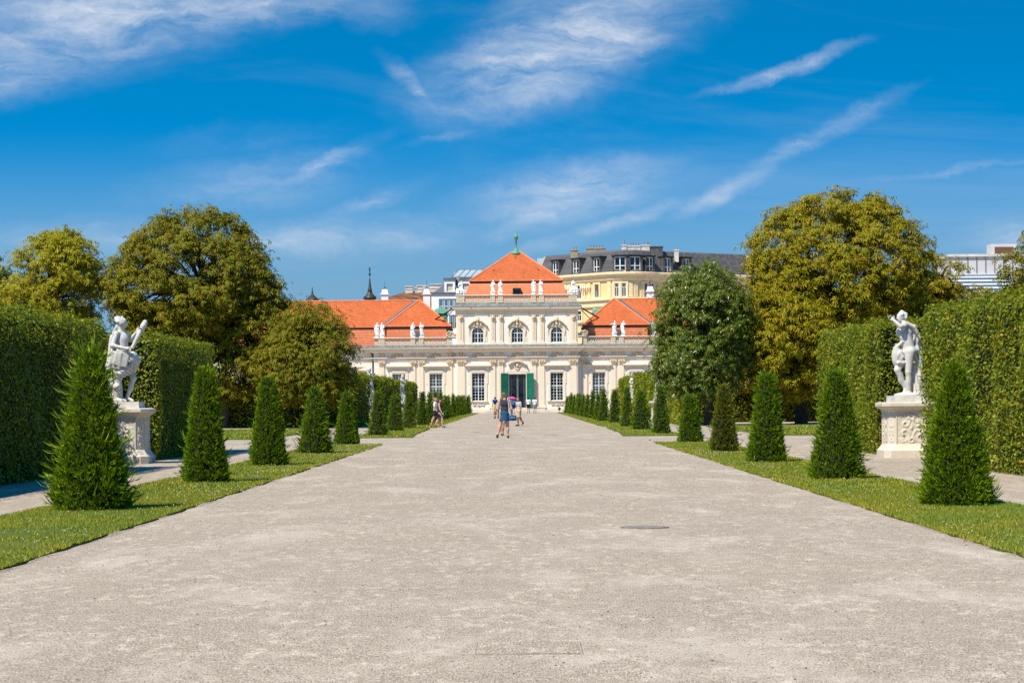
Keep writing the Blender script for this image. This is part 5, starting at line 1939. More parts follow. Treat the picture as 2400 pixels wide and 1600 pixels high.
strip('wall', 'yellow_wall', [(0, 0), (0, Zc), (0, Ze)])
strip('string_course', 'yellow_trim', [(-0.02, Zc - 1.3), (-0.35, Zc - 1.1), (-0.4, Zc - 0.15), (-0.75, Zc), (-0.75, Zc + 0.3), (-0.02, Zc + 0.45)])
strip('cornice', 'yellow_trim', [(-0.02, Ze - 1.4), (-0.4, Ze - 1.1), (-0.5, Ze - 0.4), (-1.0, Ze - 0.15), (-1.0, Ze + 0.15), (-0.2, Ze + 0.3)])
strip('mansard', 'slate', [(-0.25, Ze + 0.3), (1.7, Zt - 0.2), (2.0, Zt), (8, Zt + 0.3)])
MB().box(plan[0].x + 1, plan[-1].x - 2, plan[0].y + 1, plan[0].y + 16, 0, Zt - 0.2).build('rear_wall', M['yellow_wall'], t)


def on_plan(px):
    """point and heading of the facade on the sight line of a picture column"""
    u_ = (px - VPX) / FPX
    best = None
    for i in range(len(plan) - 1):
        a, b = plan[i], plan[i + 1]
        fa, fb = a.x - u_ * a.y, b.x - u_ * b.y
        if fa <= 0 <= fb:
            k = fa / (fa - fb)
            d = b - a
            return a + d * k, math.atan2(d.y, d.x)
    return plan[0], 0.0


def facade_item(name, px):
    p, a = on_plan(px)
    e = bpy.data.objects.new(name, None)
    e.location = (p.x, p.y, 0)
    e.rotation_euler = (0, 0, a)
    link(e, t)
    return e


for (px, w, dbl) in ((1306, 17, 1), (1354, 18, 1), (1402, 18, 1), (1456, 24, 1), (1490, 24, 1), (1524, 18, 1), (1566, 16, 1), (1610, 16, 1)):
    e = facade_item('dormer', px)
    ww = w * cs * 1.18
    z0, z1 = Ze + 0.32, Ze + 0.32 + 2.65
    MB().box(-ww / 2 - 0.35, -ww / 2, -0.3, 2.2, z0, z1 + 0.1).box(ww / 2, ww / 2 + 0.35, -0.3, 2.2, z0, z1 + 0.1).build('cheek', M['slate'], e)
    MB().box(-ww / 2 - 0.5, ww / 2 + 0.5, -0.5, 2.4, z1 + 0.11, z1 + 0.3).build('dormer_roof', M['dark_metal'], e)
    f = MB().band([(-ww / 2, z0), (ww / 2, z0), (ww / 2, z1), (-ww / 2, z1)], [(-ww / 2 + 0.16, z0 + 0.16), (ww / 2 - 0.16, z0 + 0.16), (ww / 2 - 0.16, z1 - 0.16), (-ww / 2 + 0.16, z1 - 0.16)], -0.1, 0.06, True)
    f.box(-0.1, 0.1, -0.12, 0.05, z0 + 0.16, z1 - 0.16).box(-ww / 2 + 0.16, ww / 2 - 0.16, -0.11, 0.05, z0 + 0.95, z0 + 1.1)
    f.build('frame', M['white_paint'], e)
    MB().box(-ww / 2 + 0.05, ww / 2 - 0.05, 0.02, 0.04, z0 + 0.05, z1 - 0.05).build('pane', M['glass'], e)
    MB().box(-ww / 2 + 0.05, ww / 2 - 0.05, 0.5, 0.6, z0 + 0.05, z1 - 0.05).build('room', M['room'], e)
for (px, w, kind) in ((1360, 17, 0), (1402, 15, 1), (1448, 11, 2), (1464.5, 11, 2), (1515, 10, 1), (1530, 8, 1), (1315, 15, 0)):
    for lev, (zb_, zh) in enumerate(((zz(695), zz(663)), (zz(748), zz(724)))):
        e = facade_item('window', px)
        ww = w * cs
        MB().band([(-ww / 2 - 0.35, zb_ - 0.1), (ww / 2 + 0.35, zb_ - 0.1), (ww / 2 + 0.35, zh + 0.35), (-ww / 2 - 0.35, zh + 0.35)],
                  [(-ww / 2, zb_), (ww / 2, zb_), (ww / 2, zh), (-ww / 2, zh)], -0.22, 0.0, True).build('surround', M['yellow_trim'], e)
        MB().box(-ww / 2, ww / 2, -0.04, -0.02, zb_, zh).build('pane', M['room'], e)  # opaque pane with the unlit interior put into its colour
        f = MB().band([(-ww / 2, zb_), (ww / 2, zb_), (ww / 2, zh), (-ww / 2, zh)], [(-ww / 2 + 0.12, zb_ + 0.12), (ww / 2 - 0.12, zb_ + 0.12), (ww / 2 - 0.12, zh - 0.12), (-ww / 2 + 0.12, zh - 0.12)], -0.12, -0.05, True)
        f.box(-0.06, 0.06, -0.13, -0.05, zb_ + 0.12, zh - 0.6).box(-ww / 2 + 0.12, ww / 2 - 0.12, -0.13, -0.05, zh - 0.75, zh - 0.62)
        f.build('frame', M['white_paint'], e)
        if kind:
            MB().box(-ww / 2 + 0.12, ww / 2 - 0.12, -0.16, -0.14, zh - (1.1 if kind == 1 else 0.5), zh - 0.1).build('roller_blind', M['shutter_brown'], e)
        MB().box(-ww / 2 - 0.5, ww / 2 + 0.5, -0.4, 0, zb_ - 0.35, zb_ - 0.12).build('sill', M['yellow_trim'], e)
for px in (1328, 1338, 1372, 1384, 1430, 1480, 1492, 1507):
    e = facade_item('pilaster', px)
    MB().box(-0.35, 0.35, -0.18, 0, Zc + 0.5, Ze - 1.4).build('shaft', M['yellow_trim'], e)
for px in (1330, 1375):
    e = facade_item('garland_relief', px)
    m = MB()
    for k in range(5):
        x = -1.1 + 0.55 * k
        m.tube([(x, -0.25, Ze - 1.6), (x + 0.2, -0.35, Ze - 2.3), (x + 0.1, -0.25, Ze - 3.2 - 0.4 * (k % 2))], [0.2, 0.26, 0.08], 6)
    m.build('garland', M['yellow_trim'], e)
for (px0, px1, pt, mt, fl) in ((1339, 1356, 587, 'tan_block', 2), (1376, 1421, 583, 'tan_block', 5), (1457, 1468, 577, 'chimney', 1), (1471, 1500, 579, 'chimney', 4), (1502, 1522, 577, 'chimney', 2), (1523, 1553, 580, 'slate', 0), (1580, 1590, 588, 'chimney', 1)):
    a, b = at(px0, pt, Yc + 6), at(px1, pt, Yc + 6)
    e = bpy.data.objects.new('chimney', None)
    e.location = ((a.x + b.x) / 2, Yc + 6 if px0 > 1420 else Yc + 10, 0)
    link(e, t)
    w = (b.x - a.x) / 2
    zt_ = a.z if px0 > 1420 else a.z + 0.2
    MB().box(-w, w, -0.6, 0.6, Zt - 2, zt_).box(-w - 0.1, w + 0.1, -0.7, 0.7, zt_, zt_ + 0.2).build('stack', M[mt], e)
    for k in range(fl):
        x = (k - (fl - 1) / 2) * (2 * w / max(fl, 1)) * 0.8
        MB().lathe([(0.16, 0), (0.16, 0.4), (0.22, 0.42), (0.22, 0.55)], (x, 0, zt_ + 0.2), 8).build('flue', M['steel'], e)
m = MB()
for (px, pt) in ((1462, 562), (1521, 568)):
    p_ = at(px, pt, Yc + 6)
    m.tube([(p_.x, Yc + 6.2, Zt - 1), (p_.x, Yc + 6.2, p_.z)], 0.22, 6)
m.build('vent_pipe', M['steel'], t)
# house strip left of the yellow building
Y = 420.0
a, b = at(1255, 612, Y), at(1290, 640, Y)
t = empty('pale_attic_block', ((a.x + b.x) / 2, Y, 0))
tag(t, 'pale glazed attic just left of the dark mansard roof', 'building')
w = (b.x - a.x) / 2
MB().box(-w, w, -3, 3, 0, a.z - 2).build('wall', M['grey_wall'], t)
MB().loft([[(sx * w * k, sy * 3 * k, z) for sx, sy in ((-1, -1), (1, -1), (1, 1), (-1, 1))] for k, z in ((1, a.z - 1.99), (0.75, a.z + 0.4))]).build('roof', M['roof_glass'], t)
# grey office block at the far right
Y = 420.0
a, b = at(2225, 602, Y), at(2520, 700, Y)
t = empty('grey_office_block', ((a.x + b.x) / 2, Y, 0))
tag(t, 'pale grey office block with louvred bands above the right hedge', 'building')
w = (b.x - a.x) / 2
zt_ = a.z
MB().box(-w, w, 0, 12, 0, zt_).build('wall', M['grey_wall'], t)
MB().box(-w - 0.3, w, -0.4, 12, zt_, zt_ + 0.5).build('parapet', M['chimney'], t)
for k in range(14):
    MB().box(-w + 2 * w * k / 14, -w + 2 * w * k / 14 + 0.12, -0.15, 0, zt_ - 3.2, zt_ - 0.1).build('panel_rib', M['grey_metal'], t)
for k in range(6):
    MB().box(-w - 0.5, w, -1.2, -0.1, zt_ - 4.2 - 0.7 * k, zt_ - 3.9 - 0.7 * k).build('louvre', M['white_wall'], t)
MB().box(-w, w, -0.06, -0.03, zt_ - 9, zt_ - 3.6).build('window_band', M['blue_glass'], t)
p_ = at(2340, 570, Y)
MB().box(p_.x - (a.x + b.x) / 2 - 1.0, p_.x - (a.x + b.x) / 2 + 4, 2, 6, zt_, p_.z).build('plant_room', M['grey_wall'], t)
MB().box(p_.x - (a.x + b.x) / 2 - 0.3, p_.x - (a.x + b.x) / 2 + 3.4, 1.9, 2.0, zt_ + 0.6, p_.z - 0.6).build('vent_grille', M['shutter_brown'], t)


# ------------------------------------------------------------------ figures
def joints(h, **over):
    """joint positions for a figure of height h that faces -y; keys are given as fractions of the height"""
    J = dict(head=(0, -0.012, 0.932), neck=(0, 0.004, 0.855), chest=(0, 0.0, 0.745), waist=(0, 0.0, 0.625), pelvis=(0, 0.0, 0.535),
             sl=(-0.105, 0, 0.812), sr=(0.105, 0, 0.812), el=(-0.135, 0.015, 0.64), er=(0.135, 0.015, 0.64), wl=(-0.142, -0.03, 0.495), wr=(0.142, -0.03, 0.495),
             hl=(-0.05, 0, 0.52), hr=(0.05, 0, 0.52), kl=(-0.055, -0.012, 0.285), kr=(0.055, -0.012, 0.285), al=(-0.055, 0.012, 0.05), ar=(0.055, 0.012, 0.05),
             tl=(-0.064, -0.085, 0.018), tr=(0.064, -0.085, 0.018))
    J.update(over)
    return {k: np.array(v, float) * h for k, v in J.items()}


def body_prims(J, h, fat=1.0, fem=0.0, face=None):
    f = h * fat
    P = [ell(J['chest'] + (0, 0, 0.01 * h), (0.098 * f * (1 - 0.08 * fem), 0.064 * f, 0.095 * h)),
         ell(J['waist'], (0.078 * f * (1 - 0.08 * fem), 0.056 * f, 0.085 * h)),
         ell(J['pelvis'], (0.090 * f * (1 + 0.08 * fem), 0.068 * f, 0.065 * h)),
         cap(J['neck'] - (0, 0, 0.03 * h), J['neck'] + (0, 0, 0.04 * h), 0.032 * h, 0.028 * h),
         cap(J['sl'], J['sr'], 0.036 * f, 0.036 * f)]
    for s in 'lr':
        P += [cap(J['s' + s], J['e' + s], 0.034 * f, 0.026 * f), cap(J['e' + s], J['w' + s], 0.026 * f, 0.018 * f),
              cap(J['h' + s], J['k' + s], 0.060 * f, 0.037 * f), cap(J['k' + s], J['a' + s], 0.037 * f, 0.022 * f),
              ell(J['k' + s] * 0.62 + J['a' + s] * 0.38 + (0, 0.012 * h, 0), (0.032 * f, 0.036 * f, 0.075 * h)),
              cap(J['a' + s], J['t' + s], 0.024 * h, 0.018 * h)]
    P += head_prims(J, h, face)
    return P


def head_prims(J, h, face=None):
    c = J['head']
    a = face or 0.0                         # turn of the head about z
    d = np.array((math.sin(a), -math.cos(a), 0))
    s = np.array((math.cos(a), math.sin(a), 0))
    return [ell(c + (0, 0, 0.008 * h), (0.046 * h, 0.054 * h, 0.055 * h), (0, 0, a)), ell(c + d * 0.012 * h - (0, 0, 0.028 * h), (0.034 * h, 0.038 * h, 0.04 * h), (0, 0, a)),
            cap(c + d * 0.05 * h + (0, 0, 0.004 * h), c + d * 0.06 * h - (0, 0, 0.014 * h), 0.007 * h, 0.01 * h),
            ell(c + s * 0.047 * h, (0.008 * h, 0.014 * h, 0.018 * h), (0, 0, a)), ell(c - s * 0.047 * h, (0.008 * h, 0.014 * h, 0.018 * h), (0, 0, a))]


def hand_into(mb, w, e, h, curl=0.4):
    """palm and five bent fingers continuing the forearm e -> w"""
    w, e = Vector(w), Vector(e)
    d = (w - e).normalized()
    s = d.cross(Vector((0, 1, 0.2))).normalized()
    n = s.cross(d).normalized()
    k = h * 0.0105
    mb.loft([[w + d * (a * k) + s * (b * sgx * k) + n * (cth * sgn * k) for sgx, sgn in ((-1, -1), (1, -1), (1, 1), (-1, 1))]
             for a, b, cth in ((-1.0, 1.5, 1.2), (1.5, 2.3, 1.2), (4.2, 2.5, 0.9))])
    for i, ln in enumerate((3.4, 4.0, 3.7, 2.9)):
        o = w + d * (4.0 * k) + s * ((i - 1.5) * 1.25 * k)
        p1 = o + d * (ln * 0.5 * k) + n * (-curl * ln * 0.25 * k)
        p2 = p1 + d * (ln * 0.42 * k) + n * (-curl * ln * 0.6 * k)
        mb.tube([o, p1, p2], [0.62 * k, 0.55 * k, 0.4 * k], 5)
    o = w + d * (1.2 * k) + s * (-2.2 * k)
    mb.tube([o, o + d * (1.6 * k) - s * (1.3 * k), o + d * (3.2 * k) - s * (1.4 * k) - n * (0.6 * k)], [0.75 * k, 0.65 * k, 0.45 * k], 5)


def add_hands(me, J, h, curl=0.4):
    mb = MB()
    for s in 'lr':
        hand_into(mb, J['w' + s], J['e' + s], h, curl)
    b = len(me.vertices)
    import bmesh
    bm = bmesh.new()
    bm.from_mesh(me)
    vs = [bm.verts.new(v) for v in mb.v]
    for f in mb.f:
        fc = bm.faces.new([vs[i] for i in f])
        fc.smooth = True
    bm.to_mesh(me)
    bm.free()
    return me


CLOTH = {}


def cloth(col, rough=0.85):
    if col not in CLOTH:
        CLOTH[col] = plain('cloth_%d' % len(CLOTH), col, rough, 0.12, 14.0, 0.1, spec=0.2)
    return CLOTH[col]


SKIN = plain('skin', (0.52, 0.30, 0.21), 0.55, 0.06, 8.0, 0.0, spec=0.35)
SKIN2 = plain('skin_tanned', (0.36, 0.19, 0.12), 0.55, 0.06, 8.0, 0.0, spec=0.35)


def lerp(a, b, t):
    return a * (1 - t) + b * t


def person(label, x, y, h, rz, J, top, bottom, shoe, hair, skin=SKIN, fat=1.0, fem=0.0, face=0.0, sleeve=0.55, short=0.75, skirt=None, group=None, hair_long=0.0, bun=False, tank=False, extra=None):
    t = empty('person', (x, y, 0), rz)
    tag(t, label, 'person', group or 'visitors walking on the avenue')
    vx = 0.02 if h * FPX / y > 60 else 0.026
    f = h * fat
    body = blend_mesh('body', body_prims(J, h, fat, fem, face), skin, vx, 0.02 * h)
    obj('body', add_hands(body, J, h), t)
    g_ = 0.011
    P = [ell(J['chest'] + (0, 0, 0.008 * h), (0.098 * f * (1 - 0.08 * fem) + g_, 0.064 * f + g_ + 0.004, 0.10 * h)), ell(J['waist'], (0.080 * f + g_, 0.058 * f + g_, 0.09 * h)),
         ell(J['pelvis'] + (0, 0, 0.03 * h), (0.088 * f + g_, 0.066 * f + g_, 0.05 * h))]
    if tank:
        P += [cap(lerp(J['sl'], J['sr'], 0.12), lerp(J['sl'], J['sr'], 0.88), 0.036 * f + g_, 0.036 * f + g_)]
    else:
        P += [cap(J['sl'], J['sr'], 0.033 * f + g_, 0.033 * f + g_)]
        for s in 'lr':
            P += [cap(J['s' + s], lerp(J['s' + s], J['e' + s], sleeve), 0.033 * f + g_, 0.031 * f + g_)]
    obj('shirt', blend_mesh('shirt', P, cloth(top), vx, 0.02 * h, 0.005, 14), t)
    g_ = 0.014
    if skirt is None:
        P = [ell(J['pelvis'] + (0, 0, 0.005 * h), (0.092 * f * (1 + 0.06 * fem) + g_, 0.07 * f + g_, 0.066 * h))]
        for s in 'lr':
            e = lerp(J['h' + s], J['k' + s], short)
            P += [cap(J['h' + s], e, 0.060 * f + g_, 0.044 * f + g_ + 0.006)]
        obj('shorts', blend_mesh('shorts', P, cloth(bottom), vx, 0.015 * h, 0.004, 14), t)
    else:
        hem = J['pelvis'] * np.array((1, 1, 0)) + (0, 0, skirt * h)
        kk = (lerp(J['hl'], J['kl'], 0.6) + lerp(J['hr'], J['kr'], 0.6)) / 2
        hem[:2] = kk[:2]
        P = [ell(J['pelvis'] + (0, 0, 0.01 * h), (0.096 * f + g_, 0.074 * f + g_, 0.07 * h)), cap(J['pelvis'], hem, 0.085 * f + g_, 0.105 * f + g_)]
        obj('skirt', blend_mesh('skirt', P, cloth(bottom), vx, 0.02 * h, 0.007, 12, hem[2] - 0.0), t)
    for s in 'lr':
        P = [cap(J['a' + s] - (0, 0, 0.012 * h), J['t' + s], 0.026 * h + 0.004, 0.021 * h + 0.004), cap(J['a' + s] + (0, 0.02 * h, -0.02 * h), J['a' + s], 0.022 * h, 0.024 * h)]
        obj('shoe', blend_mesh('shoe', P, cloth(shoe), 0.014, 0.015), t)
    c = J['head']
    d = np.array((math.sin(face), -math.cos(face), 0))
    P = [ell(c - d * 0.012 * h + (0, 0, 0.022 * h), (0.052 * h, 0.055 * h, 0.052 * h), (0, 0, face)), ell(c - d * 0.024 * h - (0, 0, 0.01 * h), (0.046 * h, 0.04 * h, 0.05 * h), (0, 0, face))]
    if bun:
        P += [ell(c - d * 0.058 * h + (0, 0, 0.03 * h), (0.027 * h, 0.025 * h, 0.025 * h))]
    if hair_long:
        P += [cap(c - d * 0.04 * h, c - d * 0.062 * h - (0, 0, hair_long * h), 0.045 * h, 0.03 * h)]
    obj('hair', blend_mesh('hair', P, cloth(hair, 0.6), 0.016, 0.02, 0.004, 30), t)
    if extra:
        extra(t, J, h)
    return t


# woman with denim bag, walking away
x, y = foot(1183, 1026)
h = 1.7
Jw = joints(h, pelvis=(0, 0, 0.52), hl=(-0.052, 0, 0.51), hr=(0.052, 0, 0.51), kl=(-0.06, 0.0, 0.27), al=(-0.07, 0.02, 0.045), tl=(-0.08, -0.07, 0.018), kr=(0.10, 0.02, 0.28), ar=(0.155, 0.085, 0.075), tr=(0.165, 0.0, 0.02),
            er=(0.145, 0.0, 0.64), wr=(0.14, -0.05, 0.50), el=(-0.15, 0.02, 0.64), wl=(-0.16, -0.04, 0.5), head=(0.01, -0.02, 0.93))
# she faces away from the viewer: +y, so the figure is turned half round and left/right swap on the picture


def woman_extra(t, J, h):
    sh = lerp(J['sl'], J['neck'], 0.35)
    b = np.array((-0.17 * h, 0.01 * h, 0.44 * h))
    m = MB()
    pts = [sh + (0, -0.05 * h, 0.01), sh + (0, 0.0, 0.05 * h), sh + (-0.01 * h, 0.068 * h, 0.0), sh + (-0.03 * h, 0.085 * h, -0.18 * h), b + (0.02 * h, 0.03 * h, 0.06 * h)]
    m.tube(pts, 0.014, 5)
    bag = bpy.data.objects.new('shoulder_bag', None)
    link(bag, t)
    m.build('strap', cloth((0.45, 0.55, 0.65)), bag)
    blend = [slab(b, 0.15, 0.055, 0.105, (0, 0, 0.1), 0.035), slab(b + np.array((0, 0.03, 0.05)), 0.15, 0.05, 0.05, (0, 0, 0.1), 0.03)]
    obj('pouch', blend_mesh('pouch', blend, cloth((0.02, 0.10, 0.22)), 0.014, 0.01), bag)
    m = MB().box(b[0] - 0.1, b[0] + 0.1, b[1] + 0.075, b[1] + 0.09, b[2] + 0.0, b[2] + 0.02)
    m.build('trim', cloth((0.35, 0.45, 0.55)), bag)
    m = MB().lathe([(0.022, 0), (0.022, 0.012)], (b[0] + 0.05, b[1] + 0.085, b[2] - 0.05), 8)
    m.build('badge', cloth((0.55, 0.02, 0.03)), bag)


person('woman seen from behind in charcoal sleeveless top and denim skirt with blue shoulder bag', x + 0.0, y, h, math.pi, Jw, (0.045, 0.043, 0.05), (0.018, 0.068, 0.135), (0.05, 0.035, 0.03), (0.24, 0.125, 0.05),
       fem=0.9, face=-0.5, skirt=0.375, bun=True, tank=True, extra=woman_extra)
x, y = foot(1176, 1021.5)
Jb = joints(1.55, kr=(0.03, -0.07, 0.3), ar=(0.02, 0.0, 0.05), tr=(0.02, -0.09, 0.02), kl=(-0.02, 0.02, 0.28), al=(-0.01, 0.06, 0.05), tl=(-0.01, -0.03, 0.02), wr=(0.19, -0.02, 0.5), er=(0.17, 0.02, 0.63))
person('child mostly hidden in front of the woman with the blue bag', x + 0.02, y + 0.9, 1.5, math.pi, Jb, (0.35, 0.33, 0.32), (0.42, 0.36, 0.27), (0.12, 0.08, 0.06), (0.2, 0.11, 0.05), skin=SKIN2)
# boy in grey T-shirt stepping to the left
x, y = foot(1216, 998)
h = 1.56
Jb = joints(h, kl=(-0.04, -0.04, 0.29), al=(-0.05, 0.02, 0.05), tl=(-0.055, -0.08, 0.02), kr=(0.055, -0.02, 0.3), ar=(0.06, 0.14, 0.13), tr=(0.065, 0.1, 0.06), head=(0.0, -0.03, 0.925), wl=(-0.15, 0.02, 0.49), wr=(0.14, -0.05, 0.5))
person('boy in grey T-shirt and tan shorts with black sneakers, mid-step', x, y, h, R(-55), Jb, (0.42, 0.43, 0.46), (0.50, 0.38, 0.23), (0.02, 0.02, 0.02), (0.16, 0.085, 0.045), skin=SKIN2, face=0.2, short=0.85)
# group near the steps
for (px, py, h, lab, top, bot, shoe, hair, st) in (
        (1160.5, 971.3, 1.76, 'man in blue T-shirt and yellow shorts walking towards the door', (0.004, 0.045, 0.25), (0.62, 0.52, 0.12), (0.02, 0.02, 0.02), (0.02, 0.015, 0.012), 1),
        (1238.6, 967.8, 1.72, 'man in white T-shirt and black shorts before the door', (0.75, 0.75, 0.78), (0.012, 0.012, 0.014), (0.03, 0.03, 0.03), (0.02, 0.014, 0.01), -1),
        (1253.5, 968.2, 1.72, 'man in white T-shirt and grey shorts before the right shutter', (0.76, 0.76, 0.79), (0.25, 0.24, 0.24), (0.03, 0.03, 0.03), (0.025, 0.018, 0.012), 1)):
    x, y = foot(px, py)
    Jm = joints(h, kl=(-0.055, -0.03 * st, 0.285), al=(-0.06, 0.05 * st, 0.06), tl=(-0.065, -0.04 + 0.04 * st, 0.02), kr=(0.05, 0.02 * st, 0.285), ar=(0.055, -0.03 * st, 0.05), tr=(0.06, -0.12, 0.02))

    def strap_extra(t, J, h):
        m = MB().tube([J['sl'] + (0, 0.06, 0.02), J['chest'] + (0.0, 0.13, 0), J['pelvis'] + (0.13, 0.09, 0.12)], 0.02, 5)
        m.build('strap', cloth((0.02, 0.02, 0.03)), t)
    person(lab, x, y, h, math.pi + random.uniform(-0.2, 0.2), Jm, top, bot, shoe, hair, short=0.7, extra=strap_extra if st == 1 and top[2] < 0.5 else None)
# person under the pink parasol
x, y = foot(1203.4, 969.3)
h = 1.66
Jp = joints(h, er=(0.15, -0.06, 0.70), wr=(0.10, -0.10, 0.80), kl=(-0.055, -0.04, 0.285), al=(-0.055, 0.04, 0.05))


def pack_extra(t, J, h):
    obj('backpack', blend_mesh('backpack', [slab(J['chest'] + (0.02, 0.15, -0.12), 0.15, 0.08, 0.2, (0, 0, 0), 0.06)], cloth((0.03, 0.14, 0.30)), 0.022, 0.02), t)


pp = person('person in pale top with blue backpack under a pink parasol', x, y, h, math.pi, Jp, (0.62, 0.60, 0.66), (0.02, 0.045, 0.10), (0.25, 0.05, 0.06), (0.05, 0.03, 0.02), fem=0.6, short=0.7, extra=pack_extra)


def parasol(label, x, y, ztop, r, col, tilt, grip_z, group=None):
    t = empty('parasol', (x, y, grip_z))
    tag(t, label, 'parasol', group)
    m = MB()
    n = 8
    rings = []
    for k in range(5):
        a = k / 4
        rr = r * math.sin(a * math.pi / 2 * 0.98) + 0.005
        zc = (ztop - grip_z) - r * 0.42 * (1 - math.cos(a * math.pi / 2))
        rings.append([(rr * math.cos(2 * math.pi * (i + 0.5) / (2 * n)) * (1.0 if i % 2 else 0.95), rr * math.sin(2 * math.pi * (i + 0.5) / (2 * n)) * (1.0 if i % 2 else 0.95), zc) for i in range(2 * n)])
    m.loft(rings, cap=False)
    m.build('canopy', cloth(col, 0.6), t)
    m = MB().tube([(0, 0, -0.25), (0, 0, ztop - grip_z + 0.05)], 0.01, 5)
    for i in range(n):
        a = 2 * math.pi * (i + 0.5) / n
        m.tube([(0, 0, ztop - grip_z - 0.02), (r * 0.95 * math.cos(a), r * 0.95 * math.sin(a), ztop - grip_z - r * 0.4)], 0.005, 3)
    m.build('shaft', M['steel'], t)
    t.rotation_euler = tilt
    return t


pc = at(1200.5, 929.5, y)
parasol('bright pink parasol held tilted before the door', x - 0.16, y + 0.12, pc.z, 0.47, (0.78, 0.08, 0.30), (0.0, R(8), 0), 1.32)
# two women strolling to the right
x, y = foot(1031, 1002)
h = 1.5
Jd = joints(h, kl=(-0.05, -0.1, 0.3), al=(-0.05, -0.12, 0.06), tl=(-0.055, -0.2, 0.035), kr=(0.05, 0.05, 0.28), ar=(0.05, 0.17, 0.09), tr=(0.055, 0.11, 0.025), wl=(-0.15, -0.12, 0.5), el=(-0.14, -0.04, 0.64), wr=(0.14, -0.08, 0.6), er=(0.14, 0.03, 0.66))


def bottle_extra(t, J, h):
    m = MB().lathe([(0.03, 0), (0.032, 0.12), (0.02, 0.16), (0.012, 0.2)], tuple(J['wl'] + (0, -0.06, -0.14)), 8)
    m.build('bottle', cloth((0.03, 0.35, 0.2)), t)


person('woman with pinned-up hair in a short black dress striding right', x, y - 0.3, h, R(82), Jd, (0.06, 0.012, 0.03), (0.012, 0.011, 0.014), (0.09, 0.06, 0.04), (0.09, 0.04, 0.025), fem=1.0, skirt=0.36, bun=True, tank=True, extra=bottle_extra)
x, y = foot(1020, 1000.5)
Jd = joints(1.58, kl=(-0.05, 0.06, 0.28), al=(-0.05, 0.15, 0.08), tl=(-0.055, 0.09, 0.025), kr=(0.05, -0.07, 0.3), ar=(0.05, -0.06, 0.055), tr=(0.055, -0.14, 0.02), wr=(0.15, 0.04, 0.5), wl=(-0.15, -0.1, 0.52))


def bag_extra(t, J, h):
    obj('handbag', blend_mesh('handbag', [slab(J['pelvis'] + (0.2, 0.05, 0.02), 0.06, 0.13, 0.1, (0, 0, 0), 0.05)], cloth((0.03, 0.026, 0.026)), 0.02, 0.02), t)
    m = MB().tube([J['sr'] + (0, 0.03, 0.06), J['sr'] + (0.06, 0.05, -0.2), J['pelvis'] + (0.2, 0.05, 0.1)], 0.012, 4)
    m.build('strap', cloth((0.03, 0.026, 0.026)), t)


person('woman with long fair hair in white T-shirt beside the woman in black', x, y + 0.55, 1.58, R(80), Jd, (0.72, 0.71, 0.72), (0.03, 0.03, 0.035), (0.3, 0.06, 0.07), (0.36, 0.18, 0.07), fem=1.0, hair_long=0.2, short=0.5, extra=bag_extra)
# person with small orange parasol beyond the right yews
Yo = 196.0
po = at(1452, 911, Yo)
Jo = joints(1.66, er=(0.14, -0.05, 0.72), wr=(0.08, -0.1, 0.84))
person('person in white almost hidden by the right yews under an orange parasol', po.x - 0.14, Yo, 1.62, math.pi, Jo, (0.72, 0.70, 0.66), (0.5, 0.47, 0.42), (0.1, 0.08, 0.07), (0.06, 0.04, 0.03))
parasol('small orange parasol above the right row of yews', po.x, Yo + 0.16, po.z, 0.24, (0.85, 0.13, 0.01), (0, 0, 0), 1.5)


# ------------------------------------------------------------------ statues
def drape(a, b, ra, rb, n=5, spread=0.05, rad=0.02, seed=0):
    """bundle of folds running from a to b"""
    rr = random.Random(seed)
    a, b = np.array(a, float), np.array(b, float)
    out = []
    for i in range(n):
        k = (i / (n - 1) - 0.5) * 2
        off = np.array((k * spread, rr.uniform(-0.02, 0.02), 0))
        out.append(cap(a + off * ra, b + off * rb + (0, rr.uniform(-0.02, 0.02), 0), rad, rad * 1.3))
    return out


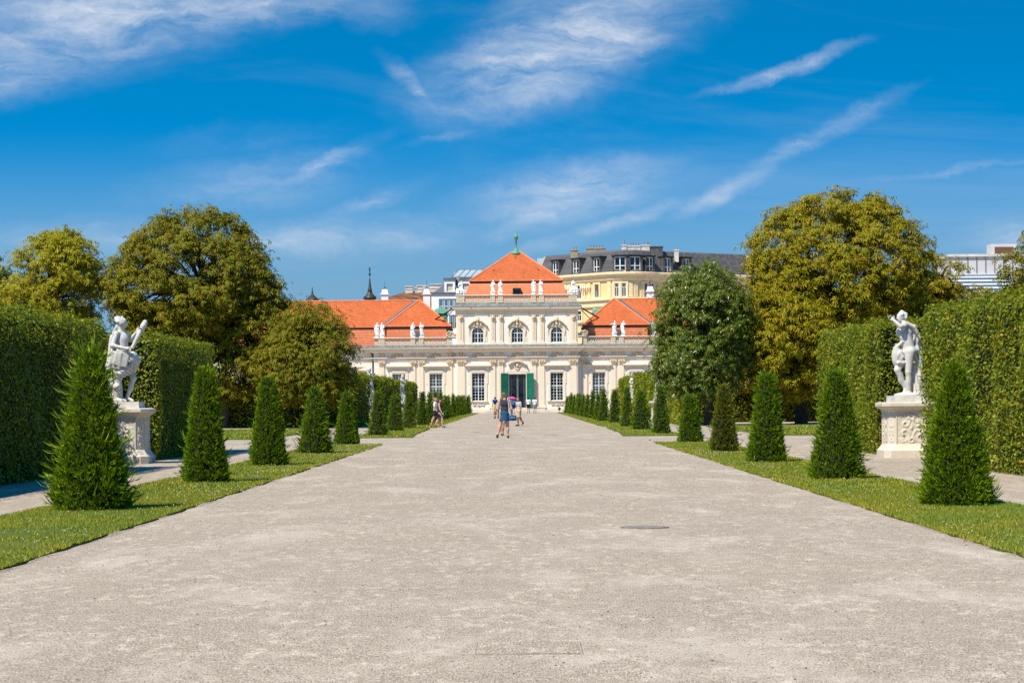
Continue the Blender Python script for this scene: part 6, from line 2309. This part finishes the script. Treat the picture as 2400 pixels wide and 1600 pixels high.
def attic_statue(px, base, yl, label, seed, arms=0, parent_h=1.72):
    """white figure on the balustrade; base is the top of the rail"""
    rr = random.Random(seed)
    h = parent_h - 0.14
    A = at(px, 700, PY + yl)
    t = empty('attic_statue', (A.x, PY + yl, base), rr.uniform(-0.35, 0.35))
    tag(t, label, 'statue', 'white statues along the roof balustrade')
    lean = rr.uniform(-0.03, 0.03)
    ov = dict(chest=(lean, 0, 0.745), neck=(lean, 0, 0.855), head=(lean * 1.5 + rr.uniform(-0.02, 0.02), -0.015, 0.93), kl=(-0.06, -0.05, 0.285), pelvis=(-lean, 0, 0.535))
    if arms == 0:
        ov.update(wr=(0.02, -0.1, 0.62), er=(0.14, -0.02, 0.66), wl=(-0.12, -0.08, 0.5))
    elif arms == 1:
        ov.update(el=(-0.2, -0.03, 0.77), wl=(-0.31, -0.05, 0.74), wr=(0.1, -0.1, 0.6))
    elif arms == 2:
        ov.update(er=(0.18, -0.04, 0.72), wr=(0.2, -0.1, 0.84), wl=(-0.08, -0.12, 0.56))
    elif arms == 3:
        ov.update(wr=(-0.04, -0.11, 0.72), er=(0.14, -0.05, 0.68), wl=(0.05, -0.11, 0.66), el=(-0.14, -0.04, 0.66))
    J = joints(h, **ov)
    P = body_prims(J, h, 1.08, 0.3)
    for s in 'lr':
        P.append(ell(J['w' + s] + (0, -0.01, -0.03), (0.035, 0.03, 0.05)))
    P += [ell(J['head'] + (0, 0.02, 0.03), (0.11, 0.12, 0.1))]
    P += drape(J['pelvis'] + (-0.1, -0.04, 0.1), np.array((0.08, -0.06, 0.12 * h)), 1, 1.6, 5, 0.1, 0.06, seed)
    P += drape(J['chest'] + (rr.choice((-0.12, 0.12)), 0.06, 0), np.array((rr.choice((-0.16, 0.16)), 0.08, 0.1)), 1, 1.2, 3, 0.07, 0.07, seed + 1)
    me = blend_mesh('figure', P, M['roofstatue'], 0.042, 0.05, 0.014, 9)
    obj('figure', me, t, (0, 0, 0.12))
    MB().loft([[(a * w, b * w, z) for a, b in ((-1, -0.8), (1, -0.8), (1, 0.8), (-1, 0.8))] for w, z in ((0.26, 0.0), (0.24, 0.12), (0.2, 0.15))]).build('plinth', M['roofstatue'], t)
    return t


RT = pz + 0.92
WT = 7.97 + 0.92
for (px, arms, nm) in ((1155.6, 0, 'first'), (1172.9, 1, 'second'), (1250.5, 2, 'third'), (1268, 3, 'fourth')):
    attic_statue(px, RT, 0.12, '%s from the left of four single statues on the raised central balustrade' % nm, int(px), 0 if arms == 1 else arms)
for (px, arms, lab) in ((882.3, 2, 'outer figure of the leftmost pair on the left wing balustrade'), (895.5, 0, 'inner figure of the leftmost pair on the left wing balustrade'),
                        (967.2, 0, 'left figure of the middle pair on the left wing balustrade'), (987.2, 3, 'right figure of the middle pair, with arms crossed, on the left wing'),
                        (1439.5, 1, 'statue with outstretched left arm on the right wing balustrade'), (1459.5, 2, 'statue raising one hand on the right wing balustrade'),
                        (1531, 0, 'statue half hidden by the green chestnut on the right wing balustrade')):
    attic_statue(px, WT, 1.02, lab, int(px) + 3, arms, 1.78)
for (px, sx) in ((1079, -1), (1344.6, 1)):
    A = at(px, 690, PY + 0.12)
    t = empty('attic_statue_group', (A.x, PY + 0.12, RT))
    tag(t, 'seated stone group with trophies on the %s corner of the raised balustrade' % ('left' if sx < 0 else 'right'), 'statue', 'white statues along the roof balustrade')
    J = joints(1.55, kl=(-0.1, -0.2, 0.3), al=(-0.12, -0.16, 0.06), kr=(0.1, -0.16, 0.32), ar=(0.12, -0.18, 0.08), pelvis=(0, 0, 0.4), waist=(0, 0, 0.5), hl=(-0.06, 0, 0.4), hr=(0.06, 0, 0.4), wr=(0.22, -0.1, 0.6), wl=(-0.16, -0.12, 0.52))
    P = body_prims(J, 1.55, 1.1)
    P += [ell((0.3 * sx, 0.05, 0.35), (0.28, 0.2, 0.35)), ell((-0.35 * sx, -0.05, 0.3), (0.25, 0.18, 0.28)), ell((-0.45 * sx, 0, 0.15), (0.3, 0.2, 0.16)), cap((0.35 * sx, 0, 0.4), (0.5 * sx, 0.05, 1.0), 0.08, 0.03),
          cap((-0.3 * sx, 0, 0.3), (-0.15 * sx, 0, 1.5), 0.1, 0.05)]
    P += drape((0.0, -0.1, 0.7), (0.2 * sx, -0.22, 0.1), 1, 2.0, 5, 0.12, 0.06, 4)
    obj('figure', blend_mesh('figure', P, M['roofstatue'], 0.045, 0.05, 0.03, 7), t, (0, 0, 0.08))
    MB().box(-0.48, 0.48, -0.2, 0.28, 0, 0.1).build('plinth', M['roofstatue'], t)


def relief_mesh(w, h, seed, n=46):
    xs = np.linspace(-1, 1, n)
    zs = np.linspace(-1, 1, int(n * h / w))
    Xg, Zg = np.meshgrid(xs, zs, indexing='ij')
    A = np.abs(Xg)
    r1 = np.hypot(A - 0.45, Zg - 0.35)
    a1 = np.arctan2(Zg - 0.35, A - 0.45)
    r2 = np.hypot(A - 0.5, Zg + 0.35)
    a2 = np.arctan2(Zg + 0.35, A - 0.5)
    H = np.maximum(np.clip(np.sin(14 * r1 + a1), 0, 1) * np.exp(-(r1 / 0.42) ** 2), np.clip(np.sin(13 * r2 - a2), 0, 1) * np.exp(-(r2 / 0.42) ** 2))
    H = np.maximum(H, 0.9 * np.exp(-(A / 0.13) ** 2 - ((Zg - 0.05) / 0.2) ** 2))
    H = np.maximum(H, 0.7 * np.exp(-((np.hypot(A, Zg - 0.72) - 0.18) / 0.07) ** 2))
    H = np.maximum(H, 0.7 * np.exp(-((np.hypot(A, Zg + 0.75) - 0.15) / 0.07) ** 2))
    P = np.stack([Xg * 3, Zg * 3 * h / w, np.zeros_like(Xg)], -1)
    H = H + 0.35 * np.clip(vnoise(P, 2.3, seed), 0, 1)
    edge = np.clip(np.minimum(1 - A, 1 - np.abs(Zg)) * 9, 0, 1)
    H = H * edge
    V = np.stack([Xg * w / 2, -0.03 * H, Zg * h / 2], -1).reshape(-1, 3)
    nz = len(zs)
    i, j = np.meshgrid(np.arange(n - 1), np.arange(nz - 1), indexing='ij')
    a = (i * nz + j).ravel()
    F = np.stack([a, a + nz, a + nz + 1, a + 1], 1)
    return mesh_np('relief_panel', V, F, M['pedestal'], True)


REL_W = relief_mesh(0.66, 0.74, 2)
REL_N = relief_mesh(0.15, 0.7, 5, 14)


def pedestal(t, fine):
    ped = bpy.data.objects.new('pedestal', None)
    link(ped, t)

    def octa(w, c, z):
        return [(-w + c, -w, z), (w - c, -w, z), (w, -w + c, z), (w, w - c, z), (w - c, w, z), (-w + c, w, z), (-w, w - c, z), (-w, -w + c, z)]
    MB().loft([octa(0.64, 0.15, 0.0), octa(0.64, 0.15, 0.17), octa(0.61, 0.15, 0.2), octa(0.56, 0.15, 0.27), octa(0.53, 0.15, 0.33)]).build('base', M['pedestal'], ped)
    MB().loft([octa(0.52, 0.15, 0.331), octa(0.52, 0.15, 1.06)]).build('die', M['pedestal'], ped)
    MB().loft([octa(0.53, 0.15, 1.061), octa(0.56, 0.15, 1.12), octa(0.64, 0.16, 1.17), octa(0.67, 0.17, 1.2), octa(0.67, 0.17, 1.27), octa(0.6, 0.16, 1.29)]).build('cornice', M['pedestal'], ped)
    if fine:
        for k in range(4):
            a = k * math.pi / 2
            d = Vector((0, -1, 0))
            d.rotate(Euler((0, 0, a)))
            o = obj('relief_panel', REL_W, ped, tuple(d * 0.524 + Vector((0, 0, 0.68))), (0, 0, a))
            f = MB().band([(-0.36, -0.4), (0.36, -0.4), (0.36, 0.4), (-0.36, 0.4)], [(-0.33, -0.37), (0.33, -0.37), (0.33, 0.37), (-0.33, 0.37)], -0.018, 0.0, True)
            f.build('panel_frame', M['pedestal'], ped, tuple(d * 0.522 + Vector((0, 0, 0.68))), (0, 0, a))
            a2 = a + math.pi / 4
            d = Vector((0, -1, 0))
            d.rotate(Euler((0, 0, a2)))
            obj('relief_panel', REL_N, ped, tuple(d * (0.52 * math.sqrt(2) - 0.15 / math.sqrt(2) + 0.003) + Vector((0, 0, 0.68))), (0, 0, a2))
    MB().loft([[(a * w, b * w, z) for a, b in ((-1, -1), (1, -1), (1, 1), (-1, 1))] for w, z in ((0.42, 1.291), (0.41, 1.44))]).build('plinth', M['marble'], ped)
    return ped


def garden_statue(label, x, y, prims, h, voxel, rz, fine, wr=0.008, hands=None, face_mat='marble'):
    t = empty('garden_statue', (x, y, 0))
    tag(t, label, 'statue', 'marble statues set into the hedges')
    pedestal(t, fine)
    me = blend_mesh('figure', prims, M[face_mat], voxel, 0.026, wr, 11)
    if hands:
        add_hands(me, hands, h, 0.8)
    obj('figure', me, t, (0, 0, 1.43), (0, 0, rz))
    return t


# left: woman with a staff and a lyre-like shield, beside a tree stump
h = 1.92
J = dict(head=(-0.03, 0.02, 1.85), neck=(-0.07, 0.0, 1.68), chest=(-0.06, 0, 1.45), waist=(-0.02, 0, 1.2), pelvis=(0.0, 0, 1.0), sl=(-0.15, -0.13, 1.6), sr=(0.02, 0.14, 1.6), el=(-0.21, -0.27, 1.32), wl=(0.12, -0.35, 1.25),
         er=(0.13, 0.16, 1.46), wr=(0.31, 0.06, 1.66), hl=(0.0, -0.09, 0.97), hr=(0.02, 0.09, 0.97), kl=(-0.1, -0.12, 0.5), kr=(0.22, 0.02, 0.56), al=(-0.06, -0.08, 0.08), ar=(0.06, 0.05, 0.1), tl=(0.06, -0.12, 0.03), tr=(0.2, 0.02, 0.03))
J = {k: np.array(v) for k, v in J.items()}
P = body_prims(J, h, 0.98, 0.8, math.pi * 0.62)
CURL = (0.022, 17.0)
P += [ell(J['head'] + (-0.04, 0.0, 0.05), (0.115, 0.12, 0.095), None, CURL), ell(J['head'] + (-0.13, 0, 0.1), (0.07, 0.065, 0.06), None, CURL), ell(J['head'] + (-0.03, -0.09, 0.0), (0.06, 0.035, 0.065), None, CURL), cap(J['pelvis'], J['chest'], 0.13, 0.14), cap(J['head'] + (-0.12, -0.02, -0.08), J['head'] + (-0.24, 0, -0.3), 0.05, 0.04), cap(J['head'] + (-0.24, 0, -0.3), J['head'] + (-0.26, 0, -0.45), 0.045, 0.03),
      cap((0.2, 0.02, 1.28), (0.46, 0.06, 1.80), 0.045, 0.055), ell((0.49, 0.06, 1.865), (0.055, 0.055, 0.055), None, (0.015, 25.0)), cap((0.45, 0.06, 1.785), (0.46, 0.06, 1.80), 0.066, 0.066),
      slab((0.0, -0.27, 1.02), 0.16, 0.04, 0.19, (0.1, 0.25, 0.1), 0.015), slab((-0.13, -0.25, 0.98), 0.13, 0.04, 0.2, (0.1, 0.2, -0.25), 0.015), slab((-0.27, -0.2, 1.0), 0.04, 0.07, 0.26, (0, 0.3, 0.5), 0.015), ell((0.25, -0.2, 1.05), (0.09, 0.1, 0.14)), ell((0.3, -0.12, 1.0), (0.07, 0.12, 0.16)),
      cap((-0.28, 0.02, 1.5), (-0.33, 0.0, 0.95), 0.06, 0.07), cap((-0.33, 0, 0.95), (-0.42, 0, 0.78), 0.07, 0.05)]
FD = (0.013, 75.0, (0.45, 0.2, 0.85))
P += [cap((0.32, -0.1, 0.95), (-0.1, -0.2, 0.66), 0.085, 0.075, FD), cap((0.3, -0.05, 0.85), (-0.1, -0.16, 0.56), 0.07, 0.06, FD), cap((0.34, 0.0, 1.0), (0.26, 0.02, 0.78), 0.07, 0.05, FD), cap((-0.15, -0.15, 0.85), (-0.12, -0.12, 0.3), 0.09, 0.07, (0.012, 80.0, (0.9, 0.4, 0.2))), ell((0.05, 0.05, 0.87), (0.24, 0.19, 0.16), None, FD)]
P += [cap((-0.26, 0.02, 0.0), (-0.34, 0.02, 0.62), 0.13, 0.07, (0.03, 11.0)), cap((-0.2, -0.12, 0.0), (-0.16, -0.14, 0.34), 0.09, 0.08), ell((-0.14, -0.18, 0.36), (0.09, 0.1, 0.08)), ell((-0.3, -0.1, 0.42), (0.08, 0.08, 0.07)), cap((-0.3, 0, 0.5), (-0.42, 0.02, 0.66), 0.05, 0.03),
      cap((-0.12, -0.2, 0.05), (-0.02, -0.26, 0.03), 0.06, 0.05), ell((-0.3, -0.05, 0.1), (0.16, 0.16, 0.12))]
for k in range(14):
    q_ = Vector((-0.75, 0, 0.5)) + Vector((random.uniform(-0.6, 0.9), random.uniform(-1, 1), random.uniform(-0.6, 0.6)))
    P.append(ell(J['head'] + (-0.03, 0, 0.04) + np.array(q_.normalized()) * 0.11, (0.032, 0.032, 0.026)))
garden_statue('white marble woman holding a raised staff, in the niche of the left near hedge', -9.22, 50.0, P, h, 0.0165, 0.0, True, 0.006, {k: J[k] for k in ('wl', 'wr', 'el', 'er')})

# right: nude figure with blowing cape, arm raised before the face
h = 1.92
J = dict(head=(-0.13, -0.02, 1.84), neck=(-0.08, 0.0, 1.68), chest=(-0.05, 0, 1.47), waist=(0.0, 0, 1.24), pelvis=(0.06, 0, 1.05), sl=(-0.1, -0.16, 1.63), sr=(-0.02, 0.14, 1.63), el=(-0.18, -0.26, 1.62), wl=(-0.33, -0.22, 1.76),
         er=(0.1, 0.2, 1.42), wr=(-0.16, 0.1, 1.2), hl=(0.06, -0.09, 1.03), hr=(-0.02, 0.08, 1.03), kl=(0.02, -0.09, 0.56), kr=(-0.23, -0.06, 0.62), al=(0.05, -0.05, 0.08), ar=(-0.03, 0.0, 0.16), tl=(-0.02, -0.16, 0.03), tr=(-0.11, -0.08, 0.03))
J = {k: np.array(v) for k, v in J.items()}
P = body_prims(J, h, 1.1, 0.6, -1.1)
P += [ell(J['head'] + (0.035, 0.02, 0.045), (0.11, 0.115, 0.09), None, CURL), ell(J['head'] + (0.04, 0.0, 0.105), (0.075, 0.07, 0.045), None, CURL), ell(J['head'] + (0.1, -0.05, 0.0), (0.045, 0.05, 0.07), None, CURL), cap(J['pelvis'], J['chest'], 0.15, 0.15),
      ell((0.12, 0.0, 1.02), (0.13, 0.13, 0.15)), ell((-0.24, -0.02, 0.93), (0.115, 0.13, 0.25)), ell((-0.16, -0.14, 0.95), (0.06, 0.05, 0.14), None, (0.03, 12.0)), ell((-0.15, -0.13, 0.78), (0.09, 0.05, 0.05), None, (0.03, 12.0)), cap((-0.28, -0.05, 1.12), (-0.1, -0.1, 1.28), 0.045, 0.04),
      ell((-0.12, -0.1, 1.40), (0.06, 0.05, 0.1), None, (0.025, 14.0))]
GD = (0.014, 70.0, (0.9, 0.5, 0.15))
for k in range(5):
    y_ = -0.12 + 0.06 * k
    P += [cap((-0.08, y_, 1.72 - 0.01 * k), (0.16, y_ + 0.02, 1.62 - 0.03 * k), 0.045, 0.045), cap((0.16, y_ + 0.02, 1.62 - 0.03 * k), (0.31, y_ + 0.06, 1.36), 0.045, 0.035)]
P += [ell((0.17, 0.06, 1.42), (0.13, 0.1, 0.24), (0, -0.5, 0), GD), ell((0.26, 0.1, 1.12), (0.1, 0.09, 0.28), None, GD), cap((0.28, 0.1, 1.4), (0.36, 0.14, 1.15), 0.06, 0.06, GD), cap((0.36, 0.14, 1.15), (0.28, 0.12, 0.8), 0.08, 0.09, GD), cap((0.28, 0.1, 0.85), (0.3, 0.08, 0.0), 0.1, 0.15, GD), cap((0.2, 0.06, 0.9), (0.2, 0.04, 0.0), 0.07, 0.09, GD), cap((0.34, 0.1, 0.7), (0.4, 0.06, 0.02), 0.06, 0.09),
      ell((-0.02, -0.08, 0.02), (0.3, 0.25, 0.07))]
for k in range(14):
    q_ = Vector((0.5, 0, 0.6)) + Vector((random.uniform(-0.9, 0.6), random.uniform(-1, 1), random.uniform(-0.6, 0.6)))
    P.append(ell(J['head'] + (0.03, 0, 0.035) + np.array(q_.normalized()) * 0.105, (0.032, 0.032, 0.026)))
garden_statue('white marble nude with a blowing cape, in the niche of the right near hedge', 9.13, 50.0, P, h, 0.0165, 0.0, True, 0.006, {k: J[k] for k in ('wl', 'wr', 'el', 'er')})

# smaller far statues
for (px, y, lab, arms) in ((867, 129.5, 'far left statue with raised arms standing in a shaded hedge niche', 0), (941, 163.0, 'farther left statue in long drapery, last niche before the palace', 1),
                           (1547, 131.0, 'far right statue peeping over a yew beside the green chestnut', 0), (1485, 164.0, 'farther right statue leaning from the hedge towards the palace', 1)):
    sx = -1 if px < 1213 else 1
    if arms == 0:
        J = joints(1.95, er=(0.17, -0.08, 0.74), wr=(0.06, -0.16, 0.8), el=(-0.16, -0.08, 0.72), wl=(-0.02, -0.16, 0.76), head=(0.03 * sx, -0.02, 0.95))
    else:
        J = joints(1.95, er=(0.16, -0.05, 0.68), wr=(0.13, -0.14, 0.8), el=(-0.15, -0.03, 0.66), wl=(0.0, -0.14, 0.62), chest=(-0.03 * sx, 0, 0.75), head=(-0.06 * sx, 0, 0.94))
    P = body_prims(J, 1.95, 1.0, 0.8)
    P += [ell(J['head'] + (0, 0.02, 0.06), (0.13, 0.13, 0.11)), ell(J['pelvis'] + (0, 0, -0.05), (0.24, 0.2, 0.2))]
    P += drape(J['pelvis'] + (0, -0.05, 0.08), (0.08, -0.08, 0.08), 1.4, 2.2, 7, 0.11, 0.05, px)
    P += drape(J['chest'] + (-0.1, 0.06, 0.1), (-0.2, 0.1, 0.1), 1, 1.4, 4, 0.09, 0.07, px + 1)
    P += [cap((-0.2 * sx, 0.05, 0.0), (-0.22 * sx, 0.05, 0.6), 0.12, 0.08)]
    garden_statue(lab, at(px, 938, y).x, y, P, 1.95, 0.03, 0.5 * -sx, False, 0.016, {k: J[k] for k in ('wl', 'wr', 'el', 'er')})

# ------------------------------------------------------------------ small things on the ground
def cover(label, px, py, w, d, round_):
    x, y = foot(px, py)
    t = empty('drain_cover', (x, y, 0.004))
    tag(t, label, 'drain cover', 'metal covers let into the gravel')
    if round_:
        MB().band([(p, q) for p, q in arc(0, 0, w / 2, d / 2, 0, 360, 28)[:-1]], [(p, q) for p, q in arc(0, 0, w / 2 - 0.03, d / 2 - 0.03, 0, 360, 28)[:-1]], -0.006, 0.02, True).build('rim', M['dusty_iron'], t, rot=(R(-90), 0, 0))
        MB().lathe([(w / 2 - 0.04, -0.004), (w / 2 - 0.04, 0.008)], n=28).build('lid', M['dusty_iron'], t)
    else:
        MB().band([(-w / 2, -d / 2), (w / 2, -d / 2), (w / 2, d / 2), (-w / 2, d / 2)], [(-w / 2 + 0.005, -d / 2 + 0.005), (w / 2 - 0.005, -d / 2 + 0.005), (w / 2 - 0.005, d / 2 - 0.005), (-w / 2 + 0.005, d / 2 - 0.005)], 0.0025, 0.01, True).build('rim', M['dusty_iron'], t, rot=(R(-90), 0, 0))
        MB().box(-w / 2 + 0.02, w / 2 - 0.02, -d / 2 + 0.02, d / 2 - 0.02, -0.01, 0.0015).build('lid', M['gravel'], t)
    return t


cover('round iron cover in the gravel, right of centre', 1510, 1236, 0.54, 0.45, True)
cover('gravel-filled square metal frame in the near foreground', 1240, 1518, 0.6, 0.6, False)
cover('small dark cover beside the boy', 1215, 998.5, 0.6, 0.6, True)
cover('oblong dark cover right of the walking woman', 1291, 1019.5, 0.55, 0.5, True)
cover('dark cover left of the walking woman', 1113, 1012, 0.5, 0.5, True)
for (px, py, nm) in ((1311, 962, 'right'), ):
    x, y = foot(px, 967)
    t = empty('garden_spotlight', (x, y, 0))
    tag(t, 'small black garden spotlight on a stem beside the palace steps', 'spotlight')
    MB().tube([(0, 0, 0), (0, 0, 0.3)], 0.025, 6).build('stem', M['dark_metal'], t)
    MB().lathe([(0.0, -0.16), (0.12, -0.12), (0.16, 0.1), (0.15, 0.12)], (0, 0, 0), 10).build('lamp_head', M['dark_metal'], t, (0, 0, 0.42), (R(60), 0, 0.5))
# fallen leaves near the lawn edges
n = 70
yy = 15 + RNG.random(n) ** 1.4 * 75
sd = np.where(RNG.random(n) < 0.5, -1, 1)
xx = sd * (LX0 + RNG.normal(0.1, 0.3, n))
P = np.stack([xx, yy, np.full(n, 0.05)], 1)
nr = np.array((0, 0, 1.0)) + RNG.normal(0, 0.35, (n, 3))
V, F = scatter(LEAF_V, LEAF_F, P, frames(nr, RNG.uniform(0, 6.28, n)), RNG.uniform(0.04, 0.075, n) * (0.7 + yy / 90))
o = obj('fallen_leaves', mesh_np('fallen_leaves', V, F, M['dead_leaf']))
tag(o, 'dry brown leaves scattered along the lawn edges', 'leaves', kind='stuff')
